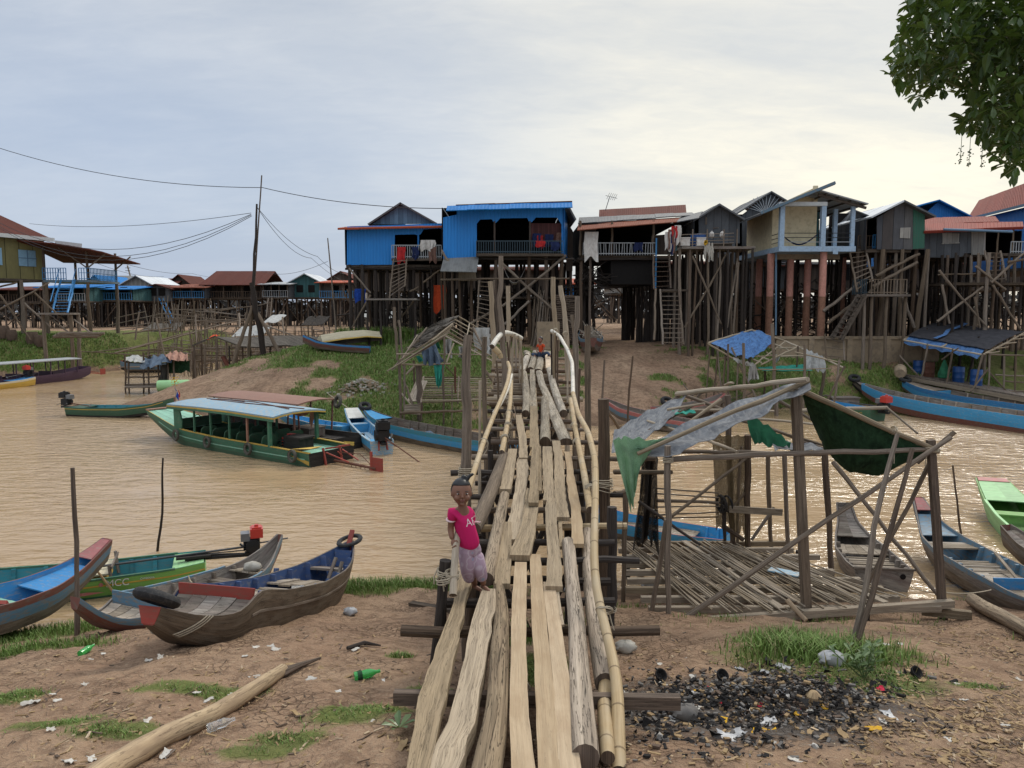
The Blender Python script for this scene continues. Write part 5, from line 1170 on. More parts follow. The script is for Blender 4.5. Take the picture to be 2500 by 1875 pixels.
def ladder(root,tl,tr,bl,br_,n,r=.045,mat='pole_grey',name='ladder',plank=False):
 m=MB();m.wood(tl,bl,r,r,.01,7);m.wood(tr,br_,r,r,.01,7)
 for i in range(n):
  f=(i+.5)/n;a=Vector(tl).lerp(bl,f);b=Vector(tr).lerp(br_,f);e=(b-a)*.08
  if plank:m.bar(a,b,.14,.04)
  else:m.wood(a-e,b+e,r*.6,r*.6,.01,6,2)
 return m.build(name,mat,root)
def railing(root,a,b,h,mat,gap=.16,r=.025,mid=False,name='railing',rnd=0):
 m=MB();a,b=Vector(a),Vector(b);L=(b-a).length;n=max(2,int(L/gap))
 m.bar(a+UP*h,b+UP*h,.06,.05);m.bar(a+UP*.1,b+UP*.1,.05,.05)
 if mid:m.bar(a+UP*h*.6,b+UP*h*.6,.04,.04)
 for i in range(n+1):
  p=a.lerp(b,i/n);m.bar(p,p+UP*(h+R.uniform(-rnd,rnd))+V(R.uniform(-rnd,rnd),0,0),r*1.6,r*1.6)
 return m.build(name,mat,root)
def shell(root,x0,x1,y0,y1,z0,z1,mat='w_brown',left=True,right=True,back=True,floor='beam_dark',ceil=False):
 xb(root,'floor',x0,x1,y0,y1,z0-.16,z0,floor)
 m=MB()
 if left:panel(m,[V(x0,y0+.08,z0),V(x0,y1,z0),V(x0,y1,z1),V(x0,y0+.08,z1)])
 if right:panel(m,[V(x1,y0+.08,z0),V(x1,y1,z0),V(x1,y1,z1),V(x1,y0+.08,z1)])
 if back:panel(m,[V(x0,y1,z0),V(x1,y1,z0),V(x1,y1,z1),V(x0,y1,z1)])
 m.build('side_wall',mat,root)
 xb(root,'ceiling',x0+.05,x1-.05,y0+.35,y1,z1-.06,z1+.02,'shade_inside')
def cloth(p,w,h,mat,label,cat='laundry',group=None,fold=.05,yn=-1):
 """a garment or sheet hanging from a line at p (left top corner)"""
 m=MB();k=R.random()*9;w_=w/2
 P=[[p+V(w*i/6+.03*math.sin(k+j*1.3),fold*math.sin(i*1.7+k)*(.4+j*.25),-h*j/5*(1+.12*math.sin(i*1.1+k)))for j in range(6)]for i in range(7)]
 m.sheet(P,.01);o=m.build('hanging_cloth',mat,None,smooth=True);return tag(o,label,cat,group)
def joists(root,x0,x1,ys,z,mat='pole_dark'):
 for y in ys:pole(root,V(x0,y,z),V(x1,y,z),.07,mat,'joist',.005)
def slats(root,x0,x1,y,z0f,z1,n,mat='pole_dark',name='darkening_slats'):  # slats added behind the stilts to darken the space under the houses
 m=MB()
 for i in range(n):
  x=lerp(x0,x1,(i+R.random())/n);m.bar(V(x,y+R.uniform(-.1,.1),gh(x,y)-.1),V(x+R.uniform(-.15,.15),y,z1-R.random()*.4),R.uniform(.06,.16),.04)
 return m.build(name,mat,root)
HG='stilt houses along the near row'
d=46.6;zf=at(900,646,d).z;X=lambda x,d=d:(x-1250)/FPX*d
h1=thing('stilt_house','blue house with orange tiled eave and pale blue gable, left of the big one','house',V(X(950),d,gh(X(950),d)),HG)
wallp(h1,d,[(847,553),(1082,545),(1082,562),(1074,558),(1034,560),(1027,572),(1019,574),(1012,572),(964,573),(962,646),(847,647)],'c_blue')
m=MB();panel(m,pxp(d+.02,(1019,572),(1023,572),(1023,632),(1019,632)),.1);m.build('pillar','c_blue',h1)
zt=at(850,553,d).z;shell(h1,X(848),X(1081),d+.1,d+7,zf,zt,'shade_inside');
a,b=at(824,556,d-.6),at(1083,551,d-.6);roofq(h1,a,b,b+V(0,4,.55),a+V(0,4,.55),'c_orange',th=.12)
g=pxp(d+4,(905,548),(980,500),(1064,546));m=MB();panel(m,g);m.build('gable','w_bluepale',h1)
for p,q in((g[1],g[0]),(g[1],g[2])):
 e=(q-p)*.06;roofq(h1,q+e+V(0,-.5,.06),q+e+V(0,7,.06),p+V(0,7,.1),p+V(0,-.5,.1),'c_zincdark',th=.1)
zr=at(1000,632,d).z;xb(h1,'veranda_floor',X(962),X(1082),d-.5,d,zr-.14,zr,'beam_dark');railing(h1,V(X(963),d-.45,zr),V(X(1081),d-.45,zr),.78,'pale_rail',.13)
m=MB()
for x in(1018,1062):
 for r_ in(.2,.11):m.torus(V(X(x),d-.5,zr+.42),(0,1,0),r_,.02,14,5)
m.build('railing_rings','pale_rail',h1)
stilts(h1,X(850),X(1080),8,(d+.2,d+2,d+4,d+6.6),zf,.10);joists(h1,X(846),X(1084),(d+.1,d+3.5),zf-.25)
ladder(h1,at(961,634,d-.6),at(993,632,d-.6),at(951,729,d-1.8),at(988,700,d-1.6),9)
pz=at(970,729,d-1.6).z;xb(h1,'landing',X(911),X(1030),d-2.3,d-.6,pz-.1,pz,'boat_grey')
for x in(915,945,990,1026):stilt(h1,X(x),d-2.1,pz,.07)
for p,q in(((852,655),(905,715)),((1033,690),(1074,659)),((1000,712),(1022,700)),((905,720),(860,800)),((1010,735),(960,800))):pole(h1,at(*p,d-.4),at(*q,d-.3),.06)
slats(h1,X(860),X(1075),d+6.9,0,zf-1.2,34)
for x,w_,h_,mt,lb in((969,.5,.95,'c_red','red patterned cloth hung over the pale veranda railing'),(1026,.6,.62,'c_white','white shirt hanging in the blue veranda opening'),(1041,.55,.5,'c_white','smaller white shirt hung beside the other on the blue veranda'),(1047,.45,.9,'c_brown','dark brown garment hung over the veranda railing'),(1006,.4,.7,'c_navy','navy garment hung over the pale veranda railing')):
 cloth(at(x,603 if mt in('c_red','c_brown','c_navy')else 586,d-.55),w_,h_,mt,lb,group='laundry on the blue houses')
cloth(at(1058,696,d+.5),.8,1.6,'c_orange_red','red striped cloth hanging under the left blue house');cloth(at(865,705,d+.2),.7,.8,'c_royal','blue cloth hanging at the left corner under the blue house')
d=45.4;X=lambda x,d=45.4:(x-1250)/FPX*d
h2=thing('stilt_house','tall bright blue house with three arched veranda openings above the end of the bridge','house',V(X(1230),d,gh(X(1230),d)),HG)
wallp(h2,d,[(1082,531),(1115,524),(1115,510),(1374,503),(1374,621),(1371,621),(1371,548),(1366,540),(1360,531),(1308,531),(1300,541),(1293,544),(1287,532),(1221,533),(1214,541),(1208,546),(1200,535),(1172,536),(1164,546),(1164,630),(1082,631)],'c_blue')
zt=at(1300,506,d).z;zf=at(1280,620,d).z;zl=at(1100,631,d).z
shell(h2,X(1083),X(1373),d+.1,d+8,zf,zt,'shade_inside');xb(h2,'floor',X(1083),X(1164),d+.1,d+4,zl-.12,zl,'beam_dark')
a,b=at(1089,513,d-1.0),at(1398,505,d-1.0);c_,e_=at(1397,493,d+.1),at(1092,502,d+.1)
m=MB();roofq(h2,a,b,c_,e_,'c_blueroof','eave',.05);roofq(h2,e_+V(.5,0,.07),c_+V(0,0,.07),c_+V(0,5,.75),e_+V(.5,5,.75),'c_rust','roof',.2)
a,b=at(1397,494,d+.3),at(1404,540,d+1.2);roofq(h2,V(b.x,d+.2,b.z),V(b.x,d+8,b.z),V(a.x-.3,d+8,a.z),V(a.x-.3,d+.2,a.z),'c_zincdark','side_roof',.1)
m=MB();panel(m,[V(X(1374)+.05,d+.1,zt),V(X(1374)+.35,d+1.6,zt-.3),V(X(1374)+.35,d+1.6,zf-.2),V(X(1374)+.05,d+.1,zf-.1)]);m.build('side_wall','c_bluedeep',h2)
m=MB();panel(m,[V(X(1386),d+1.7,zt-.6),V(X(1402),d+1.7,zt-1.2),V(X(1402),d+1.7,zf-.9),V(X(1386),d+1.7,zf-.9)]);m.build('annex_wall','w_brown',h2)
xb(h2,'veranda_floor',X(1164),X(1374),d-.45,d+.1,zf-.16,zf,'beam_dark');railing(h2,V(X(1165),d-.4,zf),V(X(1372),d-.4,zf),.72,'dark_rail',.14)
for x in(1208,1293):m=MB();m.bar(V(X(x),d+.05,zf),V(X(x),d+.05,zt-.8),.12,.1);m.build('veranda_post','w_brown',h2)
m=MB();panel(m,pxp(d+.6,(1296,545),(1370,545),(1370,602),(1296,604)),.04);m.build('red_sheet','w_redbrown',h2)
a,b=at(1075,662,d-1.2),at(1163,664,d-1.2);roofq(h2,a,b,at(1169,627,d-.1),at(1083,631,d-.1),'c_asb','awning',.05)
wallp(h2,d-.3,[(1120,665),(1161,664),(1164,685),(1119,686)],'slat','woven_panel');pole(h2,at(1075,683,d-.9),at(1390,680,d-.3),.06)
stilts(h2,X(1086),X(1400),8,(d+1.8,d+3.6,d+5.6,d+7.6),zf,.10,skip=None)
for x in(1086,1107,1120,1152,1212,1292,1332,1371):stilt(h2,X(x),d+R.uniform(0,.4),zl if x<1160 else zf,.125 if x>1200 else .09,'pole_brown')
for p,q in(((1226,748),(1382,623)),((1224,642),(1363,768)),((1363,768),(1400,790)),((1150,790),(1200,760)),((1232,792),(1292,735)),((1096,640),(1078,610))):pole(h2,at(*p,d-.3),at(*q,d-.15),.085,'pole_grey')
ladder(h2,at(1170,683,d-.7),at(1206,684,d-.7),at(1164,798,d-2.2),at(1200,812,d-2.2),11)
slats(h2,X(1090),X(1400),d+7.8,0,zf-1.5,50);xb(h2,'loft_floor',X(1165),X(1385),d+1,d+7,zf-2.6,zf-2.5,'beam_dark');joists(h2,X(1083),X(1400),(d+.1,d+4),zf-.28)
for x,y,w_,h_,mt,lb in((1300,570,.5,.8,'c_navy','dark jacket hanging in the right arch of the big blue house'),(1312,575,.35,.75,'c_red','bright red shirt hanging in the right arch of the big blue house'),(1308,588,.55,.35,'c_red','red cloth draped over the dark veranda railing'),(1330,572,.5,.7,'c_navy','navy shirt hanging right of the red shirt'),(1345,590,.5,.5,'c_navy','black cloth over the right end of the dark railing'),(1358,568,.3,.6,'c_brown','rust coloured garment at the right edge of the arch')):
 cloth(at(x,y,d-.5 if 'railing' in lb else d+.2),w_,h_,mt,lb,group='laundry on the blue houses')
m=MB();P=[]
for i in range(13):
 f=i/12;c=at(1227,646,d+.6).lerp(at(1284,650,d+.9),f)-V(0,0,1.15*math.sin(f*math.pi));w_=.04+.3*math.sin(f*math.pi)
 P.append([c+V(0,-w_,.1*math.sin(f*math.pi)),c,c+V(0,w_,.1*math.sin(f*math.pi))])
m.sheet(P,.015);tag(m.build('hammock','c_white',None,smooth=True),'pale hammock slung under the big blue house','hammock')
m=MB()
for k in range(26):
 x=X(R.uniform(1302,1338));y=d-1+R.uniform(0,.6);g=gh(x,y);m.wood(V(x+R.uniform(-.4,.1),y,g),V(x+R.uniform(-.1,.35),y+.8,g+R.uniform(2.2,3.6)),.03,.02,.02,5,4)
kind(tag(m.build('pole_bundle','pole_grey',None,smooth=True),'bundle of thin poles leaning under the big blue house','poles'),'stuff')
m=MB();zb0=gh(X(1378),d-.2)
for r_ in range(24):
 for k in range(4):
  z=zb0+.06+r_*.125;off=R.uniform(-.05,.05);m.wood(V(X(1356)+off+(k % 2)*.5,d-.5+k*.28,z+R.gauss(0,.012)),V(X(1356)+.66+off+(k % 2)*.52,d-.5+k*.28+R.uniform(-.1,.1),z+R.gauss(0,.03)),.06,.05,.05,6,3)
kind(tag(m.build('firewood_stack','firewood',None,smooth=True),'tall stack of dark firewood at the right corner under the big blue house','firewood'),'stuff')
m=MB();m.box(onz(X(1335),d-1.6)+V(0,0,.8),1.3,.5,1.6);tag(m.build('mud_wall','concrete',None),'low plain tan wall piece behind the boy','wall')
d=45.8;X=lambda x,d=45.8:(x-1250)/FPX*d
h3=thing('stilt_house','dark wooden house with rusty sheet roofs and stick railing above the dirt path','house',V(X(1500),d,gh(X(1500),d)),HG)
zf=at(1500,624,d).z;zt=at(1500,556,d).z
shell(h3,X(1414),X(1650),d,d+8,zf,zt+.3,'shade_inside',right=False);joists(h3,X(1408),X(1650),(d-.05,d+2.5,d+5),zf-.22)
a,b=at(1409,561,d-1.1),at(1655,541,d-1.1);c_,e_=at(1660,531,d+.9),at(1412,546,d+.9);roofq(h3,a,b,c_,e_,'c_rustlight',th=.05)
a,b=at(1411,545,d+.6),at(1697,524,d+.6);c_,e_=at(1690,518,d+2.5),at(1414,531,d+2.5);roofq(h3,a,b,c_,e_,'c_zincdark',th=.06)
a,b=at(1462,531,d+2.6),at(1676,521,d+2.6);c_,e_=at(1674,500,d+5),at(1463,512,d+5);roofq(h3,a,b,c_,e_,'c_rust',th=.06)
for p in((1414,1418),(1490,1494),(1590,1594)):m=MB();m.wood(V(X(p[0]),d-.1,zf),V(X(p[0]),d-.1,zt+.4),.08,.07);m.build('veranda_post','pole_grey',h3,smooth=True)
wallp(h3,d+.1,[(1414,560),(1455,558),(1455,622),(1420,625)],'w_brown');wallp(h3,d+.35,[(1590,575),(1660,570),(1660,622),(1590,622)],'w_brown')
railing(h3,V(X(1420),d-.3,zf),V(X(1594),d-.3,zf),.72,'pale_rail',.15,.022,rnd=.05);m=MB();m.bar(V(X(1595),d-.35,zf-2.5),V(X(1595),d-.35,zf+1),.08,.08);m.build('rail_post','blue_rail',h3)
cloth(at(1427,566,d-.5),.8,1.6,'c_white','pale shirt and cloth hanging at the left end of the dark wooden house');cloth(at(1548,592,d-.45),.5,.5,'c_navy','dark cloth over the stick railing');cloth(at(1432,566,d-.35),.6,.7,'c_brown','greyish rag behind the pale shirt')
ladder(h3,at(1595,622,d-.5),at(1634,622,d-.5),at(1597,706,d-1.9),at(1638,704,d-1.9),7,.06,'pole_brown','stair',True);pz=at(1615,707,d-2).z;xb(h3,'landing',X(1594),X(1660),d-2.6,d-1.6,pz-.1,pz,'beam_dark')
ladder(h3,at(1612,707,d-2.4),at(1657,707,d-2.4),at(1618,842,d-4.6),at(1669,842,d-4.6),12,.06,'pole_grey','stair',True);pole(h3,at(1597,830,d-4),at(1601,705,d-2.6),.07,'pole_grey','stilt');pole(h3,at(1663,845,d-4),at(1657,700,d-2.6),.07,'pole_brown','stilt')
path_skip=lambda x,y:5.2<x-.05*(y-45.8)<9.6
stilts(h3,X(1415),X(1655),9,(d+.1,d+2,d+4,d+6,d+8),zf,.10,skip=path_skip);slats(h3,X(1568),X(1650),d+2.5,0,zf-.3,40,name='board_screen');slats(h3,X(1545),X(1580),d+5,0,zf-.3,20);slats(h3,X(1416),X(1455),d+4,0,zf-1.6,12);xb(h3,'void_shade_block',X(1490),X(1600),d+.2,d+7.8,zf-1.7,zf-.3,'shade_inside')  # last box is a dark block standing in for the shaded void below the floor
m=MB()
for k in range(60):p=V(R.uniform(X(1418),X(1480)),d+R.uniform(.3,1.6),zf-1.6+R.gauss(0,.45));v=V(R.gauss(0,.7),R.gauss(0,.3),R.gauss(0,.3));m.wood(p-v,p+v,.03,.02,.08,5,3)
kind(tag(m.build('branch_heap','pole_dark',None,smooth=True),'tangle of dark branches stored under the dark wooden house','branches'),'stuff')
an=thing('antenna','thin television aerial leaning above the rusty roof','antenna',at(1484,512,d+4));m=MB();m.tube([at(1478,514,d+4),at(1488,482,d+4)],.025,6);m.build('mast','iron_grey',an)
m=MB();p=at(1488,482,d+4)
for k in range(5):q=p+V(-.1+.12*k,0,.05-.02*k);m.tube([q+V(-.05,.25,-.12),q+V(.08,-.25,.2)],.012,5)
m.tube([p+V(-.25,0,.12),p+V(.5,0,-.06)],.015,5);m.build('elements','iron_grey',an)
d=45.2;X=lambda x,d=45.2:(x-1250)/FPX*d
h4=thing('stilt_house','weathered grey plank house with pointed gable and cluttered terrace','house',V(X(1755),d,gh(X(1755),d)),HG)
def gable_house(h,d,xl,xr,ye,xa,ya,yb,wmat,rmat,depth=7,over=.5,ey=None,el=None,er=None,fl='beam_dark',rmat2=None):
 """front gable: wall from xl to xr, eave line ye, apex (xa, ya), floor yb"""
 fx=lambda x:(x-xa)/(xr-xa)
 wallp(h,d,[(xl,ye+2),(xa,ya+3),(xr,ye+2),(xr,yb),(xl,yb)],wmat)
 A_=at(xa,ya,d-over);zf=at(xa,yb,d).z;zt=at(xa,ye,d).z
 shell(h,at(xl,0,d).x+.02,at(xr,0,d).x-.02,d+.1,d+depth,zf,zt,wmat,floor=fl)
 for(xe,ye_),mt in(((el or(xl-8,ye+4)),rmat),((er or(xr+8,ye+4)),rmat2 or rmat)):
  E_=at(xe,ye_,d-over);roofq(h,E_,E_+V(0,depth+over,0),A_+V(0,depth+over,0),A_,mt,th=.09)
 return zf
zf=gable_house(h4,d,1706,1806,533,1757,496,594,'w_grey','c_zincdark',7,.5,el=(1692,538),er=(1820,534))
m=MB();panel(m,pxp(d-.04,(1741,556),(1755,555),(1755,557),(1741,558)),.03);panel(m,pxp(d-.04,(1722,530),(1726,530),(1727,548),(1722,548)),.03);m.build('patch_board','boat_grey',h4)
zp=at(1700,605,d-1.4).z;xb(h4,'terrace',X(1638),X(1806),d-2.4,d+.2,zp-.14,zp,'boat_grey');xb(h4,'porch_back',X(1655),X(1706),d+2,d+2.1,zp,zp+2.0,'shade_inside')
roofq(h4,at(1652,541,d-1),at(1706,531,d-1),at(1715,515,d+2),at(1660,530,d+2),'c_zincdark',th=.05)
for y in(573,582,590,597):pole(h4,at(1655,y+1,d-2.3),at(1792,y-4,d-2.3),.022,'pole_grey','rail',.01)
for x in(1654,1685,1720,1760,1792):m=MB();m.bar(V(X(x,d-2.3),d-2.3,zp),V(X(x,d-2.3),d-2.3,zp+.95),.05,.05);m.build('rail_post','pole_grey',h4)
wallp(h4,d-2.35,[(1634,592),(1653,590),(1653,611),(1634,616)],'w_teal','side_panel')
stilts(h4,X(1640),X(1806),10,(d-2.2,d-.6,d+1.2,d+3,d+5,d+6.8),zp-.1,.085,('pole_grey','pole_brown','pole_dark'));slats(h4,X(1645),X(1800),d+5.5,0,zp-.4,26)
for p,q in(((1672,800),(1780,610)),((1690,625),(1760,790)),((1775,800),(1802,625)),((1803,640),(1790,812))):pole(h4,at(*p,d-2.3),at(*q,d-2),.06)
for i,(x,y,w_,h_,mt,lb)in enumerate(((1624,566,.35,1.0,'c_white','white garment at the left end of the terrace washing line'),(1632,560,.4,1.2,'c_brown','brown garment on the terrace washing line'),(1640,552,.35,.6,'c_red','red garment on the terrace washing line'),(1648,550,.35,1.0,'c_white','pale trousers at the right end of the terrace washing line'),(1637,565,.3,1.2,'c_navy','dark trousers on the terrace washing line'))):cloth(at(x,y,d-2.6),w_,h_,mt,lb,group='laundry on the terrace')
m=MB();m.lathe([(0,0),(.35,0),(.42,.3),(.42,.7),(.35,.72),(0,.72)],V(X(1698,d-1.8),d-1.8,zp),n=14);tag(m.build('tub','barrel_blue',None,smooth=True),'blue plastic tub on the cluttered terrace','tub')
for x,z_,lb in((1666,.02,'cream polystyrene box on the terrace edge'),(1704,.02,'grey polystyrene box on the terrace')):m=MB();m.box(V(X(x,d-2.1),d-2.15,zp+.25),.5,.35,.42);m.box(V(X(x,d-2.1),d-2.15,zp+.48),.54,.39,.05);tag(m.build('box','c_white',None),lb,'box')
for x in(1731,1756):m=MB();c=V(X(x,d-2),d-2,zp+.85);P=[[c+V(math.cos(j)*.14*math.sin(i*.5),math.sin(j)*.12*math.sin(i*.5),-.35*i/6+.05*math.sin(j*2+i))for j in np.linspace(0,6.283,9)]for i in range(7)];m.grid(P);tag(m.build('bag','c_white',None,smooth=True),'white plastic bag tied on the terrace rail, %s' %('nearer the yellow house' if x>1740 else 'nearer the blue tub'),'bag')
m=MB()
for k in range(16):p=at(R.uniform(1722,1742),R.uniform(592,606),d-2.5);m.wood(p,p-V(R.uniform(-.1,.1),0,R.uniform(.4,.85)),.05,.03,.1,5,3)
tag(m.build('dried_leaves','sack',None,smooth=True),'bunch of dried yellow leaves hanging from the terrace','dried leaves');m=MB()
for k in range(9):p=at(1722+R.uniform(-3,3),592+R.uniform(-3,4),d-2.6);m.box(p,.1,.1,.13)
tag(m.build('yellow_bag','wrap_yellow',None),'small yellow bundle on the terrace edge','bundle')
zf=8.72;h5=thing('stilt_house','cream yellow plaster house with pale blue balcony on tall pink columns','house',V(17.5,47,gh(17.5,47)),HG)
F0=44.0;x0=(1897-1250)/FPX*F0;x1=(1998-1250)/FPX*F0;x2=(2077-1250)/FPX*F0;zt=at(1950,503,F0).z
xb(h5,'slab',x0-.1,x2,F0-.1,F0+8,zf-.3,zf,'plaster_blue');m=MB()
panel(m,[V(x0+.02,F0+1.6,zf),V(x0+.5,F0+8,zf),V(x0+.5,F0+8,zt+.1),V(x0+.02,F0+1.6,zt+.1)],.12);panel(m,[V(x0,F0+1.5,zf),V(x1+.1,F0+1.5,zf),V(x1+.1,F0+1.5,zt+1.3),V(x0,F0+1.5,zt+.15)],.12);panel(m,[V(x1+.1,F0+1.5,zf),V(x1+.1,F0+7,zf),V(x1+.1,F0+7,zt+.8),V(x1+.1,F0+1.5,zt+1)],.12);m.build('wall','plaster_cream',h5)
for a,b,c_ in((x0-.08,x0+.18,zt),(x1-.12,x1+.14,zt)):xb(h5,'pillar',a,b,F0-.08,F0+.2,zf+.002,c_,'plaster_blue')
xb(h5,'top_beam',x0-.1,x1+.16,F0-.12,F0+.24,zt,zt+.22,'white_trim')
for x,z_ in((x2-.65,zt+.0),(x2-.15,zt+.0)):xb(h5,'pillar',x-.11,x+.11,F0+(.02 if x>x2-.3 else 1.2),F0+(.2 if x>x2-.3 else 1.42),zf+.002,z_,'plaster_blue')
xb(h5,'pillar',x1+.55,x1+.75,F0+2.5,F0+2.7,zf+.002,zt,'w_teal');xb(h5,'porch_wall',x1+.2,x2-.1,F0+5,F0+5.1,zf,zt-.2,'shade_inside')
for k,z_ in enumerate((.25,.5,.75)):
 m=MB();m.tube([V(x0,F0+.05,zf+z_),V(x2-.1,F0+.05,zf+z_)],.022,6);m.build('rail','iron_black' if k else 'pale_rail',h5);m=MB();m.tube([V(x0,F0+.05,zf+z_),V(x0,F0+1.5,zf+z_)],.022,6);m.build('rail','iron_black',h5)
A_=at(2036,447,F0-.6);B_=at(1812,538,F0+3.2);roofq(h5,V(B_.x,F0-.2,B_.z),V(B_.x,F0+8.5,B_.z),V(A_.x,F0+8.5,A_.z),V(A_.x,F0-.7,A_.z),'c_blueroof' if 0 else 'c_zincdark',th=.1);m=MB();m.bar(V(B_.x,F0-.3,B_.z+.0),V(A_.x,F0-.78,A_.z),.12,.16);m.build('barge_board','p_blue_grey',h5)
A_=at(2001,464,F0-.4);B_=at(2119,497,F0-.4);roofq(h5,V(B_.x,F0-.5,B_.z),V(B_.x,F0+7,B_.z),V(A_.x,F0+7,A_.z),V(A_.x,F0-.5,A_.z),'c_zinc',th=.07)
for f in(.15,.4,.65,.9):m=MB();p=A_.lerp(B_,f);m.bar(V(p.x,F0-.4,p.z-.12),V(p.x,F0+6.5,p.z-.12),.06,.1);m.build('purlin','beam_dark',h5)
m=MB();m.bar(V(A_.x,F0-.2,A_.z-.22),V(B_.x,F0-.2,B_.z-.22),.1,.14);m.build('rafter','beam_dark',h5);xb(h5,'gable_post',x1-.1,x1+.15,F0+1.3,F0+1.45,zt+.2,zt+1.35,'plaster_cream')
for x,y,yb in((1848,50.2,0),(1875,45.6,0),(1923,46.2,0),(1965,46.8,0),(2002,44.4,0),(2050,49,0)):
 px_=(x-1250)/FPX*y;g=gh(px_,y);zs=at(x,724,y).z;cn=MB();cn.lathe([(0,zf-.3),(.2,zf-.3),(.2,zs),(0,zs)],V(px_,y,0),n=14);cc=cn.build('column','column_pink',h5,smooth=True);cn=MB();cn.lathe([(0,zs-.002),(.205,zs-.002),(.21,g-.4),(0,g-.4)],V(px_,y,0),n=14);cn.build('column_base','column_stain',cc,smooth=True)
m=MB();m.tube([at(1895,612,45),at(1894,818,45)],.05,8);m.build('drain_pipe','w_bluepale',h5);xb(h5,'beam',x0,x2,F0+2,F0+2.3,zf-.6,zf-.3,'concrete');xb(h5,'porch_bracket',(2022-1250)/FPX*F0,(2034-1250)/FPX*F0,F0-.14,F0-.1,zf-.45,zf-.1,'plaster_blue')
stilts(h5,x0+1,x2,6,(F0+5,F0+7,F0+9),zf-.3,.08);m=MB();P=[]
for i in range(13):f=i/12;c=V(lerp(x0+.2,x1-.1,f),F0+.5,zf+.72-.55*math.sin(f*math.pi));P.append([c+V(0,-.12,0),c+V(0,0,-.06*math.sin(f*3.14)),c+V(0,.12,.02)])
m.sheet(P,.012);tag(m.build('hammock','c_navy',None,smooth=True),'dark hammock slung across the yellow balcony','hammock')
slats(h5,x0+.5,x2,F0+9.5,0,6.5,26)
for k in range(6):a=V(R.uniform(15.5,20),48+R.random()*3,0);a.z=gh(a.x,a.y);pole(h5,a,a+V(R.uniform(-3,3),.5,R.uniform(2.5,4.5)),.05,'pole_grey')
d=54;h6=thing('stilt_house','dark roofed house with fan shaped zinc gable just behind the yellow house','house',V((1870-1250)/FPX*d,d,gh(18,d)),HG)
gable_house(h6,d,1812,1925,522,1884,466,640,'w_grey','c_zincdark',7,.3,el=(1799,520),er=(1925,490));m=MB();c=at(1884,520,d-.05)
for k in range(13):a=rad(20+k*11);m.bar(c+V(-math.cos(a)*.3-.4,0,math.sin(a)*.2),c+V(-math.cos(a)*1.7-.3,0,math.sin(a)*1.25),.05,.03)
m.build('louvre','c_zincbright',h6);stilts(h6,at(1815,0,d).x,at(1925,0,d).x,6,(d+.2,d+3,d+6),at(1880,640,d).z)
d=45.6;X=lambda x,d=45.6:(x-1250)/FPX*d;h6b=thing('stilt_house','shadowy porch house with a blue railing, right of the yellow house','house',V(X(2110),d+2,gh(X(2110),d+2)),HG)
zf=at(2110,608,d).z;xb(h6b,'floor',X(2078),X(2142),d-.3,d+7,zf-.15,zf,'beam_dark');xb(h6b,'back_wall',X(2080),X(2142),d+4,d+4.1,zf,zf+2.6,'shade_inside');roofq(h6b,at(2130,529,d-.4),V(at(2130,529,d-.4).x,d+7,at(2130,529,d).z),at(2084,509,d+6),at(2084,511,d-.2),'c_zincdark',th=.06)
railing(h6b,V(X(2079),d-.25,zf),V(X(2113),d-.25,zf),.75,'pole_brown',.14);railing(h6b,V(X(2114),d-.28,zf),V(X(2141),d-.28,zf),.8,'blue_rail',.13,.03);stilts(h6b,X(2080),X(2142),5,(d,d+2.5,d+5),zf,.09);m=MB();m.wood(V(X(2125),d-.2,zf),V(X(2125),d-.2,zf+1.9),.05);m.build('veranda_post','pole_grey',h6b)
ladder(h6b,at(2074,611,d-.6),at(2113,610,d-.6),at(2093,713,d-2.4),at(2131,688,d-2.2),8,.06,'pole_grey','stair',True);pz=at(2150,719,d-2).z;xb(h6b,'landing',X(2100,d-2.4),X(2206,d-2.4),d-2.9,d-1.4,pz-.13,pz,'boat_grey');railing(h6b,V(X(2112,d-2.8),d-2.85,pz),V(X(2205,d-2.8),d-2.85,pz),.82,'pole_grey',.17,.03);railing(h6b,V(X(2101,d-2.8),d-1.5,pz),V(X(2112,d-2.8),d-2.85,pz),.82,'dark_rail',.17,.03)
m=MB();a,b,c_,e_=at(2098,720,d-2.6),at(2112,722,d-2.9),at(2030,826,d-2.4),at(2052,830,d-2.6);m.bar(a,c_,.08,.26);m.bar(b,e_,.08,.28)
for k in range(10):f=(k+.5)/10;m.bar(a.lerp(c_,f),b.lerp(e_,f),.22,.05)
m.build('stair','beam_dark',h6b)
for x in(2104,2123,2160,2205):stilt(h6b,X(x,d-2.6),d-2.6,pz,.1,'pole_grey')
d=44.6;X=lambda x,d=44.6:(x-1250)/FPX*d;h7=thing('stilt_house','patched grey board house with dark green right corner and one small shutter','house',V(X(2200),d,gh(X(2200),d)),HG)
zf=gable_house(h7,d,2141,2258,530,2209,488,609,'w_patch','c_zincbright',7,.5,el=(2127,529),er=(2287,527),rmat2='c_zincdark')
wallp(h7,d-.03,[(2230,505),(2258,524),(2257,606),(2229,608)],'c_greensheet','green_sheet',.02);wallp(h7,d-.05,[(2198,556),(2223,555),(2222,582),(2197,581)],'w_pale','shutter',.03)
stilts(h7,X(2136),X(2258),6,(d+.2,d+2.4,d+4.6,d+6.8),zf,.095,('pole_grey','pole_dark','pole_brown'));stilt(h7,X(2251),d-.1,zf,.14,'pole_grey',-.5);stilt(h7,X(2190),d-.1,zf,.12,'pole_grey');stilt(h7,X(2143),d-.1,zf,.14,'pole_grey')
for p,q in(((2138,674),(2245,620)),((2130,700),(2240,640)),((2010,760),(2100,690)),((2205,725),(2232,800)),((2020,790),(2140,700))):pole(h7,at(*p,d-.4),at(*q,d-.2),.1,'pole_grey')
slats(h7,X(2140),X(2258),d+6.9,0,zf-1.8,24)
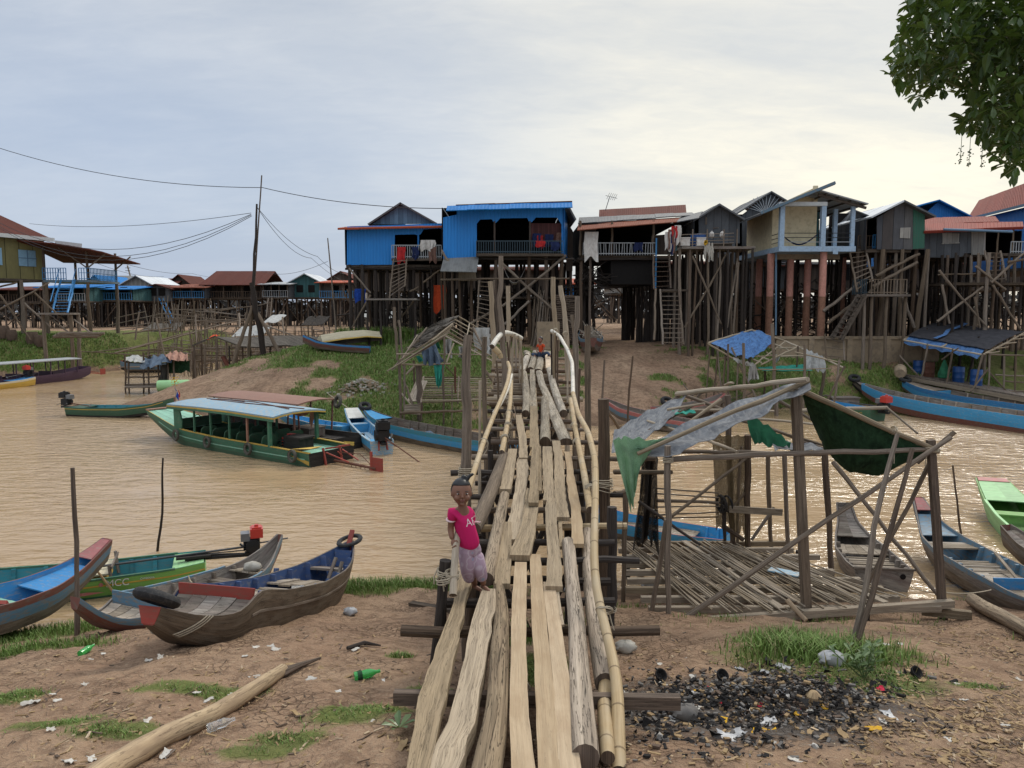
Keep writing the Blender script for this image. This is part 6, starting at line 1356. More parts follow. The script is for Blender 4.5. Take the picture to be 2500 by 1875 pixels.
d=45.2;X=lambda x,d=45.2:(x-1250)/FPX*d;h8=thing('stilt_house','low grey board house with red tiled roof and a ladder to its right porch','house',V(X(2370),d,gh(X(2370),d)),HG)
wallp(h8,d,[(2258,560),(2372,562),(2372,618),(2355,619),(2350,626),(2325,630),(2258,628)],'w_grey');wallp(h8,d-.04,[(2372,564),(2407,565),(2405,622),(2372,622)],'w_pale','door',.04);m=MB();panel(m,pxp(d-.03,(2301,569),(2342,570),(2341,592),(2301,594)),.03);panel(m,pxp(d-.07,(2300,593),(2343,591),(2343,594),(2300,596)),.06);m.build('window','w_pale',h8)
zf=at(2400,620,d).z;zt=at(2400,562,d).z;shell(h8,X(2259),X(2480),d+.1,d+7,zf,zt,'shade_inside');roofq(h8,at(2256,563,d-.7),at(2499,553,d-.7),at(2497,541,d+2),at(2258,545,d+2),'c_redtile',th=.16);roofq(h8,at(2258,546,d+1.9),at(2440,541,d+1.9),at(2430,528,d+4.5),at(2258,531,d+4.5),'c_redtile',th=.14)
m=MB();m.tube([at(2304,560,d-.9),at(2392,563,d-.9),at(2472,566,d-.9)],.07,8);m.build('gutter','w_bluepale',h8);xb(h8,'porch_floor',X(2405),X(2482),d-.6,d+.2,zf-.15,zf,'beam_dark');railing(h8,V(X(2438),d-.55,zf),V(X(2476),d-.55,zf),.66,'pale_rail',.15)
for x in(2407,2443,2476):m=MB();m.wood(V(X(x),d-.5,zf-.1),V(X(x),d-.5,zt),.06);m.build('veranda_post','pole_grey',h8,smooth=True)
ladder(h8,at(2404,612,d-.7),at(2442,613,d-.7),at(2419,688,d-2),at(2457,685,d-2),7,.06,'pole_grey','stair',True);pz=at(2380,691,d-1.6).z;xb(h8,'landing',X(2262),X(2530),d-2.4,d+1,pz-.14,pz,'beam_dark');pole(h8,at(2290,671,d-2.2),at(2382,668,d-2.2),.04,'pole_grey','rail')
stilts(h8,X(2265),X(2530),11,(d-2.2,d-.4,d+2,d+4.4,d+6.8),zf-.1,.09,('pole_grey','pole_dark','pole_brown'));slats(h8,X(2262),X(2530),d+6.9,0,zf-2.4,46)
for p,q in(((2288,785),(2400,700)),((2293,660),(2412,802)),((2424,696),(2492,806)),((2420,690),(2510,608)),((2460,640),(2560,625)),((2382,650),(2456,707)),((2380,725),(2392,800)),((2300,695),(2318,790))):pole(h8,at(*p,d-2.6),at(*q,d-2.5),.07,'pole_grey')
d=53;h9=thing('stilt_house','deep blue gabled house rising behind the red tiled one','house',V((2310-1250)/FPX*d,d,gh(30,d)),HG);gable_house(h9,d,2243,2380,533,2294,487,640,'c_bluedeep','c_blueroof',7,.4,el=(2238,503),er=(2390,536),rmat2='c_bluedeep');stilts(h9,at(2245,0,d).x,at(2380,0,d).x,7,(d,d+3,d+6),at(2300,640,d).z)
h10=thing('stilt_house','large blue walled house with a long red tiled roof at the right edge','house',V(34,50,gh(34,50)),HG);roofq(h10,V(31.9,43,11.8),V(33.4,56.5,11.8),V(37.5,62,13.9),V(34.2,47,13.9),'c_redtile',th=.15);m=MB();panel(m,[V(32.5,44,7.8),V(33.9,57,7.8),V(33.9,57,11.7),V(32.5,44,11.7)],.1);m.build('wall','c_bluedeep',h10);xb(h10,'floor',32.6,38,46,58,7.6,7.78,'beam_dark');stilts(h10,33,38,4,(46,49,52,55),7.6);m=MB();m.bar(V(31.85,43,11.72),V(33.35,56.5,11.72),.1,.16);m.build('barge_board','p_blue_grey',h10)
for lab,x0_,x1_,y0_,n in(('boards and poles stored in the dark under the blue houses',-9.5,3,49.5,90),('timber and poles stored under the houses right of the path',10,33,49.5,170)):
 m=MB()
 for k in range(n):x=R.uniform(x0_,x1_);y=y0_+R.uniform(0,4);g=gh(x,y);v=V(R.gauss(0,1.2),R.gauss(0,.4),R.gauss(0,.9));p=V(x,y,g+R.uniform(.2,3.2));m.wood(p-v,p+v,R.uniform(.03,.07),None,.05,5,2)
 kind(tag(m.build('stored_timber','pole_dark',None,smooth=True),lab,'timber'),'stuff')
rw=thing('retaining_wall','low tan concrete retaining wall in front of the right hand stilts','wall',V(21,43.7,2));xb(rw,'wall_face',15.2,24.6,43.6,43.9,.6,3.42,'concrete');xb(rw,'coping',15.1,24.7,43.52,43.95,3.42,3.58,'concrete')
for x in(17.2,19.4,21.6,23.8):xb(rw,'pier',x-.15,x+.15,43.5,43.6,.6,3.42,'concrete')
ob=thing('ladder','thin pole ladder leaning on the retaining wall','ladder',at(2030,870,43));ladder(ob,at(2014,815,43.4),at(2058,828,43.4),at(2018,880,42.6),at(2062,880,42.6),3,.05,'pole_grey','frame')
def vhouse(name,label,d,xl,xr,yt,yf,wall,roof,style,ya=None,depth=7,group='houses of the far village',nst=6,win=None,rail=False,gx=None,slat=True):
 """small stilt house drawn from its picture size: style 'g' gable to the river, 's' long roof side on, 'm' lean-to"""
 x0,x1=at(xl,0,d).x,at(xr,0,d).x;zt,zf=at(0,yt,d).z,at(0,yf,d).z;w=x1-x0;xc=(x0+x1)/2
 h=thing(name,label,'house',V(xc,d,gh(xc,d)),group);ya=ya or yt-14;za=at(0,ya,d).z
 xb(h,'floor',x0,x1,d-.4,d+depth,zf-.16,zf,'beam_dark');m=MB();P=[V(x0,d,zf),V(x1,d,zf),V(x1,d,zt),V(x0,d,zt)]
 if style=='g':P=P[:3]+[V(at(gx,0,d).x if gx else xc,d,za-.1)]+P[3:]
 if rail:
  panel(m,[p+V(0,1.6,0)for p in P]);m.build('wall',wall,h);railing(h,V(x0,d-.3,zf),V(x1,d-.3,zf),.9,rail,.3,.03)
  for f in(0,.33,.66,1):m=MB();m.bar(V(lerp(x0+.06,x1-.06,f),d-.25,zf),V(lerp(x0+.06,x1-.06,f),d-.25,zt),.09,.09);m.build('veranda_post','pole_brown',h)
 else:panel(m,P);m.build('wall',wall,h)
 for x in(x0,x1):m=MB();panel(m,[V(x,d+.1,zf),V(x,d+depth,zf),V(x,d+depth,zt),V(x,d+.1,zt)]);m.build('side_wall',wall,h)
 for k in range(win or 0):
  x=lerp(x0,x1,(k+1)/(win+1));m=MB();panel(m,[V(x-.45,d-.04+(1.6 if rail else 0),zf+.7),V(x+.45,d-.04+(1.6 if rail else 0),zf+.7),V(x+.45,d-.04+(1.6 if rail else 0),zf+1.7),V(x-.45,d-.04+(1.6 if rail else 0),zf+1.7)],.05);m.build('window','shade_inside',h)
 if style=='g':
  ax=at(gx,0,d).x if gx else xc
  for xe in(x0-.5,x1+.5):E=V(xe,d-.6,zt-.25);A_=V(ax,d-.6,za);roofq(h,E,E+V(0,depth+.8,0),A_+V(0,depth+.8,0),A_,roof,th=.1)
 else:
  dz=za-zt;dp=depth*.5 if style=='s' else depth;o=.9 if rail else .5
  roofq(h,V(x0-.5,d-o,zt-.1),V(x1+.5,d-o,zt-.1),V(x1+.3,d+dp,za),V(x0-.3,d+dp,za),roof,th=.1)
  if style=='s':roofq(h,V(x0-.5,d+depth,zt-.1),V(x1+.5,d+depth,zt-.1),V(x1+.3,d+dp,za),V(x0-.3,d+dp,za),roof,th=.1)
 for j,y in enumerate((d+.1,d+depth*.5)):
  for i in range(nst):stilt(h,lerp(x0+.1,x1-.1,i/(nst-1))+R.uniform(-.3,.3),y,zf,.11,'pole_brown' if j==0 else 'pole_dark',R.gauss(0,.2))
 for k in range(2):a=R.uniform(x0,xc);b=a+R.uniform(1.5,4)*R.choice((-1,1));pole(h,V(a,d-.1,gh(a,d)+.4),V(b,d-.1,zf),.07,'pole_brown')
 if slat:slats(h,x0,x1,d+depth,0,zf-.2,int(w*5))
 return h
BG='houses behind the near row'
for a in[('blue walled house with orange eave glimpsed in the gap right of the big blue house',70,1385,1452,690,728,'c_bluedeep','c_orange','s',676),('small grey gabled house seen at the end of the dirt path',95,1500,1556,697,716,'w_pale','c_zincdark','g',676),('dark house standing behind the left blue house',64,850,1090,650,706,'w_brown','c_rust','s',640),
  ('dark house standing behind the big blue house',63,1095,1375,655,712,'w_brown','c_rust','s',645),('brown house right of the path behind the terrace house',62,1570,1750,640,700,'w_brown','c_rust','s',630),('brown house behind the yellow house stilts',63,1770,1960,645,705,'w_grey','c_rust','s',640),
  ('dark house behind the patched grey house',62,1975,2240,640,705,'w_brown','c_zincdark','s',632),('dark house behind the low red tiled house',62,2250,2560,640,705,'w_brown','c_rust','s',632)]:
 vhouse('stilt_house',*a,group=BG,win=1,nst=7)
slats(bpy.data.objects['stilt_house.003']if False else h8,26.5,36,58,0,6.5,40)
for a in[('pale blue gabled house beyond the olive house porch',104,176,224,697,728,'w_bluepale','c_blueroof','g',671,8),('tan roofed house behind the blue awnings at left',112,198,268,692,727,'w_pale','c_asb','s',670,8),('zinc roofed house with pale board wall in the far village',106,262,345,695,735,'w_pale','c_zincbright','g',672,9),
  ('rust roofed house half hidden behind the zinc roofed one',116,326,396,691,728,'w_brown','c_rust','s',677,8),('small grey board shack in the middle of the far village',101,320,386,701,735,'w_grey','c_rust','g',693,6),('rust gabled house behind the grey shack',118,384,436,692,728,'w_brown','c_rust','g',670,8),
  ('widest house of the far village with large rust red roof',104,474,618,694,728,'w_brown','c_rust','s',657,10),('pale grey house with blue stairs left of the widest rust roof',102,384,472,700,728,'w_grey','c_rustlight','m',690,6),('grey veranda house right of the mast',103,621,684,692,726,'w_grey','c_zinc','m',684,6),
  ('dark green gabled house with bright zinc roof',106,684,772,690,726,'w_teal','c_zincbright','g',667,8),('pale board house with orange roof beside the left blue house',98,764,860,688,728,'w_pale','c_orange','m',680,6),('rust gabled house behind the orange roof',114,776,862,688,724,'w_brown','c_rust','g',662,8)]:
 k=a[0];vhouse('stilt_house',*a,win=2,rail={'tan':'blue_rail','pal':'blue_rail','gre':'pale_rail','wid':'pole_brown'}.get(k[:3])if 'gable' not in k else None)
vhouse('stilt_house','house with blue awning roof under the olive house porch',92,60,172,700,735,'w_teal','c_blueroof','m',690,6,win=2,rail='pale_rail');vhouse('stilt_house','dark teal shop house with long blue awning in the far village',96,176,290,704,733,'w_teal','c_blueroof','m',694,6,win=2,rail='blue_rail')
vhouse('stilt_house','dark low house at the far left under the olive house',90,-60,60,705,738,'w_brown','c_rust','m',695,6,win=1,rail='pole_brown')
fv=bpy.data.objects['footbridge']
for(p,q,p2,q2,n,lb)in(((388,728),(398,728),(420,795),(432,795),8,'blue'),((655,728),(664,728),(650,775),(660,775),8,'x'),((685,760),(694,760),(672,790),(682,790),6,'y')):
 o=thing('ladder',{'blue':'long blue stair slanting down in the far village','x':'thin house ladder in the far village right of the mast','y':'lower ladder below the grey veranda in the far village'}[lb],'ladder',at(*p2,99));ladder(o,at(*p,101),at(*q,101),at(*p2,99),at(*q2,99),n,.09,'blue_rail' if lb=='blue' else 'pole_grey','frame',True)
hl=thing('stilt_house','olive green board house with rust red roof and blue shutters, at the left edge','house',V(-42,62,3),'houses on the left bank')
P0,P1=V(-46.5,52,0),V(-40.6,66.5,0);zf,zt=7.75,11.1;dv=(P1-P0).normalized();nv=V(dv.y,-dv.x,0)
m=MB();panel(m,[P0+UP*zf,P1+UP*zf,P1+UP*zt,P0+UP*zt],.1);m.build('wall','w_olive',hl);m=MB();Q1=P1-nv*7;panel(m,[P1+UP*zf,Q1+UP*zf,Q1+UP*zt,P1+UP*zt]);m.build('side_wall','w_olive',hl)
m=MB();a=P0.lerp(P1,.5)-nv*3.5;m.box(a+UP*(zf-.12),7,(P1-P0).length,.2,(nv,dv,UP));m.build('floor','beam_dark',hl)
e0,e1=P0+nv*.6+UP*(zt+.1),P1+nv*.6+dv*.6+UP*(zt+.1);r0=P0-nv*3.4+UP*13.6;r1=P1-nv*3.4-dv*2.2+UP*13.6;roofq(hl,e0,e1,r1,r0,'c_rust',th=.1);roofq(hl,e1,e1-nv*8,r1-nv*.1,r1,'c_rust','hip',th=.1)
m=MB();m.bar(e0,e1,.08,.32);m.build('fascia','white_trim',hl);m=MB();m.bar(at(134,594,66.5),at(200,602,67.5),.1,.5);m.build('gutter_board','white_trim',hl)
for f,op in((.665,True),(.90,False)):
 c=P0.lerp(P1,f)+nv*.06+UP*(zf+1.75);m=MB();m.box(c,.04,1.5,1.35,(nv,dv,UP));wn=m.build('window','shade_inside' if op else 'shutter_blue',hl)
 if op:
  for s in(-1,1):m=MB();m.box(c+dv*s*1.1+nv*.06,.05,.75,1.4,(nv,dv,UP));m.build('shutter','shutter_blue',wn)
  m=MB();m.box(c+UP*.5+nv*.03,.03,1.4,.4,(nv,dv,UP));m.build('curtain','c_peach',wn)
 else:
  m=MB();m.box(c+nv*.04,.03,.06,1.4,(nv,dv,UP));m.box(c+nv*.04,.03,1.6,.06,(nv,dv,UP));m.build('shutter_bar','w_bluepale',wn)
zp=7.7;px0,px1=-40.2,-36.2;xb(hl,'porch_floor',px0,px1,65.5,70.5,zp-.2,zp,'p_blue_grey');railing(hl,V(px0,65.5,zp),V(px1-2.0,65.5,zp),1.0,'blue_rail',.22,.03,True);railing(hl,V(px1,65.5,zp),V(px1,70,zp),1.0,'blue_rail',.22,.03,True);railing(hl,V(px1-.9,65.5,zp),V(px1,65.5,zp),1.0,'blue_rail',.2,.03,True)
m=MB();P=[[V(lerp(-41.4,-34.3,i/5),64.2+6.5*j/4,lerp(10.95-.95*(i/5)**1.6,9.55-.15*(i/5),j/4))for j in range(5)]for i in range(6)];m.sheet(P,.09);m.build('porch_roof','c_rust',hl)
for x,y in((-40.1,65.6),(-36.4,65.6),(-36.4,70.3),(-40.1,70.3)):m=MB();m.bar(V(x,y,zp),V(x,y,10.3+(x<-38)*.4),.16,.16);m.build('porch_post','pole_brown',hl)
for a,b in((V(-36.4,65.6,zp+1),V(-34.6,65.2,9.85)),(V(-36.4,65.6,zp+1),V(-38.6,65.3,10.4)),(V(-36.4,70,zp+1),V(-34.6,69.5,9.95))):m=MB();m.bar(a,b,.09,.09);m.build('porch_strut','pole_grey',hl)
ladder(hl,V(-38.6,65.4,zp),V(-37.4,65.4,zp),V(-36.6,60.6,4.9),V(-35.4,60.6,4.9),12,.08,'blue_rail','stair',True);xb(hl,'landing',-37.2,-34.6,59.6,61,4.75,4.9,'boat_grey');m=MB();m.bar(V(-37.3,65.4,zp+.9),V(-35.3,60.6,5.8),.06,.06);m.bar(V(-38.7,65.4,zp+.9),V(-36.7,60.6,5.8),.06,.06);m.build('stair_rail','blue_rail',hl)
for f in(.3,.5,.7,.86,.99):
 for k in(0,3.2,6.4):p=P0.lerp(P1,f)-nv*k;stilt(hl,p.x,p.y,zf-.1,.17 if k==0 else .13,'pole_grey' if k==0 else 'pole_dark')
for x,y in((-40,65.6),(-36.4,65.6),(-36.4,70.3),(-37,60),(-34.8,60),(-34.8,61)):stilt(hl,x,y,zp-.2 if y>62 else 4.8,.15,'pole_grey')
for p,q in(((0,755),(120,690)),((60,740),(125,800)),((85,715),(175,800)),((0,720),(75,830)),((180,780),(235,825)),((125,780),(180,820)),((0,700),(40,690))):pole(hl,at(*p,60.5),at(*q,60),.08,'pole_grey')
for k,(x,r_)in enumerate(((8,.5),(28,.42),(78,.48),(96,.45))):p=at(x,812,61);p.z=gh(p.x,p.y);m=MB();m.lathe([(0,0),(r_*.8,0),(r_,r_),(r_*.8,r_*2),(r_*.7,r_*2.1),(0,r_*2.0)],p,n=14);tag(m.build('water_jar','clay',None,smooth=True),'big dark clay water jar under the olive house, number %s from the left' %('one','two','three','four')[k],'jar','water jars under the olive house')
m=MB()
for k in range(5):a=at(130+k*4,822-2*k,58);m.wood(a,a+V(3.2,.4,0),.12,.1,.02,7)
kind(tag(m.build('log_pile','pole_grey',None,smooth=True),'pale logs lying on the edge of the left grassy bank','logs'),'stuff')
ms=thing('mast','tall double pole mast propped by slanting legs on the mud spit','mast',onz(-15.4,45));d=45
g=onz(at(620,0,d).x,d);m=MB();m.wood(g-UP*.4,at(614,690,d),.2,.13,.01,9);m.build('mast_base','pole_dark',ms,smooth=True)
m=MB();m.wood(at(615,740,d),at(627,498,d),.085,.06,.004,8,6);m.build('mast_pole','pole_dark',ms,smooth=True);m=MB();m.wood(at(620,700,d+.15),at(639,428,d+.15),.06,.035,.004,8,6);m.build('mast_pole','pole_brown',ms,smooth=True)
for a,b,dd in(((617,747),(566,894),43.5),((620,747),(684,865),44.6),((616,760),(604,868),46)):q=at(*b,dd);q.z=gh(q.x,q.y)-.1;m=MB();m.wood(at(*a,d),q,.09,.12,.01,8);m.build('prop_leg','pole_grey',ms,smooth=True)
for x in(800,1010):pass
pl=thing('pole','thin tall pole standing left of the orange roofed house','pole',onz(at(812,0,52).x,52));m=MB();m.wood(onz(at(812,0,52).x,52),at(800,581,52),.07,.04,.01,7,6);m.build('pole_shaft','pole_grey',pl,smooth=True)
up=thing('utility_pole','distant power pole with crossarms above the far roofs','utility pole',onz(at(311,0,170).x,170));m=MB();m.tube([onz(at(311,0,170).x,170),at(311,648,170)],.16,8);m.build('pole_shaft','concrete',up)
for y in(654,661):m=MB();m.bar(at(306,y,169.8),at(318,y,169.8),.12,.12);m.build('crossarm','iron_grey',up)
def wire(pts,sag,lab,r=.016,n=16):
 m=MB();path=[]
 for(a,b),s in zip(zip(pts,pts[1:]),sag):
  for i in range(n):f=i/n;path.append(a.lerp(b,f)-UP*(s*4*f*(1-f)))
 path.append(pts[-1]);m.tube(path,r,4,t=.5);tag(m.build('wire','wire',None),lab,'wire')
mt=at(627,505,45);wire([at(-60,342,60),at(641,458,52),at(1093,509,46)],(.9,.35),'long wire crossing the sky from upper left to the big blue house',.022)
for k,(y0_,y1_,s,dx)in enumerate(((516,523,2.6,0),(520,525,3.0,0),(522,527,3.2,2))):wire([at(-60,y0_-6,62),at(613+dx,y1_,45.1)],(s,),'one of the three sagging wires from the left edge to the mast',.018)
bpy.data.objects['wire.001']['group']=bpy.data.objects['wire.002']['group']=bpy.data.objects['wire.003']['group']='sagging wires to the mast'
wire([at(72,546,70),at(613,520,45.1)],(.5,),'straighter wire reaching the mast from behind the olive roof');wire([mt,at(775,626,60),at(850,668,75)],(.5,.4),'wire running down from the mast to the orange roof',.018);wire([mt,at(760,630,62),at(850,690,90)],(.7,.3),'second lower wire running down from the mast to the right',.018);wire([at(640,663,90),at(800,638,60)],(.6,),'thin wire from the far roofs to the tall pole',.016)
wire([at(255,628,70),at(470,668,110),at(640,672,112)],(.5,.6),'upper of the faint wires above the far roofs',.02);wire([at(230,640,72),at(400,675,112)],(.5,),'lower of the faint wires above the far roofs',.02)
rope_obj([at(686,862,44.6),onz(-7.2,33.4)+V(0,0,.3)],.018,'long pale rope running down the grassy slope to the tyred bow',sag=.15)
def tree_far(x,d,y0,w,lab):
 c=at(x,0,d);o=thing('tree',lab,'tree',onz(c.x,d));zt=at(0,y0,d).z;m=MB();m.tube([onz(c.x,d),V(c.x,d,zt-w*.5)],[.3,.12],6);m.build('trunk','pole_dark',o);m=MB()
 for k in range(420):a=R.random()*6.28;b=math.acos(R.uniform(-.3,1));r_=w*.5*R.random()**.4;p=V(c.x+math.cos(a)*math.sin(b)*r_*1.3,d+math.sin(a)*math.sin(b)*r_,zt-w*.5+math.cos(b)*r_);s_=R.uniform(.15,.4);q=[p+V(R.uniform(-s_,s_),R.uniform(-s_,s_),R.uniform(-s_,s_))for _ in range(3)];m.poly(q)
 m.build('crown','leaf_tree',o)
tree_far(248,190,684,5,'sparse far tree showing above the tan roof');tree_far(492,200,692,5,'low far tree behind the widest rust roof')
def P3(q):return at(*q)if len(q)==3 else V(*q)
def pp(root,name,a,b,r,mat='pole_grey',foot=False,r1=None,bend=.012):
 a=at(*a);b=at(*b)
 if foot:b=V(b.x,b.y,gh(b.x,b.y)-.15)
 m=MB();m.wood(a,b,r,r1,bend,8);return m.build(name,mat,root,smooth=True)
def pb(root,name,a,b,w,h,mat='beam_dark'):
 m=MB();m.bar(at(*a),at(*b),w,h);return m.build(name,mat,root)
def cloth_sheet(A_,B_,mat,label,ni=12,sag=.1,fold=.05,cat='tarpaulin',th=.008,name='tarp'):
 """cloth between two rows of points (top edge A_, bottom edge B_), folded and sagging"""
 A_=[at(*q)for q in A_];B_=[at(*q)for q in B_];m=MB();P=[];k=R.random()*9
 def along(L,f):f*=len(L)-1;i=min(int(f),len(L)-2);return L[i].lerp(L[i+1],f-i)
 for i in range(ni+1):
  f=i/ni;a,b=along(A_,f),along(B_,f);row=[];e_=1+R.uniform(-.14,.06)*(i not in(0,ni))
  for j in range(9):
   g=j/8*e_;p=a.lerp(b,g);p+=V(0,1,0)*(fold*math.sin(f*17+k+g*2.5)*(.3+g))+V(0,0,-sag*math.sin(g*math.pi)*math.sin(f*math.pi)+fold*.6*math.sin(f*23+k*2+g*5));row.append(p)
  P.append(row)
 m.sheet(P,th);return tag(m.build(name,mat,None,smooth=True),label,cat)
st=thing('platform_stall','bamboo slat platform with a ruined pole roof frame on the near shore','platform',(4.3,12.3,.5))
DZ=.62;m=MB()
for k,(y,xl,xr)in enumerate([(10.95,2.05,6.3),(11.35,1.95,6.2),(11.75,1.9,5.9),(12.15,1.9,5.6),(12.55,1.9,5.5),(12.95,1.95,5.3),(13.35,2.0,5.6),(13.75,2.0,5.35),(14.15,2.1,5.35)]):
 m=MB();m.bar(V(xl+R.uniform(-.1,.1),y,DZ-.05),V(xr+R.uniform(-.2,.2),y+.06,DZ-.06),.09,.09);m.build('floor_beam','slat',st)
pb(st,'front_beam',(1650,1521,10.55),(2326,1473,11.1),.1,.11,'slat');pb(st,'front_beam',(2250,1490,11.25),(2372,1503,11.0),.1,.13,'slat')
for x in(2.15,3.2,4.3,5.4):
 for y in(11.2,13.9):m=MB();m.wood(V(x,y,DZ-.1),V(x,y,gh(x,y)-.2),.06);m.build('support_post','pole_dark',st,smooth=True)
m=MB();x=2.2
while x<5.0:
 dx=R.uniform(.5,.75);wdt=R.choice((.018,.02,.024,.022,.03,.11 if R.random()<.5 else .02));y0_=10.75+R.uniform(-.1,.35)+max(0,x-3.7)*.25;y1_=14.25-R.uniform(0,.5)-max(0,x-4.1)*1.0
 a,b=V(x+dx,y0_,DZ+R.uniform(.005,.03)),V(x-.15,y1_,DZ+R.uniform(.005,.03))
 if R.random()<.9:m.bar(a,b,wdt,.016)
 if R.random()<.2:m.wood(a+V(R.uniform(-.2,.3),0,.03),b+V(R.uniform(-.3,.3),0,.03),.012,.01,.02,5)
 x+=wdt+R.uniform(.006,.022)
for k in range(7):a=V(4.6+.16*k,11.0+.05*k,DZ+.02);m.bar(a+V(.5,0,0),a+V(-.5-.05*k,R.uniform(1.6,2.3),0),.022,.016)
m.build('slat_floor','slat',st)
m=MB();m.bar(V(4.35,12.45,DZ+.05),V(4.75,12.15,DZ+.05),.22,.02);m.build('blue_board','p_sky',st)
pp(st,'post',(1630,1088,10.6),(1631,1527,10.6),.048,'pole_grey',True);pp(st,'post',(1628,1268,10.7),(1588,1500,10.9),.042,'pole_grey',True);m=MB();m.bar(at(1942,946,11),V(4.45,11.0,.2),.13,.12);m.build('post','pole_grey',st)
m=MB();m.bar(at(2272,1074,11.2),V(6.62,11.2,.1),.1,.1);m.build('post','pole_brown',st)
for a,b,r in(((1776,965,14.2),(1796,1310,14.1),.06),((1826,1062,14),(1829,1322,14),.065),((1875,1112,14.2),(1893,1310,14.2),.045),((1915,1112,13.8),(1932,1338,13.8),.045),((2013,1098,13.1),(2035,1400,13.1),.06),((1588,1117,14.1),(1566,1335,14.0),.07),((1526,1195,12),(1522,1430,12),.045),((1810,1090,14),(1800,1300,14),.03)):pp(st,'post',a,b,r,'pole_grey' if r<.06 else 'pole_brown',True)
for a,b,r,mt in(((1634,1122,10.65),(2274,1096,11.15),.045,'pole_grey'),((1652,962,14.2),(1972,926,10.6),.045,'pole_pale'),((1975,930,10.9),(1556,1108,10.7),.04,'pole_pale'),((1946,948,11),(2292,1102,11.15),.045,'pole_pale'),((1660,966,14.2),(1497,1062,14),.035,'pole_grey'),((1700,985,13.4),(1540,1075,13),.03,'pole_grey'),((1760,975,12.5),(1600,1090,12),.03,'pole_pale'),
 ((1668,964,14.2),(2010,1095,14),.035,'pole_grey'),((1950,1003,12.4),(2166,995,12.6),.035,'pole_pale'),((1717,1069,13),(1800,1104,11),.03,'pole_pale'),((1580,1028,13.5),(1668,1055,12.5),.026,'pole_pale'),((1798,1017,13.5),(2020,1040,13.2),.026,'pole_pale'),((1807,1026,13.2),(2040,1096,12.4),.026,'pole_grey'),((1657,1001,13.6),(1890,1004,13.4),.026,'pole_pale'),((1620,1100,14.1),(2020,1110,13.2),.04,'pole_grey'),((1630,1000,13.2),(1720,985,12.4),.025,'pole_pale'),((1880,965,12),(1990,1030,12.4),.03,'pole_grey'),
 ((1500,1152,11.6),(1640,1153,10.8),.04,'pole_grey'),((1500,1205,11.4),(1525,1200,11.8),.04,'pole_grey'),((1640,1260,12.5),(1826,1115,13.8),.03,'pole_grey'),((1560,1225,13),(1710,1330,12),.03,'pole_dark'),((1765,1285,14),(1815,1318,14),.05,'pole_brown'),((1890,1240,14),(1835,1318,13.8),.035,'pole_grey'),((1780,1245,14),(1830,1190,14),.03,'pole_grey'),((1770,940,14.2),(1790,935,12),.025,'pole_pale'),((2165,995,12.5),(2240,1058,11.8),.02,'pole_grey')):pp(st,'roof_pole',a,b,r,mt)
for a,b,r in(((1636,1533,10.5),(2322,1068,11.0),.042),((2034,1128,13),(2298,1462,11.3),.04),((2270,1130,11.3),(2114,1432,11.2),.036),((2330,1055,11.2),(2240,1130,11.2),.035)):pp(st,'brace_pole',a,b,r,'pole_grey')
lash(at(1944,955,11),(0,0,1),.1,4,.008,.03,.4);lash(at(2180,1050,11.1),(.6,0,-.3),.06,3,.007,.02,.5);lash(at(1631,1122,10.6),(0,0,1),.07,4,.007,.02);lash(at(2275,1096,11.1),(0,0,1),.09,4,.008,.02,.3)
for o in[o for o in COL.objects if o.name.startswith('lashing')][-4:]:o.parent=st;o.matrix_parent_inverse=Matrix.Translation(-st.location)
cloth_sheet([(1975,926,11.3),(1830,970,11.3),(1680,1032,11.2),(1545,1100,11.0)],[(1975,948,10.6),(1862,1008,10.6),(1740,1072,10.55),(1630,1120,10.5)],'tarp_grey','long torn grey tarpaulin rolled along the front left rafter of the platform roof',20,.05,.05)
cloth_sheet([(1500,1052,13.9),(1580,1005,13.9),(1680,962,14)],[(1492,1110,12.2),(1590,1062,12.6),(1650,1012,13)],'tarp_grey','thin grey tarpaulin on the back left slope of the platform roof',12,.06,.05)
cloth_sheet([(1498,1072,10.8),(1530,1066,10.7),(1605,1078,10.8)],[(1538,1250,10.8),(1550,1215,10.75),(1556,1145,10.8)],'net_green','torn pale green netting hanging at the left corner of the platform roof',10,.0,.05,'netting')
cloth_sheet([(1600,1076,10.8),(1660,1062,11)],[(1505,1088,10.8),(1570,1100,10.7)],'net_green','strip of green netting lying over the grey tarpaulin edge',8,.02,.03,'netting')
cloth_sheet([(1958,955,11.05),(2020,985,11.05),(2100,1020,11.1),(2180,1055,11.1),(2272,1098,11.15)],[(2000,1075,12.0),(2024,1112,11.9),(2075,1155,11.7),(2150,1158,11.5),(2266,1106,11.2)],'tarp_darkgreen','dark green tarpaulin sagging under the right rafter of the platform roof',22,.22,.04)
cloth_sheet([(1820,1008,12.6),(1875,1040,12.6),(1930,1082,12.4)],[(1842,1088,12.4),(1880,1092,12.4),(1930,1092,12.3)],'tarp_green','bright green tarpaulin scrap hanging in the middle of the platform roof',10,.0,.05)
cloth_sheet([(1640,1003,13.4),(1690,1000,13.4)],[(1650,1012,13),(1700,1008,13)],'net_teal','small teal net rag caught on the roof poles',6,.02,.03,'netting');cloth_sheet([(1880,1078,12.6),(1990,1082,12.6)],[(1890,1098,12.2),(2010,1100,12.2)],'tarp_grey','grey rag lying on the roof poles beside the green tarpaulin',8,.04,.04)
cloth_sheet([(1738,1062,14.05),(1822,1064,14.05)],[(1750,1300,14.0),(1826,1312,14.0)],'net_brown','brown fishing net hanging at the back of the platform',12,0,.04,'fishing net',.004,'fishing_net')
cloth_sheet([(1568,1112,13.7),(1606,1114,13.7)],[(1545,1345,13.4),(1604,1335,13.4)],'net_dark','dark bundled fishing net hanging beside the bridge',10,0,.16,'fishing net',.02,'fishing_net')
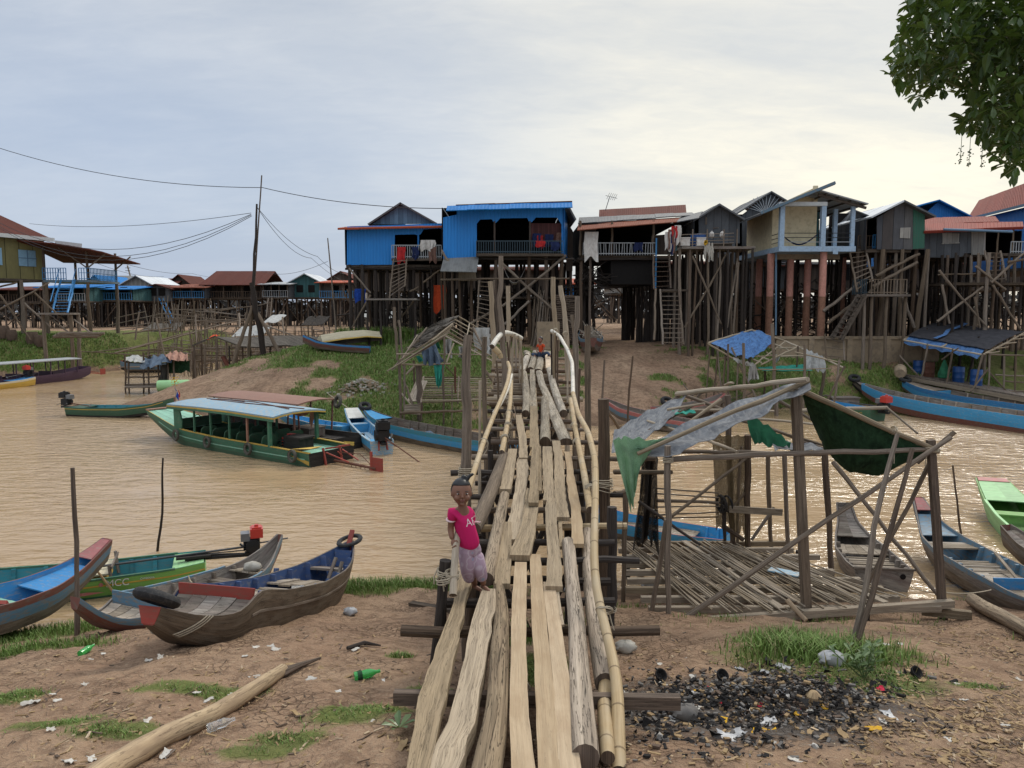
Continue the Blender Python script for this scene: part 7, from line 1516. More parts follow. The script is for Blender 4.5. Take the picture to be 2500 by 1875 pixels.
wn_=thing('net_winch','wooden hand winch with a wheel and long drum poles at the back of the platform','winch',V(3.9,13.9,.6))
c=at(1762,1231,13.8);m=MB();m.torus(c,(1,.3,.1),.16,.025,18,6);m.torus(c+V(.12,.02,0),(1,.3,.1),.15,.02,18,6)
for k in range(4):a=k*math.pi/4;m.bar(c+V(0,math.sin(a)*.16,math.cos(a)*.16),c-V(0,math.sin(a)*.16,math.cos(a)*.16),.02,.02)
m.build('wheel','boat_black',wn_)
for y0_,y1_ in((1192,1204),(1205,1215),(1238,1236),(1258,1250),(1266,1262),(1222,1228)):pp(wn_,'drum_pole',(1602,y0_,13.9),(1755,y1_,13.8),.016 if y0_!=1222 else .035,'pole_grey')
pb(wn_,'plank',(1780,1243,13.7),(1910,1251,13.6),.05,.12,'boat_board');pp(wn_,'stand',(1768,1240,13.8),(1770,1320,13.8),.04,'pole_dark')
for(a,lab)in(((2191,1060,2076,1583),'left of two leaning bare sticks planted in the grass before the platform'),((2227,1096,2087,1590),'darker right one of the two leaning sticks in the grass')):
 g=gnd(a[2],a[3]);m=MB();m.wood(g-UP*.1,at(a[0],a[1],g.y+.5),.034,.026,.02,8,7);tag(m.build('stick','pole_grey' if 'left' in lab else 'pole_brown',None,smooth=True),lab,'stick')
for(a,z_,mt,lab,r)in(((177,1142,189,1553),None,'pole_brown','dark pole standing on the near left shore among the boats',.034),((398,1118,378,1350),0,'pole_dark','thin bent pole standing in the water behind the lime boat',.024),((2326,1136,2354,1320),0,'pole_brown','thin pole standing in the water by the right boats',.022)):
 g=gnd(a[2],a[3]);m=MB();m.wood(g-UP*.4,at(a[0],a[1],g.y),r*1.15,r*.8,.03,8,8);tag(m.build('pole',mt,None,smooth=True),lab,'pole')
rope_obj([at(2420,1440,11.6),at(2300,1445,11.25),at(2225,1432,12.5)],.008,'thin rope stretched from the grey blue boat to the platform post',sag=.04)
hf=thing('hut_frame','collapsed pole hut frame with remnants of palm roof left of the bridge','hut frame',onz(-2.8,33));D0,D1=32.2,35
for a,b,r,mt in(((1021,890,32.5),(1026,1005,32.4),.13,'pole_brown'),((975,880,D0),(979,1012,D0),.07,'pole_grey'),((988,890,D0),(986,1005,D0),.05,'pole_grey'),((1085,820,D0),(1085,890,D0),.05,'pole_grey'),((1082,890,D0),(1083,1010,D0),.05,'pole_brown'),((1111,895,33),(1112,960,33),.05,'iron_rust'),((1104,940,D0),(1103,1010,D0),.03,'pole_grey'),((962,750,34.5),(970,880,34),.07,'pole_grey'),((973,782,35),(985,900,34.5),.05,'pole_grey'),((1010,880,34),(1012,950,34),.05,'pole_grey')):pp(hf,'post',a,b,r,mt,b[1]>1000)
for a,b,r in(((975,890,D0),(1100,888,D0),.045),((968,864,D0+.3),(1180,866,D0+.3),.03),((976,1009,31.4),(1175,1001,31.4),.06),((1086,820,D0),(1225,893,D0),.035),((1095,812,D0+.5),(1235,890,D0+.6),.035),((1110,780,D1-.6),(1240,850,D1-1),.03),((1118,772,D1),(1240,842,D1),.03),((1090,816,D0),(945,906,D0-.4),.035),((1084,824,D0),(955,900,D0-.2),.03),((1100,800,D0+.8),(975,880,D0),.03),((1116,772,D1),(1000,845,D1-.8),.035),((1042,800,D1-1),(958,902,D0-.2),.04),((1019,818,D1-1),(978,882,D0),.03),((1105,790,D0+1),(1055,830,D0),.035),((1146,790,34),(1138,830,33),.03),((1155,800,34),(1180,850,33),.06),((992,914,D0),(1012,893,D0),.06),((1108,838,D0+.4),(1090,885,D0),.04),((985,930,D0),(1015,1005,D0),.05),((980,960,D0),(1014,1000,D0),.04),((1180,900,33),(1225,960,32),.07),((1200,910,32),(1235,975,31.5),.08),((1090,895,D0),(1110,918,33),.03)):pp(hf,'roof_pole',a,b,r,R.choice(('pole_pale','pole_grey','slat')))
for k in range(9):f=k/8;pp(hf,'rafter_stick',(lerp(1092,1116,f),lerp(818,776,f),lerp(D0,D1,f)),(lerp(955,1000,f)+R.uniform(-8,8),lerp(905,850,f),lerp(D0,D1-.6,f)),.022,R.choice(('pole_pale','slat')))
for k in range(7):f=k/6;pp(hf,'rafter_stick',(lerp(1092,1118,f),lerp(818,773,f),lerp(D0,D1,f)),(lerp(1222,1240,f),lerp(892,846,f)+R.uniform(-5,5),lerp(D0,D1,f)),.018,R.choice(('pole_pale','slat')))
for(q,nm)in((((1095,774,35),(1122,768,35),(1035,826,33.6),(1010,826,34)),'palm_thatch'),(((1090,795,34),(1112,782,34.6),(1020,848,33),(1000,848,33.4)),'palm_thatch')):
 m=MB();a,b,c,e=[at(*k)for k in q];m.sheet([[a.lerp(e,i/10)+V(0,0,R.gauss(0,.04)),b.lerp(c,i/10)+V(0,0,R.gauss(0,.04))]for i in range(11)],.05)
 for k in range(40):p=a.lerp(e,R.random()).lerp(b.lerp(c,R.random()),R.random());v=(e-a).normalized();m.bar(p,p+v*R.uniform(.4,.9)+V(R.gauss(0,.1),R.gauss(0,.1),R.uniform(0,.12)),.03,.012)
 m.build(nm,'thatch',hf)
for k in range(14):f=k/13;pp(hf,'rack_rod',(lerp(1036,1030,f),lerp(921,982,f),lerp(35,31.9,f)),(lerp(1196,1205,f),lerp(921,979,f)+R.uniform(-1,1),lerp(35,31.9,f)),.028,R.choice(('pole_grey','slat','pole_pale')))
pp(hf,'rack_rail',(1034,920,35),(1028,984,31.9),.05);pp(hf,'rack_rail',(1120,920,35),(1118,984,31.9),.04);
for k in range(7):pb(hf,'step_board',(988-2*k*0,990+3*k,32.2-.08*k),(1026,987+4*k,32.2-.08*k),.2,.04,'boat_board')
for k in range(5):pb(hf,'ramp_board',(998+5*k,980,32.5),(1020+5*k,930,34),.16,.04,'boat_board')
cloth_sheet([(1028,852,D0),(1050,842,D0+.2),(1062,840,D0+.3)],[(1035,888,D0-.1),(1058,895,D0-.1),(1084,886,D0)],'tarp_bluegrey','crumpled blue grey tarpaulin in the collapsed hut frame',10,0,.16);cloth_sheet([(1058,890,D0),(1086,890,D0)],[(1066,944,D0),(1076,944,D0)],'net_teal','green netting hanging down inside the collapsed hut frame',8,0,.06,'netting');cloth_sheet([(1015,870,D0),(1024,868,D0)],[(1024,884,D0),(1034,882,D0)],'net_teal','small green net rag at the left of the hut frame',6,0,.05,'netting');cloth_sheet([(1056,836,33),(1070,832,33)],[(1062,850,33),(1076,856,33)],'tarp_green','green rag below the hut ridge',6,0,.05)
for q,w_,h_,lb in(((1083,828,33),.35,.75,'white cloth on the middle post of the hut frame'),((1121,846,33),.3,.5,'small white cloth right of the hut frame middle post'),((1157,800,34),.7,1.1,'large white cloth over the right slope of the hut frame'),((1172,815,34.4),.7,.6,'white cloth near the bridge end on the hut frame'),((1185,845,33),.35,.4,'lowest white rag on the right of the hut frame')):cloth(at(*q),w_,h_,'tarp_white',lb,'cloth','white cloths on the hut frame',.12)
bs=thing('stall_frame','flimsy pole stall frame with blue tarpaulin roof on the far shore','stall',onz(11.3,37));
for a,b,r in(((1733,855,37.5),(1724,925,37),.04),((1752,866,37),(1740,950,36),.045),((1771,870,36.8),(1762,950,36),.05),((1778,840,36.5),(1778,955,36),.05),((1802,880,36.2),(1798,960,36),.05),((1815,838,36),(1820,975,35),.075),((1885,790,36.5),(1898,935,36.2),.085),((1898,930,36.2),(1898,1010,36),.07),((1965,842,36.5),(1962,985,36),.07),((1948,845,38),(1944,905,38),.05),((2049,878,36),(2032,985,35.5),.055),((2012,905,38),(2000,990,37.5),.09),((1868,905,38),(1866,950,38),.06),((1752,866,37),(1772,955,36),.04),((1786,848,36.5),(1880,945,36),.05),((2062,894,35.5),(1985,965,35.5),.05),((1975,900,38),(1976,960,38),.04)):pp(bs,'post',a,b,r,R.choice(('pole_grey','pole_grey','pole_brown')),b[1]>915)
for a,b,r in(((1729,838,37.5),(1836,805,40),.06),((1729,840,37.5),(1800,880,36),.05),((1836,806,40),(1918,833,40),.05),((1918,833,40),(1840,892,36.2),.05),((1918,833,40),(2060,898,36.6),.05),((1948,846,38.5),(1858,890,36.4),.05),((1890,840,39),(1925,855,39),.04),((1870,860,38),(1898,875,37.8),.04),((1848,868,37.4),(1876,878,37.2),.04),((1835,876,36.8),(1860,886,36.6),.04),((1840,902,36.2),(2030,900,36.4),.03),((1902,850,38.6),(1960,848,38.4),.04),((1905,870,37.4),(1965,868,37.2),.035),((1940,860,37),(2056,886,36),.04),((1735,875,37),(1900,868,36.8),.03)):pp(bs,'roof_pole',a,b,r,'pole_pale')
cloth_sheet([(1733,836,37.6),(1784,820,38.8),(1838,804,40.1),(1866,812,40),(1890,828,39.6)],[(1800,870,36.2),(1820,875,36.1),(1832,877,36.1),(1850,868,37),(1872,850,38)],'tarp_blue','creased blue tarpaulin over the left half of the far shore stall',16,.12,.08)
cloth_sheet([(1966,852,38),(1990,862,37.6),(2012,873,37.2)],[(1968,905,37),(1995,910,37),(2018,906,36.8)],'tarp_white','large off white sheet hanging on the right of the far shore stall',10,0,.12);cloth_sheet([(1830,885,36),(1845,890,36)],[(1828,932,36),(1853,928,36)],'tarp_white','white plastic sheet hanging below the blue tarpaulin',8,0,.1);cloth_sheet([(1790,872,36),(1838,888,36)],[(1796,885,36),(1842,898,36)],'tarp_white','white plastic rolled under the blue tarpaulin edge',8,0,.08);cloth_sheet([(1888,865,37.5),(1905,868,37.5)],[(1890,888,37.5),(1902,880,37.5)],'tarp_white','small white rag on the stall frame middle post',6,0,.06)
cloth_sheet([(1850,897,37.8),(1960,890,38.5)],[(1860,905,36.8),(1985,905,36.6)],'net_teal','green net stretched like a hammock inside the far shore stall',8,.15,.03,'netting')
m=MB()
for k in range(26):p=onz(R.uniform(8.5,11.2),R.uniform(36,38));v=V(R.gauss(0,.8),R.gauss(0,.3),R.uniform(0,.5));m.wood(p,p+v+UP*.2,.03,.03,.05,5,2)
kind(tag(m.build('pole_litter','pole_grey',None),'loose poles and boards lying under the far shore stall','poles'),'stuff')
ns=thing('net_stall','floating stall with dark shade net roof and plank floor at the far right shore','stall',onz(22.5,41));fl_,fr_=at(2192,915,42.6),at(2362,946,38.6);bk=V(1.4,2.7,0);dd=fr_-fl_
m=MB();e=fr_+dd*.75;m.sheet([[fl_,fl_+bk],[fr_,fr_+bk],[e,e+bk]][::-1],.08);m.build('plank_floor','boat_grey',ns);m=MB();m.bar(fl_-UP*.1,e-UP*.1,.1,.2);m.build('floor_edge','slat',ns)
rl,rr_,rbl,rbr=at(2205,828,42.6),at(2400,864,38.4),at(2282,789,46),at(2500,811,41.8)
def bil(u,v):return rl.lerp(rr_,u).lerp(rbl.lerp(rbr,u),v)
m=MB();m.sheet([[bil(u/14,v)+UP*(.12*math.sin(v*3)+.02*math.sin(u*2.3))for v in(.14,.35,.6,.8,1)]for u in range(15)][::-1],.02);m.build('shade_net','shade_net',ns,smooth=True)
for a,b in((rl,rr_),(rr_,rr_+(rbr-rr_)*1.1),(rl,rbl),(bil(.5,0),bil(.5,1)),(rbl,rbr)):m=MB();m.wood(a-UP*.05,b-UP*.05,.05,.05,.005,6);m.build('roof_pole','pole_pale',ns,smooth=True)
for k in range(6):f=k/5;p=rr_.lerp(rbr,f);m=MB();m.wood(p+V(-.1,-.3,.05),p+V(.9,.1,.12),.03,.03,.02,5);m.build('roof_stick','pole_pale',ns)
for f in(0,.33,.65,1):p=rl.lerp(rr_,f);q=fl_.lerp(fr_,f);m=MB();m.wood(p,V(q.x,q.y,gh(q.x,q.y)-.3),.055,.05,.01,7);m.build('post','pole_grey',ns,smooth=True);m=MB();m.wood(p+bk+UP*.8,V(q.x,q.y,gh(q.x+1,q.y+2.7)-.3)+bk,.055,.05,.01,7);m.build('post','pole_dark',ns,smooth=True)
for a,b in(((2196,868,42.5),(2250,925,41.6)),((2300,878,40),(2340,850,39)),((2412,902,38.4),(2370,956,38)),((2414,908,38.4),(2458,955,38)),((2410,960,37.8),(2500,955,37.4)),((2415,865,38),(2500,868,38)),((2430,915,39),(2500,918,39)),((2450,930,38.6),(2500,934,38.6))):pp(ns,'brace_pole',a,b,.045)
for x in(2416,2452,2480):pp(ns,'post',(x,866,38.2),(x+1,965,38),.05,'pole_grey',True)
m=MB();m.sheet([[bil(u/14,0)+V(0,-.06,.02-.05*v-(.16+.14*math.sin(u*1.1)**2)*v)-(bil(u/14,0)-bil(u/14,.2))*(1-v)*1 for v in(0,.5,1)]for u in range(14)],.012);tag(m.build('tarp','tarp_blue',None,smooth=True),'blue tarpaulin edge hanging below the dark shade net roof','tarpaulin');m=MB();m.sheet([[bil(.34+.03*math.sin(v*9)+u*.05,.12+v*.86)+UP*.2 for u in(0,1)]for v in(0,.25,.5,.75,1)],.01);tag(m.build('tarp','tarp_blue',None),'narrow blue strip showing through the dark shade net roof','tarpaulin')
for x,y,mt,lb in((2246,880,'barrel_blue','leftmost blue barrel standing on the plank floor of the shade net stall'),(2273,882,'iron_rust','rusty barrel beside the leftmost blue barrel'),(2345,880,'barrel_blue','middle blue barrel in the shade net stall'),(2386,884,'barrel_blue','rightmost blue barrel in the shade net stall')):
 f=(x-2192)/170;p=fl_.lerp(fr_,f)+bk*.55;m=MB();m.lathe([(0,0),(.27,0),(.29,.02),(.29,.3),(.3,.32),(.29,.34),(.29,.6),(.3,.62),(.29,.64),(.29,.86),(.27,.9),(0,.9)],p,n=14);tag(m.build('barrel',mt,None,smooth=True),lb,'barrel','barrels in the shade net stall')
m=MB();p=at(2306,878,40.4);m.lathe([(0,0),(.05,-.02),(.16,-.35),(.3,-.75),(.3,-.95),(.2,-1.0),(0,-1.0)],p,n=9);tag(m.build('bag','net_teal' if 0 else 'tarp_green',None),'bright green bag hanging from the shade net stall','bag');m=MB();p=at(2198,906,41.5);m.lathe([(0,-.5),(.25,-.5),(.32,-.3),(.32,.3),(.25,.5),(0,.5)],p,V(.5,1,.25),12);tag(m.build('drum','concrete',None,smooth=True),'pale worn drum lying at the left end of the shade net stall','drum')
cl=thing('cart','old wooden cart wheel and box lying on the shore behind the dark tarpaulin','cart',onz(16.6,38.6));p=onz(16.2,38.6);m=MB();m.torus(p+UP*.35,(.8,.6,.3),.4,.04,16,5);m.build('wheel','boat_grey',cl);m=MB();m.box(p+V(.9,.2,.35),1.3,.7,.4);m.box(p+V(.9,.2,.6),1.4,.8,.05);m.build('cart_box','boat_grey',cl)
ts=thing('tarp_stall','small stilted stall with tattered tarpaulins at the tip of the mud spit','stall',V(-22,46.5,0))
for x,y0_,y1_ in((304,865,948),(314,880,948),(350,860,950),(362,890,944),(386,880,940),(410,870,935),(424,870,930),(470,858,925),(476,880,925)):pp(ts,'post',(x,y0_,46.5),(x+R.uniform(-2,4),y1_,46.3),.06,'pole_brown',True)
m=MB();m.wood(at(399,890,46.4),at(400,945,46.3),.22,.22,.02,8);m.build('post','boat_black',ts)
for y0_,dq in((940,46.5),(946,46),(921,47),(905,47)):pp(ts,'rail',(305,y0_,dq),(408,y0_-2,dq),.06,'pole_grey')
for k in range(5):pb(ts,'floor_board',(306,938+2*k,47-.3*k),(410,936+2*k,47-.3*k),.2,.05,'boat_grey')
cloth_sheet([(304,874,47.4),(330,866,47.6),(358,874,47.6)],[(306,880,45.8),(330,884,45.8),(352,885,45.8)],'tarp_white','pale cloth roof at the left end of the tattered stall',8,.1,.08);cloth_sheet([(344,882,46.6),(380,868,47.2),(416,866,47.4)],[(346,898,45.8),(380,896,45.8),(420,880,46)],'tarp_bluegrey','blue grey tarpaulin over the middle of the tattered stall',12,.0,.2);cloth_sheet([(405,864,47),(430,857,47.4),(458,866,47.4)],[(408,878,46),(440,882,46),(462,878,46)],'c_peach','peach coloured cloth draped on the right end of the tattered stall',10,.0,.15);cloth_sheet([(404,880,46.8),(464,880,46.8)],[(410,912,46.8),(462,908,46.8)],'tarp_darkgreen','dark green curtain on the right side of the tattered stall',8,0,.06)
m=MB();p=at(424,941,45.3);m.lathe([(0,-.9),(.3,-.9),(.33,-.8),(.33,.8),(.3,.9),(0,.9)],p,V(1,.25,0),14);tag(m.build('drum','p_limepale',None,smooth=True),'pale green drum lying in the water beside the tattered stall','drum')
tk=thing('thatched_stall','thatched stall with sagging brown roof and an orange cloth on its ridge','stall',onz(-18.5,49.5));m=MB();a,b=at(469,846,48.5),at(580,843,48);c_,e_=at(528,822,50),at(640,820,50);m.sheet([[a,at(528,822,48.8)],[at(470,846,52),at(528,820,52)]],.1);q0,q1=at(528,822,48.8),at(590,845,47.8);m.sheet([[q0+V(7*i/8,1.2*i/8,-.05*math.sin(i)),q1+V(7*i/8,1.2*i/8,-.06*math.sin(i*1.7))]for i in range(9)][::-1],.1);m.build('thatch_roof','thatch',tk)
for x,y0_,y1_ in((474,845,895),(492,840,912),(500,845,905),(530,824,880),(552,835,895),(560,845,905),(578,845,900),(592,842,895),(610,842,880),(640,845,880),(660,845,875)):pp(tk,'post',(x,y0_,48.6),(x+R.uniform(-3,3),y1_,48.4),.06,R.choice(('pole_brown','pole_dark','pole_grey')),True)
for y0_ in(850,868,882):pp(tk,'rail',(470,y0_,48.6),(690,y0_-3,49.5),.05)
cloth_sheet([(506,830,48.6),(536,818,49)],[(508,826,49.6),(534,820,50)],'c_orange_red','orange cloth lying on the ridge of the thatched stall',8,-.15,.06,'cloth');pb(tk,'board',(545,870,48.2),(560,900,48.2),.7,.05,'c_rust')
for x0_,x1_,y,dq,mt,lb in((640,680,780,72,'tarp_white','pale tarpaulin shelter roof below the grey veranda house'),(345,425,800,76,'thatch','low brown roofed shelter among the pole fences'),(735,790,785,70,'net_dark','shelter roofed with dark net left of the tall pole'),(565,640,812,64,'tarp_white','white sheet shelter behind the thatched stall'),(880,960,770,58,'tarp_white','pale sheet seen under the left blue house')):
 o=thing('shelter',lb,'shelter',onz(at((x0_+x1_)/2,0,dq).x,dq));a,b=at(x0_,y+10,dq),at(x1_,y+8,dq);m=MB();m.sheet([[a.lerp(b,i/6)+V(0,0,R.gauss(0,.05)),a.lerp(b,i/6)+V(0,2.6,.75+R.gauss(0,.06))]for i in range(7)][::-1],.04);m.build('roof',mt,o)
 for p in(a,b,a.lerp(b,.5),a+V(0,2.4,.6),b+V(0,2.4,.6)):m=MB();m.wood(p,V(p.x,p.y,gh(p.x,p.y)-.3),.06);m.build('post','pole_grey',o)
for(x,y,dq,mt,lb,w_)in((798,812,50,'net_teal','teal green tarpaulin heap on the grass left of the tall pole',1.3),(836,808,50.5,'tarp_bluegrey','blue grey bundle beside the teal heap',1.0),(822,818,49.5,'sack','whitish bundle in front of the teal heap',.8)):
 c=onz(at(x,y,dq).x,dq);m=MB();P=[[c+V(math.cos(j)*w_*math.sin(i*.26)*(1+.12*math.sin(j*3+i)),math.sin(j)*w_*.6*math.sin(i*.26),.62*w_*math.cos(i*.26)*(1+.12*math.sin(j*4)))for j in np.linspace(0,6.283,17)]for i in range(7)];m.grid(P);tag(m.build('tarp_heap',mt,None,smooth=True),lb,'tarpaulin')
m=MB()
for k in range(460):x=R.uniform(-30,-8);y=R.uniform(58,84);x*=y/62;p=onz(x,y);v=V(R.gauss(0,.35),R.gauss(0,.3),R.uniform(1.2,3.6));m.wood(p-UP*.3,p+v,.05,.035,.03,5,3)
for k in range(230):x=R.uniform(-30,-8);y=R.uniform(58,84);x*=y/62;p=onz(x,y)+UP*R.uniform(.4,2.2);v=V(R.uniform(2,6)*R.choice((-1,1)),R.gauss(0,1),R.gauss(0,.5));m.wood(p,p+v,.05,.04,.02,5,3)
for a,b in(((280,862,58),(600,778,70)),((300,815,62),(420,800,66)),((480,784,68),(600,778,69)),((320,850,60),(470,810,66)),((640,790,66),(740,830,56)),((330,830,62),(340,762,62)),((382,778,60),(402,870,58)),((478,768,62),(480,850,60)),((690,775,60),(695,840,56)),((584,765,62),(586,800,60))):m.wood(at(*a),at(*b),.07,.06,.01,6)
kind(tag(m.build('pole_fences','pole_grey',None,smooth=True),'tangle of fish pen poles and rails along the creek','poles'),'stuff')
m=MB()
for k in range(260):u_,v_=R.gauss(0,.6),R.gauss(0,.4);c=onz(-7.3+u_,36.7+v_);s_=R.uniform(.05,.14);m.box(c+UP*(.42*math.exp(-(u_/.6)**2-(v_/.45)**2)+.02),s_,s_,s_*.6,t=R.random(),m=k % 2,ax=(V(math.cos(k),math.sin(k),0),V(-math.sin(k),math.cos(k),0),UP))
kind(tag(m.build('rubbish_heap',['concrete','sack'],None),'grey heap of shells and rubbish on the grassy slope','rubbish heap'),'stuff')
for x,y in((1400,862),(1660,925)):pass
for a,b,r,mt,lb in(((1545,870,30),(1528,1010,29),.05,'pole_brown','thin bare pole right of the bridge on the far side'),((1470,985,27),(1545,920,29.5),.07,'pole_grey','slanting pole right of the bridge'),((1476,880,32),(1465,1000,30),.05,'pole_brown','crooked stick beside the right bridge posts')):g=at(*b);m=MB();m.wood(at(*a),V(g.x,g.y,min(g.z,gh(g.x,g.y)+.3)),r*.8,r,.03,7);tag(m.build('pole',mt,None,smooth=True),lb,'pole')
def skinned(J,E,sub=2):
 """skin over a joint skeleton: J = {name: (point, radius)}, E = pairs"""
 nm=list(J);me=bpy.data.meshes.new('s');me.from_pydata([tuple(J[k][0])for k in nm],[(nm.index(a),nm.index(b))for a,b in E],[])
 o=bpy.data.objects.new('s',me);COL.objects.link(o);sk=o.modifiers.new('k','SKIN');sk.use_smooth_shade=True
 for i,k in enumerate(nm):r=J[k][1];me.skin_vertices[0].data[i].radius=r if hasattr(r,'__len__')else(r,r)
 me.skin_vertices[0].data[0].use_root=True;sb=o.modifiers.new('b','SUBSURF');sb.levels=sb.render_levels=sub
 bpy.context.view_layer.update();dg=bpy.context.evaluated_depsgraph_get();r=bpy.data.meshes.new_from_object(o.evaluated_get(dg));bpy.data.objects.remove(o);return r
def blob(c,sx,sy,sz,X=V(1,0,0),Y=V(0,1,0),Z=V(0,0,1),fn=None,n=16,k=12):
 v,f=[],[]
 for i in range(k+1):
  a=math.pi*i/k
  for j in range(n):
   b=2*math.pi*j/n;p=V(math.sin(a)*math.cos(b),math.sin(a)*math.sin(b),math.cos(a));p=fn(p)if fn else p;v.append(tuple(c+X*p.x*sx+Y*p.y*sy+Z*p.z*sz))
 for i in range(k):
  for j in range(n):f.append((i*n+j,(i+1)*n+j,(i+1)*n+(j+1)% n,i*n+(j+1)% n))
 me=bpy.data.meshes.new('b');me.from_pydata(v,[],f);return me
def fuse(meshes,name,mat,parent,vox=.006,smooth=6):
 bm=bmesh.new()
 for me in meshes:bm.from_mesh(me);bpy.data.meshes.remove(me)
 me=bpy.data.meshes.new(name);bm.to_mesh(me);bm.free();o=bpy.data.objects.new(name,me);COL.objects.link(o)
 r=o.modifiers.new('r','REMESH');r.mode='VOXEL';r.voxel_size=vox;sm=o.modifiers.new('s','SMOOTH');sm.iterations=smooth;sm.factor=.5
 bpy.context.view_layer.update();dg=bpy.context.evaluated_depsgraph_get();m2=bpy.data.meshes.new_from_object(o.evaluated_get(dg));bpy.data.objects.remove(o)
 m2.name=name;m2.materials.clear();m2.materials.append(M[mat]);m2.polygons.foreach_set('use_smooth',np.ones(len(m2.polygons),dtype=bool))
 o=bpy.data.objects.new(name,m2);COL.objects.link(o);o.parent=parent;o.matrix_parent_inverse=Matrix.Translation(-parent.location);return o
def plain(me,name,mat,parent):
 me.name=name;me.materials.clear();me.materials.append(M[mat]);me.polygons.foreach_set('use_smooth',np.ones(len(me.polygons),dtype=bool));o=bpy.data.objects.new(name,me);COL.objects.link(o);o.parent=parent;o.matrix_parent_inverse=Matrix.Translation(-parent.location);return o
def headshape(p):
 x,y,z=p
 if z<0:k=1-.30*(-z)**1.4;x*=k;y*=1-.12*(-z)
 if y<0:y*=.93
 else:y*=1.08
 return V(x,y,z)
def face(g,body_parts,c,s,F,Uv,root,detail=True):
 """head of half height s at c, looking along F; returns parts to add afterwards"""
 F=F.normalized();X=F.cross(Uv).normalized();Uv=X.cross(F);Y=-F;XX=-X
 body_parts.append(blob(c,s*.76,s*.86,s,X,Y,Uv,headshape,28,22))
 P=lambda x,y,z:c+X*x*s+F*y*s+Uv*z*s
 body_parts.append(blob(P(0,.84,-.24),s*.115,s*.13,s*.10,X,Y,Uv));body_parts.append(blob(P(0,.80,-.12),s*.07,s*.08,s*.16,X,Y,Uv))
 for sd in(-1,1):body_parts.append(blob(P(sd*.75,.0,-.10),s*.06,s*.14,s*.2,X,Y,Uv));body_parts.append(blob(P(sd*.38,.58,-.34),s*.22,s*.2,s*.22,X,Y,Uv))
 body_parts.append(blob(P(0,.68,-.52),s*.2,s*.14,s*.1,X,Y,Uv));body_parts.append(blob(P(0,.60,-.80),s*.18,s*.16,s*.12,X,Y,Uv))
 def after():
  for sd in(-1,1):
   e=plain(blob(P(sd*.31,.70,-.02),s*.115,s*.085,s*.05,X,Y,Uv),'eye','eye_white',root);plain(blob(P(sd*.30,.772,-.02),s*.062,s*.04,s*.056,X,Y,Uv),'iris','eye_dark',e)
   plain(blob(P(sd*.32,.735,.15),s*.17,s*.05,s*.025,X,Y,Uv),'eyebrow','hair',root)
  plain(blob(P(0,.805,-.50),s*.19,s*.05,s*.035,X,Y,Uv),'lips','lips',root);plain(blob(P(0,.795,-.565),s*.15,s*.055,s*.04,X,Y,Uv),'lower_lip','lips',root)
 return P,X,Uv,after
def hand(parts,w,d,side,s,curl=.6):
 """palm and five bent fingers: from wrist w along d, side = direction of the thumb"""
 d=d.normalized();side=(side-d*side.dot(d)).normalized();n=d.cross(side);parts.append(blob(w+d*s*.42,s*.36,s*.16,s*.46,side,n,d))
 for i,(o,L)in enumerate(((.27,.62),(.09,.7),(-.09,.66),(-.26,.52))):
  a=w+d*s*.8+side*s*o;c1=a+(d*math.cos(curl*.6)+n*math.sin(curl*.6))*s*L*.45;c2=c1+(d*math.cos(curl*1.8)+n*math.sin(curl*1.8))*s*L*.35;c3=c2+(d*math.cos(curl*2.8)+n*math.sin(curl*2.8))*s*L*.28
  parts.append(skinned({'a':(a-d*s*.15,s*.095),'b':(c1,s*.085),'c':(c2,s*.078),'d':(c3,s*.065)},[('a','b'),('b','c'),('c','d')],1))
 a=w+d*s*.3+side*s*.3;parts.append(skinned({'a':(a,s*.12),'b':(a+(side*.75+d*.6).normalized()*s*.32,s*.1),'c':(a+(side*.75+d*.6).normalized()*s*.32+(d+n*.4).normalized()*s*.26,s*.08)},[('a','b'),('b','c')],1))
def foot(parts,a,d,s):
 d=V(d.x,d.y,d.z).normalized();sd=d.cross(UP).normalized();up=sd.cross(d);parts.append(blob(a+d*s*.28-up*s*.13,s*.22,s*.6,s*.17,sd,d,up));parts.append(blob(a-up*s*.1-d*s*.15,s*.19,s*.22,s*.2,sd,d,up))
 for i in range(5):parts.append(blob(a+d*s*(.84-.05*i)-up*s*.2+sd*s*(.17-.085*i),s*(.075-.007*i),s*.11,s*.07,sd,d,up,None,8,6))
gp=lambda x,y,d:at(1060+x*.1929,1150+y*.1929,d)
root=thing('person','small girl in a bright pink shirt leaning on the left rail of the footbridge','person',deck(1190,1438));B_=[]
hc=gp(345,272,7.22);Fd=(V(0,0,CAMZ)-hc).normalized();Fd=(Fd+V(.10,0,-.12)).normalized()
P,HX,HU,after=face(None,B_,hc,.128,Fd,V(.02,0,1),root)
J={'pel':(gp(465,985,7.30),(.09,.075)),'wai':(gp(425,830,7.28),(.08,.068)),'che':(gp(370,640,7.27),(.08,.065)),'nb':(gp(358,500,7.27),(.04,.038)),'nk':(gp(352,430,7.26),(.042,.042)),'hd':(gp(346,330,7.25),(.05,.05)),
 'sr':(gp(232,520,7.24),.036),'er':(gp(206,730,7.27),.035),'wr':(gp(228,872,7.2),.026),'sl':(gp(448,545,7.38),.036),'el':(gp(478,730,7.52),.033),'wl':(gp(420,850,7.5),.021),
 'hr':(gp(420,1010,7.27),.062),'kr':(gp(440,1215,7.26),.044),'ar':(gp(520,1450,7.42),.032),'hl':(gp(525,1000,7.36),.062),'kl':(gp(570,1210,7.26),.044),'al':(gp(628,1445,7.34),.032)}
E=[('pel','wai'),('wai','che'),('che','nb'),('nb','nk'),('nk','hd'),('nb','sr'),('sr','er'),('er','wr'),('nb','sl'),('sl','el'),('el','wl'),('pel','hr'),('hr','kr'),('kr','ar'),('pel','hl'),('hl','kl'),('kl','al')]
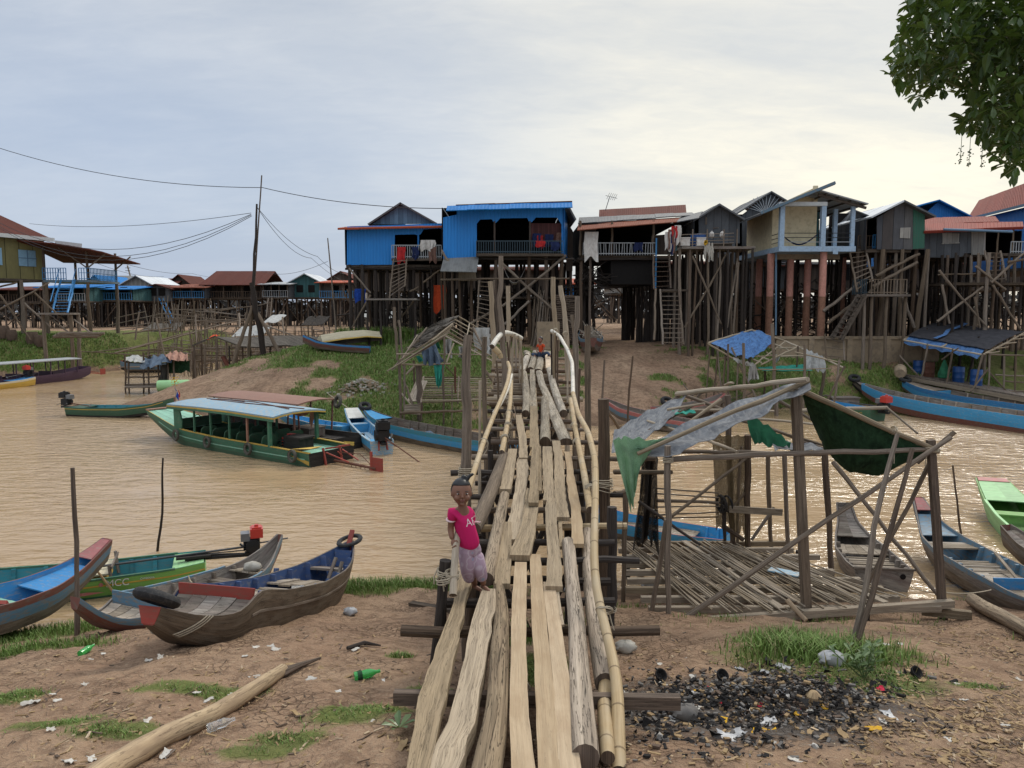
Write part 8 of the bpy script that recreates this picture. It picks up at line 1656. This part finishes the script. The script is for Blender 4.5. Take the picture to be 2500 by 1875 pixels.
B_.append(skinned(J,E));hand(B_,J['wr'][0],gp(262,945,7.16)-gp(228,872,7.2),V(.8,-.3,.5),.085,.9);hand(B_,J['wl'][0],V(-.6,.2,-.6),V(0,-.4,1),.085,.6)
foot(B_,J['al'][0]+V(0,0,-.005),gp(745,1520,7.22)-gp(628,1445,7.34),.115);foot(B_,J['ar'][0],gp(600,1490,7.36)-gp(520,1450,7.42),.115)
fuse(B_,'body','skin',root,.005,4);after()
hb_=blob(hc+HU*.018-Fd*.014,.104,.116,.126,HX,-Fd,HU,None,24,18)
for v in hb_.vertices:
 q=v.co-hc;f=q.dot(Fd)/.128;z=q.dot(HU)/.128
 if f>.1 and z<.48+.12*(1-abs(q.dot(HX))/.1):v.co=hc+q*.72
 if z<-.35:v.co=hc+q*.8
H_=[hb_,skinned({'a':(P(-.3,.0,.85),.028),'b':(P(-.62,.0,1.25),.018),'c':(P(-.95,.0,1.42),.014)},[('a','b'),('b','c')]),blob(P(-.18,.0,1.12),.026,.026,.03),skinned({'a':(P(-.75,-.1,.1),.012),'b':(P(-.86,.0,-.35),.006)},[('a','b')],1)]
fuse(H_,'hair','hair',root,.006,3);m=MB();m.torus(P(-.18,0,.98),HU,.026,.009,14,6);m.build('hair_band','iron_black',root,smooth=True)
sc_=lambda r,k:(r[0]*k,r[1]*k)if hasattr(r,'__len__')else r*k
SH=[skinned({'pel':(gp(458,1005,7.30),(.135,.115)),'wai':(J['wai'][0],(.125,.104)),'che':(J['che'][0],(.122,.10)),'nb':(gp(357,478,7.27),(.07,.064)),'sr':(gp(235,515,7.24),.062),'er':(gp(210,640,7.25),.058),'sl':(gp(446,540,7.38),.062),'el':(gp(462,640,7.45),.058)},[('pel','wai'),('wai','che'),('che','nb'),('nb','sr'),('sr','er'),('nb','sl'),('sl','el')])]
shirt=fuse(SH,'shirt','shirt_pink',root,.006,3)
for k,(a,b,r_)in enumerate(((gp(212,618,7.25),J['er'][0]-J['sr'][0],.043),)):m=MB();m.torus(a,b,r_,.009,18,6);m.build('sleeve_lace','print_white',shirt,smooth=True)
TR=[skinned({'wst':(gp(440,850,7.29),(.10,.085)),'pel':(gp(460,960,7.30),(.12,.102)),'hr':(gp(412,1050,7.27),.088),'kr':(gp(418,1230,7.25),.08),'ar':(gp(452,1400,7.33),.058),'hl':(gp(528,1050,7.33),.086),'kl':(gp(575,1230,7.25),.076),'al':(gp(614,1390,7.3),.056)},[('wst','pel'),('pel','hr'),('hr','kr'),('kr','ar'),('pel','hl'),('hl','kl'),('kl','al')])]
fuse(TR,'trousers','trousers',root,.006,3)
def wrap_text(txt,size,c,n,up,target,parent,mat):
 n=n.normalized();X=up.cross(n).normalized();U_=n.cross(X);mt=Matrix((X,U_,n)).transposed().to_4x4();mt.translation=c;o=text_mesh(txt,size,parent,mat,mt,'letters',.0015)
 for v in o.data.vertices:
  ok,loc,nn,_=target.ray_cast(v.co+n*.15-Vector((0,0,0)),-n)
  if ok:v.co=loc+n*(.004 if(v.co-c).dot(n)>0 else .002)
 return o
for k in(1,):
 bpy.context.view_layer.update();c=gp(446,632,7.27);nn=(V(0,0,CAMZ)-c).normalized()+V(.55,0,0);nn.normalize()
 class T_:
  def ray_cast(s,a,b):return shirt.ray_cast(a,b)
 o=wrap_text('ABC',.105,c-V(0,0,.035)+V(.03,0,0),nn,V(-.10,0,1),T_(),root,'print_white');o.parent=shirt;o.matrix_parent_inverse=Matrix()
 sh=shirt.matrix_parent_inverse;o.matrix_parent_inverse=Matrix()
def seated(name_label,base,s,shirt_m,face_to):
 r=thing('person',name_label,'person',base);F=face_to.normalized();X=F.cross(UP).normalized();q=lambda x,y,z:base+X*x*s+F*y*s+UP*z*s;B=[]
 P,HX,HU,aft=face(None,B,q(.02,.03,.66),.115*s,F,UP,r);JJ={'pel':(q(0,0,.1),.1*s),'wai':(q(0,-.01,.24),.085*s),'che':(q(.01,0,.38),.09*s),'nb':(q(.02,.01,.49),.05*s),'hd':(q(.02,.02,.6),.045*s),'sr':(q(.14,0,.46),.035*s),'er':(q(.19,.05,.30),.028*s),'wr':(q(.10,.17,.2),.022*s),'sl':(q(-.12,0,.46),.035*s),'el':(q(-.17,.05,.3),.028*s),'wl':(q(-.12,.18,.2),.022*s),'hr':(q(.09,.05,.08),.06*s),'kr':(q(.3,.22,.12),.045*s),'ar':(q(.1,.3,.05),.03*s),'hl':(q(-.09,.05,.08),.06*s),'kl':(q(-.36,.2,.2),.045*s),'al':(q(-.55,.25,.04),.03*s)}
 B.append(skinned(JJ,[('pel','wai'),('wai','che'),('che','nb'),('nb','hd'),('nb','sr'),('sr','er'),('er','wr'),('nb','sl'),('sl','el'),('el','wl'),('pel','hr'),('hr','kr'),('kr','ar'),('pel','hl'),('hl','kl'),('kl','al')]));foot(B,JJ['al'][0],-X+F*.3,.12*s);foot(B,JJ['ar'][0],F-X*.5,.12*s);hand(B,JJ['wr'][0],-X+F*.5,UP,.09*s);hand(B,JJ['wl'][0],-X*.5+F-UP*.3,UP,.09*s)
 fuse(B,'body','skin',r,.009*s,3);aft();fuse([blob(q(.02,.0,.70),.094*s,.1*s,.1*s)],'hair','hair',r,.01,2)
 fuse([skinned({k:(JJ[k][0],JJ[k][1]*1.18)for k in('pel','wai','che','nb')}|{'sr':(JJ['sr'][0],.048*s),'e1':(JJ['sr'][0].lerp(JJ['er'][0],.55),.045*s),'sl':(JJ['sl'][0],.048*s),'e2':(JJ['sl'][0].lerp(JJ['el'][0],.55),.045*s)},[('pel','wai'),('wai','che'),('che','nb'),('nb','sr'),('sr','e1'),('nb','sl'),('sl','e2')])],'shirt',shirt_m,r,.009,3)
 fuse([skinned({k:(JJ[k][0],JJ[k][1]*1.25)for k in('pel','hr','hl','kr','kl')}|{'a1':(JJ['kr'][0].lerp(JJ['ar'][0],.8),.05*s),'a2':(JJ['kl'][0].lerp(JJ['al'][0],.8),.05*s)},[('pel','hr'),('hr','kr'),('kr','a1'),('pel','hl'),('hl','kl'),('kl','a2')])],'trousers','jeans',r,.009,3)
seated('boy in an orange shirt and jeans sitting at the far end of the footbridge',at(1321,873,25.9)+UP*.02,.88,'c_orange_red',V(-.55,-1,.0))
ps=onz(at(326,0,61).x,61);r=thing('person','distant person in dark clothes standing among the pole fences by the creek','person',ps);q=lambda x,z:ps+V(x,0,z);B=[]
P,a_,b_,aft=face(None,B,q(0,1.5),.11,V(.2,-1,0),UP,r);B.append(skinned({'p':(q(0,.85),.14),'w':(q(0,1.1),.13),'n':(q(0,1.32),.06),'h':(q(0,1.45),.05),'s':(q(.19,1.27),.05),'e':(q(.27,1.02),.04),'r':(q(.2,.8),.03),'S':(q(-.19,1.27),.05),'E':(q(-.25,1.02),.04),'R':(q(-.2,.8),.03),'a':(q(.1,.8),.09),'k':(q(.12,.42),.065),'f':(q(.12,.05),.05),'A':(q(-.1,.8),.09),'K':(q(-.12,.42),.065),'F':(q(-.14,.05),.05)},[('p','w'),('w','n'),('n','h'),('n','s'),('s','e'),('e','r'),('n','S'),('S','E'),('E','R'),('p','a'),('a','k'),('k','f'),('p','A'),('A','K'),('K','F')]));fuse(B,'body','iron_black',r,.02,2)
tr=thing('tree','broad leaved tree whose dark leafy branch hangs into the top right corner','tree',onz(9.2,8.4));g=onz(9.2,8.4)
m=MB();m.wood(g-UP*.3,V(8.9,8.6,7.5),.3,.2,.02,12,9);m.wood(V(8.9,8.6,7.3),V(8.3,8.6,10.5),.2,.08,.04,10);m.build('trunk','pole_brown',tr,smooth=True)
for a,b,r_ in((V(8.8,8.6,7.4),V(5.2,7.8,8.3),.1),(V(8.8,8.5,7.0),V(5.9,7.9,6.9),.07),(V(8.5,8.6,8.6),V(5.0,8.2,9.6),.08),(V(6.6,8.0,8.0),V(4.5,7.6,7.6),.04),(V(6.0,8,8.2),V(4.5,7.9,8.5),.04),(V(6.8,8,6.95),V(5.6,7.7,6.5),.03)):m=MB();m.wood(a,b,r_,r_*.35,.06,8);m.build('limb','pole_dark',tr,smooth=True)
OUT=[(2205,-300),(2205,0),(2190,40),(2175,80),(2168,120),(2163,165),(2168,200),(2200,212),(2215,250),(2262,268),(2285,240),(2345,232),(2372,250),(2345,282),(2322,300),(2308,332),(2340,345),(2385,330),(2405,352),(2412,385),(2410,420),(2450,440),(2490,430),(2520,400),(2640,430),(2900,380),(2900,-300)]
def inpoly(x,y):
 c=False
 for(a,b),(d,e)in zip(OUT,OUT[1:]+OUT[:1]):
  if(b>y)!=(e>y)and x<(d-a)*(y-b)/(e-b)+a:c=not c
 return c
cm=MB();n=0;hol=[(2290,85,26),(2335,60,14),(2355,240,22),(2270,180,16),(2440,230,12),(2400,200,10)]
CR,CU=V(1,0,0),V(0,SP,CP)
def proj(p):q=p-V(0,0,CAMZ);dz=q.y*CP-q.z*SP;return 1250+q.x/dz*FPX,937.5-(q.y*SP+q.z*CP)/dz*FPX
def leaf(p,d,L,t):
 d=d.normalized();s=d.cross(UP);s=s.normalized()if s.length>.1 else V(1,0,0);s=(s+UP*R.uniform(-.6,.6)).normalized();nn=s.cross(d);w=L*.2;f=.25
 a,b,c,e,g_=p,p+d*L*.45+s*w*.8+nn*w*f,p+d*L*.75+s*w+nn*w*f,p+d*L-nn*w*.4,p+d*L*.5;h_,i_=p+d*L*.45-s*w*.8+nn*w*f,p+d*L*.75-s*w+nn*w*f
 cm.poly([a,b,c,e,g_],t);cm.poly([a,g_,e,i_,h_],t)
for k in range(16000):
 p=V(R.uniform(3.6,8.6),R.uniform(6.9,9.3),R.uniform(5.9,10.4));x,y=proj(p)
 if not(inpoly(x,y)and inpoly(x-26,y)and inpoly(x,y+22))or R.random()>.5 or any(math.hypot(x-a,y-b)<c*R.uniform(.6,1.3)for a,b,c in hol):continue
 if x>2560 or y<-60:
  if R.random()<.75:continue
 if n>1500:break
 n+=1;ax=V(R.gauss(0,.5)-.25,R.gauss(0,.5),R.uniform(-.2,1)).normalized();t=clamp(R.gauss(.35,.25));u=ax.cross(V(.3,.8,.1)).normalized();v=ax.cross(u);K=R.randint(4,7)
 for i in range(K):a=i*2.4+R.random();leaf(p+ax*R.uniform(-.05,.05),(u*math.cos(a)+v*math.sin(a))*1.0+ax*R.uniform(-.15,.8)-UP*.25,R.uniform(.11,.2),clamp(t+R.uniform(-.12,.12)))
cm.build('crown','leaf_tree',tr)
for x,y0_,y1_ in((2347,355,400),(2368,362,408),(2399,350,410)):
 m=MB();a,b=at(x,y0_,7.9),at(x-3,y1_,7.9);m.tube([a+UP*.15,a,b],.003,4)
 for k in range(26):p=a.lerp(b,R.random());m.box(p+V(R.gauss(0,.015),R.gauss(0,.015),0),.009,.009,.009)
 m.build('flower_spike','leaf_weed',tr)
m=MB()
for k in range(15000):x=R.uniform(-200,200);y=R.uniform(150,190);p=V(x,y,2.2+R.random()*(6.6+2*fbm(x*.05,1)));s_=R.uniform(.9,2.0);m.poly([p+V(R.uniform(-s_,s_),R.uniform(-s_,s_),R.uniform(-s_,s_)*.8)for _ in range(3)])
kind(tag(m.build('added_treeline','boat_black',None),'low dark band of trees added behind the village to close sky gaps','trees'),'stuff')  # treeline added in near-black to block bright sky gaps under the far houses
def grass(name,label,n,sampler,h0,h1,w,lean=.45,seed=1):
 rr=random.Random(seed);m=MB();c=0
 for _ in range(n*8):
  if c>=n:break
  x,y=sampler(rr);h=gh(x,y)
  if h<.015:continue
  g=grassm(x,y,h)
  if rr.random()>(g-.18)*1.3:continue
  c+=1;L=rr.uniform(h0,h1)*(.55+.6*g);a=rr.random()*6.28;dx,dy=math.cos(a),math.sin(a);p=V(x,y,h-.02);s=V(-dy,dx,0)*w*rr.uniform(.6,1.3);ld=V(dx,dy,0)*L*rr.uniform(.1,lean);t=clamp(rr.gauss(.45,.25))if rr.random()>.08 else 1
  q=p+ld*.4+UP*L*.65;m.poly([p-s,p+s,q+s*.7,q-s*.7],t);m.poly([q-s*.7,q+s*.7,p+ld*1.3+UP*L],t)
 kind(tag(m.build(name,'grass_blade',None),label,'grass'),'stuff')
grass('grass','short green grass along the near shore and under the boats',17000,lambda r:(r.uniform(-9.5,8.5),r.uniform(8.2,13.7)),.05,.17,.006,.6,1)
GPW=[c for c in GP for _ in range(max(1,int(c[2]*c[3]*30)))]
def gs(r):c=r.choice(GPW);return c[0]+r.gauss(0,c[2]*.62),c[1]+r.gauss(0,c[3]*.62)
grass('grass','low tufts of grass scattered on the near mud',22000,gs,.012,.06,.0045,.9,2)
grass('grass','tall grass round the foot of the leaning sticks',1900,lambda r:(GP[0][0]+r.gauss(0,.55),GP[0][1]+r.gauss(0,.3)),.1,.24,.007,.8,3)
grass('grass','lush grass on the far bank left of the footbridge',40000,lambda r:(r.uniform(-18,2),r.uniform(31.6,47)),.06,.2,.02,.5,4)
grass('grass','patchy grass on the far bank right of the footbridge',24000,lambda r:(r.uniform(2,27),r.uniform(33,45)),.06,.18,.02,.5,5)
grass('grass','grass slope below the olive house',16000,lambda r:(r.uniform(-50,-30),r.uniform(52,67)),.1,.28,.035,.5,6)
grass('weeds','tall weeds at the foot of the left blue house',4500,lambda r:(r.uniform(-10.5,-3.5),r.uniform(45,46.4)),.4,1.0,.035,.5,7)
cm=MB();g=gnd(2110,1660)
for k in range(9):
 a=g;b=a+V(R.gauss(0,.22),R.gauss(0,.12),R.uniform(.2,.4));cm.tube([a,b],.005,4)
 for i in range(9):f=i/9;leaf(a.lerp(b,.3+.7*f),V(math.cos(i*2.4),math.sin(i*2.4),.5),R.uniform(.06,.13),R.random())
tag(cm.build('weed_plant','leaf_weed',None),'pale leafy weed standing beside the leaning sticks','weed')
cm=MB();g=gnd(975,1790)
for i in range(7):leaf(g+UP*.03,V(math.cos(i*.9),math.sin(i*.9),.5),R.uniform(.1,.16),R.random())
tag(cm.build('weed_plant','leaf_weed',None),'small broad leaved weed beside the ramp planks','weed')
def gl(*xy):return[gnd(x,y)for x,y in xy]
pts=gl((200,1960),(262,1912),(330,1866),(408,1816),(470,1790),(537,1756),(600,1712),(650,1680),(692,1652));m=MB();path=[p+UP*.06 for p in pts];path=[a.lerp(b,f)for a,b in zip(path,path[1:])for f in(0,.33,.66)]+[path[-1]]
for _ in range(3):path=[path[0]]+[(path[i-1]+path[i]*2+path[i+1])/4 for i in range(1,len(path)-1)]+[path[-1]]
m.tube(path,[lerp(.088,.06,i/(len(path)-1))*(1+R.uniform(-.05,.05))for i in range(len(path))],14);lg=thing('driftwood_log','long bent bare log lying across the mud at the bottom left','log',pts[3]);m.build('trunk','driftwood',lg,smooth=True)
q=gl((688,1656),(730,1640),(782,1620));m=MB();m.tube([p+UP*.045 for p in q],[.05,.03,.012],8);m.build('splintered_end','pole_brown',lg,smooth=True)
q=gl((2372,1478),(2400,1500),(2450,1525),(2505,1556),(2600,1610));m=MB();m.tube([p+UP*.1 for p in q],[.10,.105,.1,.095,.09],14);tag(m.build('log','log_cracked',None,smooth=True),'thick pale log lying by the water at the right edge','log')
q=gl((2420,1500),(2500,1530));m=MB();m.bar(q[0]+UP*.05,q[1]+UP*.05,.14,.05);tag(m.build('board','beam_dark',None),'dark board lying behind the pale log at right','board')
q=gl((848,1590),(890,1578),(930,1582));m=MB();m.tube([p+UP*.02 for p in q],[.02,.025,.008],6);tag(m.build('stick','pole_dark',None),'dark dry twig lying below the stern of the brown boat','stick')
q=gl((1700,1505),(1725,1548));m=MB();m.wood(at(1922,1465,10.9),at(1968,1515,10.6),.04);tag(m.build('stick','driftwood',None,smooth=True),'short thick stick leaning on the platform front beam','stick')
for(x,y,dx,mt,L,lb)in((897,1660,(.9,.35),'glass_green',.24,'green plastic bottle lying on the mud left of the ramp'),(213,1596,(.2,1),'glass_green',.22,'green bottle in the grass below the grey boat'),(541,1778,(.8,.6),'plastic_clear',.2,'clear plastic bottle beside the long driftwood log')):
 p=gnd(x,y);d=V(dx[0],dx[1],.05).normalized();r_=L*.17;m=MB();m.lathe([(0,0),(r_,0),(r_,L*.3),(r_*.92,L*.35),(r_,L*.4),(r_,L*.62),(r_*.4,L*.85),(r_*.4,L),(0,L)],p+UP*r_-d*L/2,d,12);o=tag(m.build('bottle',mt,None,smooth=True),lb,'bottle')
 if x==897:m=MB();m.lathe([(r_*1.02,L*.12),(r_*1.02,L*.3)],p+UP*r_-d*L/2,d,12);m.build('label','wrap_yellow' if 0 else 'tarp_darkgreen',o)
p=A.w(2.55,.12,.36);m=MB();m.lathe([(0,0),(.035,0),(.035,.16),(.014,.21),(.014,.23),(0,.23)],p+UP*.04,V(1,.2,0),10);tag(m.build('bottle','plastic_clear',None,smooth=True),'clear bottle lying on the boards of the brown boat','bottle')
for x,y,w_,mt,lb in((1527,1592,.12,'sack','knotted white bag lying beside the bamboo rail'),(2030,1625,.13,'film','crumpled clear plastic bag in the grass patch'),(855,1503,.1,'film','small clear plastic bag on the grass at the brown stern'),(1672,1760,.11,'stone','round grey stone tied with string in the ash'),(1385,1445,.1,'film','scrap of clear plastic under the ramp'),(1585,1440,.16,'film','clear plastic bag at the left edge of the platform')):
 p=gnd(x,y)+UP*w_*.5;P=[[p+V(math.cos(j)*w_*math.sin(i*.393)*(1+.15*math.sin(j*5+i*2)),math.sin(j)*w_*.8*math.sin(i*.393)*(1+.15*math.cos(j*4+i)),w_*.62*math.cos(i*.393)*(1+.1*math.sin(j*3)))for j in np.linspace(0,6.283,17)]for i in range(9)];m=MB();m.grid(P);tag(m.build('bag' if mt!='stone' else 'stone',mt,None,smooth=True),lb,'bag' if mt!='stone' else 'stone')
def scrap(w_,h_,mt,name):
 m=MB();k=R.random()*9;P=[[V((i/4-.5)*w_*(1+.2*math.sin(j*2+k)),(j/3-.5)*h_*(1+.2*math.cos(i*2+k)),.006+.16*h_*math.sin(i*1.9+k)*math.cos(j*2.2+k))for j in range(4)]for i in range(5)];m.sheet(P,.004);return m.build(name,mt,None,smooth=True)
def scatter(n,mk,label,cat,group,zone):
 o0=None;c=0
 while c<n:
  x,y=zone();p=gnd(x,y)
  if p.z<.03 or p.y>13:continue
  if c % 5==0:o=mk()
  else:o=base.copy();COL.objects.link(o)
  if c % 5==0:base=o
  o.location=p+UP*.005;o.rotation_euler=(R.uniform(-.3,.3),R.uniform(-.3,.3),R.uniform(0,6.28));k=R.uniform(.6,1.3);o.scale=(k,k,k);tag(o,label,cat,group);c+=1
anyw=lambda:(R.choice((R.uniform(0,1000),R.uniform(1500,2500))),R.uniform(1560,1870));heap=lambda:(R.gauss(1850,170),R.gauss(1725,48));rightz=lambda:(R.uniform(2080,2500),R.uniform(1530,1870))
scatter(52,lambda:scrap(.08,.05,'paper','paper_scrap'),'scrap of pale paper lying on the near mud','litter','pale paper scraps on the mud',anyw)
scatter(60,lambda:scrap(.10,.04,'leaf_dry','dry_leaf'),'dry brown leaf on the near mud','leaf','dry leaves on the mud',lambda:rightz()if R.random()<.6 else anyw())
scatter(12,lambda:scrap(.11,.06,'wrap_yellow','wrapper'),'yellow or orange wrapper in and round the burnt heap','litter','yellow wrappers by the burnt heap',heap);scatter(8,lambda:scrap(.10,.05,'wrap_red','wrapper'),'red wrapper in the burnt heap','litter','red wrappers by the burnt heap',heap)
scatter(24,lambda:scrap(.13,.07,'film','plastic_scrap'),'grey scrap of plastic in the burnt heap','litter','plastic scraps by the burnt heap',heap);scatter(16,lambda:scrap(.08,.05,'paper','paper_scrap'),'white paper scrap in the burnt heap','litter','paper scraps in the burnt heap',heap)
p=gnd(1985,1726)+UP*.06;m=MB();m.lathe([(0,.06),(.03,.055),(.062,.02),(.06,-.03),(.03,-.055),(0,-.06)],p,n=14);tag(m.build('onion','driftwood',None,smooth=True),'round orange brown onion on the burnt heap','onion')
for x,y,lb in((1612,1662,'charred half coconut shell left of the burnt heap'),(1762,1660,'black burnt cup at the top of the burnt heap'),(2235,1652,'dark half shell at the right edge of the grass patch')):p=gnd(x,y)+UP*.04;m=MB();m.lathe([(0,-.05),(.03,-.04),(.055,0),(.06,.025),(.05,.025),(.03,-.02),(0,-.03)],p,V(.3,-.6,.7),14);tag(m.build('shell','char',None,smooth=True),lb,'shell')
m=MB()
for k in range(3400):
 x,y=R.gauss(1790,190),R.gauss(1740,52)
 if k % 3==0:x,y=R.gauss(1930,130),R.gauss(1700,28)
 if x<1520:continue
 p=gnd(x,y);s_=R.uniform(.004,.024)*(.5+R.random());hgt=.12*math.exp(-((x-1900)/170)**2-((y-1705)/45)**2)*R.random();a=R.random()*6;m.box(p+UP*(hgt+s_*.3),s_*R.uniform(1,2.5),s_,s_*.6,(V(math.cos(a),math.sin(a),R.uniform(-.4,.4)).normalized(),V(-math.sin(a),math.cos(a),0),UP),m=R.choice((0,0,1,1,2,3)))
 if k % 4==0:q=p+UP*(hgt+.01);f=s_*2.2;m.poly([q+V(R.uniform(-f,f),R.uniform(-f,f),R.uniform(0,f))for _ in range(4)],m=0)
kind(tag(m.build('burnt_heap',['char','stone','clay','leaf_dry'],None),'black heap of charred rubbish and ash right of the ramp','ash heap'),'stuff')
m=MB()
for k in range(2600):
 x,y=(R.uniform(0,2500),R.uniform(1530,1880))if k % 2 else rightz();p=gnd(x,y)
 if p.z<.05 or p.y>12.5:continue
 L=R.uniform(.015,.09);a=R.random()*6.28;m.box(p+UP*.006,L,R.uniform(.004,.02),.006,(V(math.cos(a),math.sin(a),R.uniform(-.2,.2)).normalized(),V(-math.sin(a),math.cos(a),0),UP),m=R.choice((0,0,1,2)))
for k in range(500):
 x,y=R.uniform(0,2500),R.uniform(1530,1880);p=gnd(x,y)
 if p.z<.05:continue
 s_=R.uniform(.005,.016);m.lathe([(0,.5*s_),(s_,.1*s_),(s_*.9,-.4*s_),(0,-.5*s_)],p+UP*.2*s_,V(R.gauss(0,.4),R.gauss(0,.4),1),6,m=3)
kind(tag(m.build('ground_litter',['leaf_dry','pole_brown','driftwood','driftwood'],None),'twigs, chips and crumbs of earth strewn over the near mud','ground litter'),'stuff')
strip_marks()
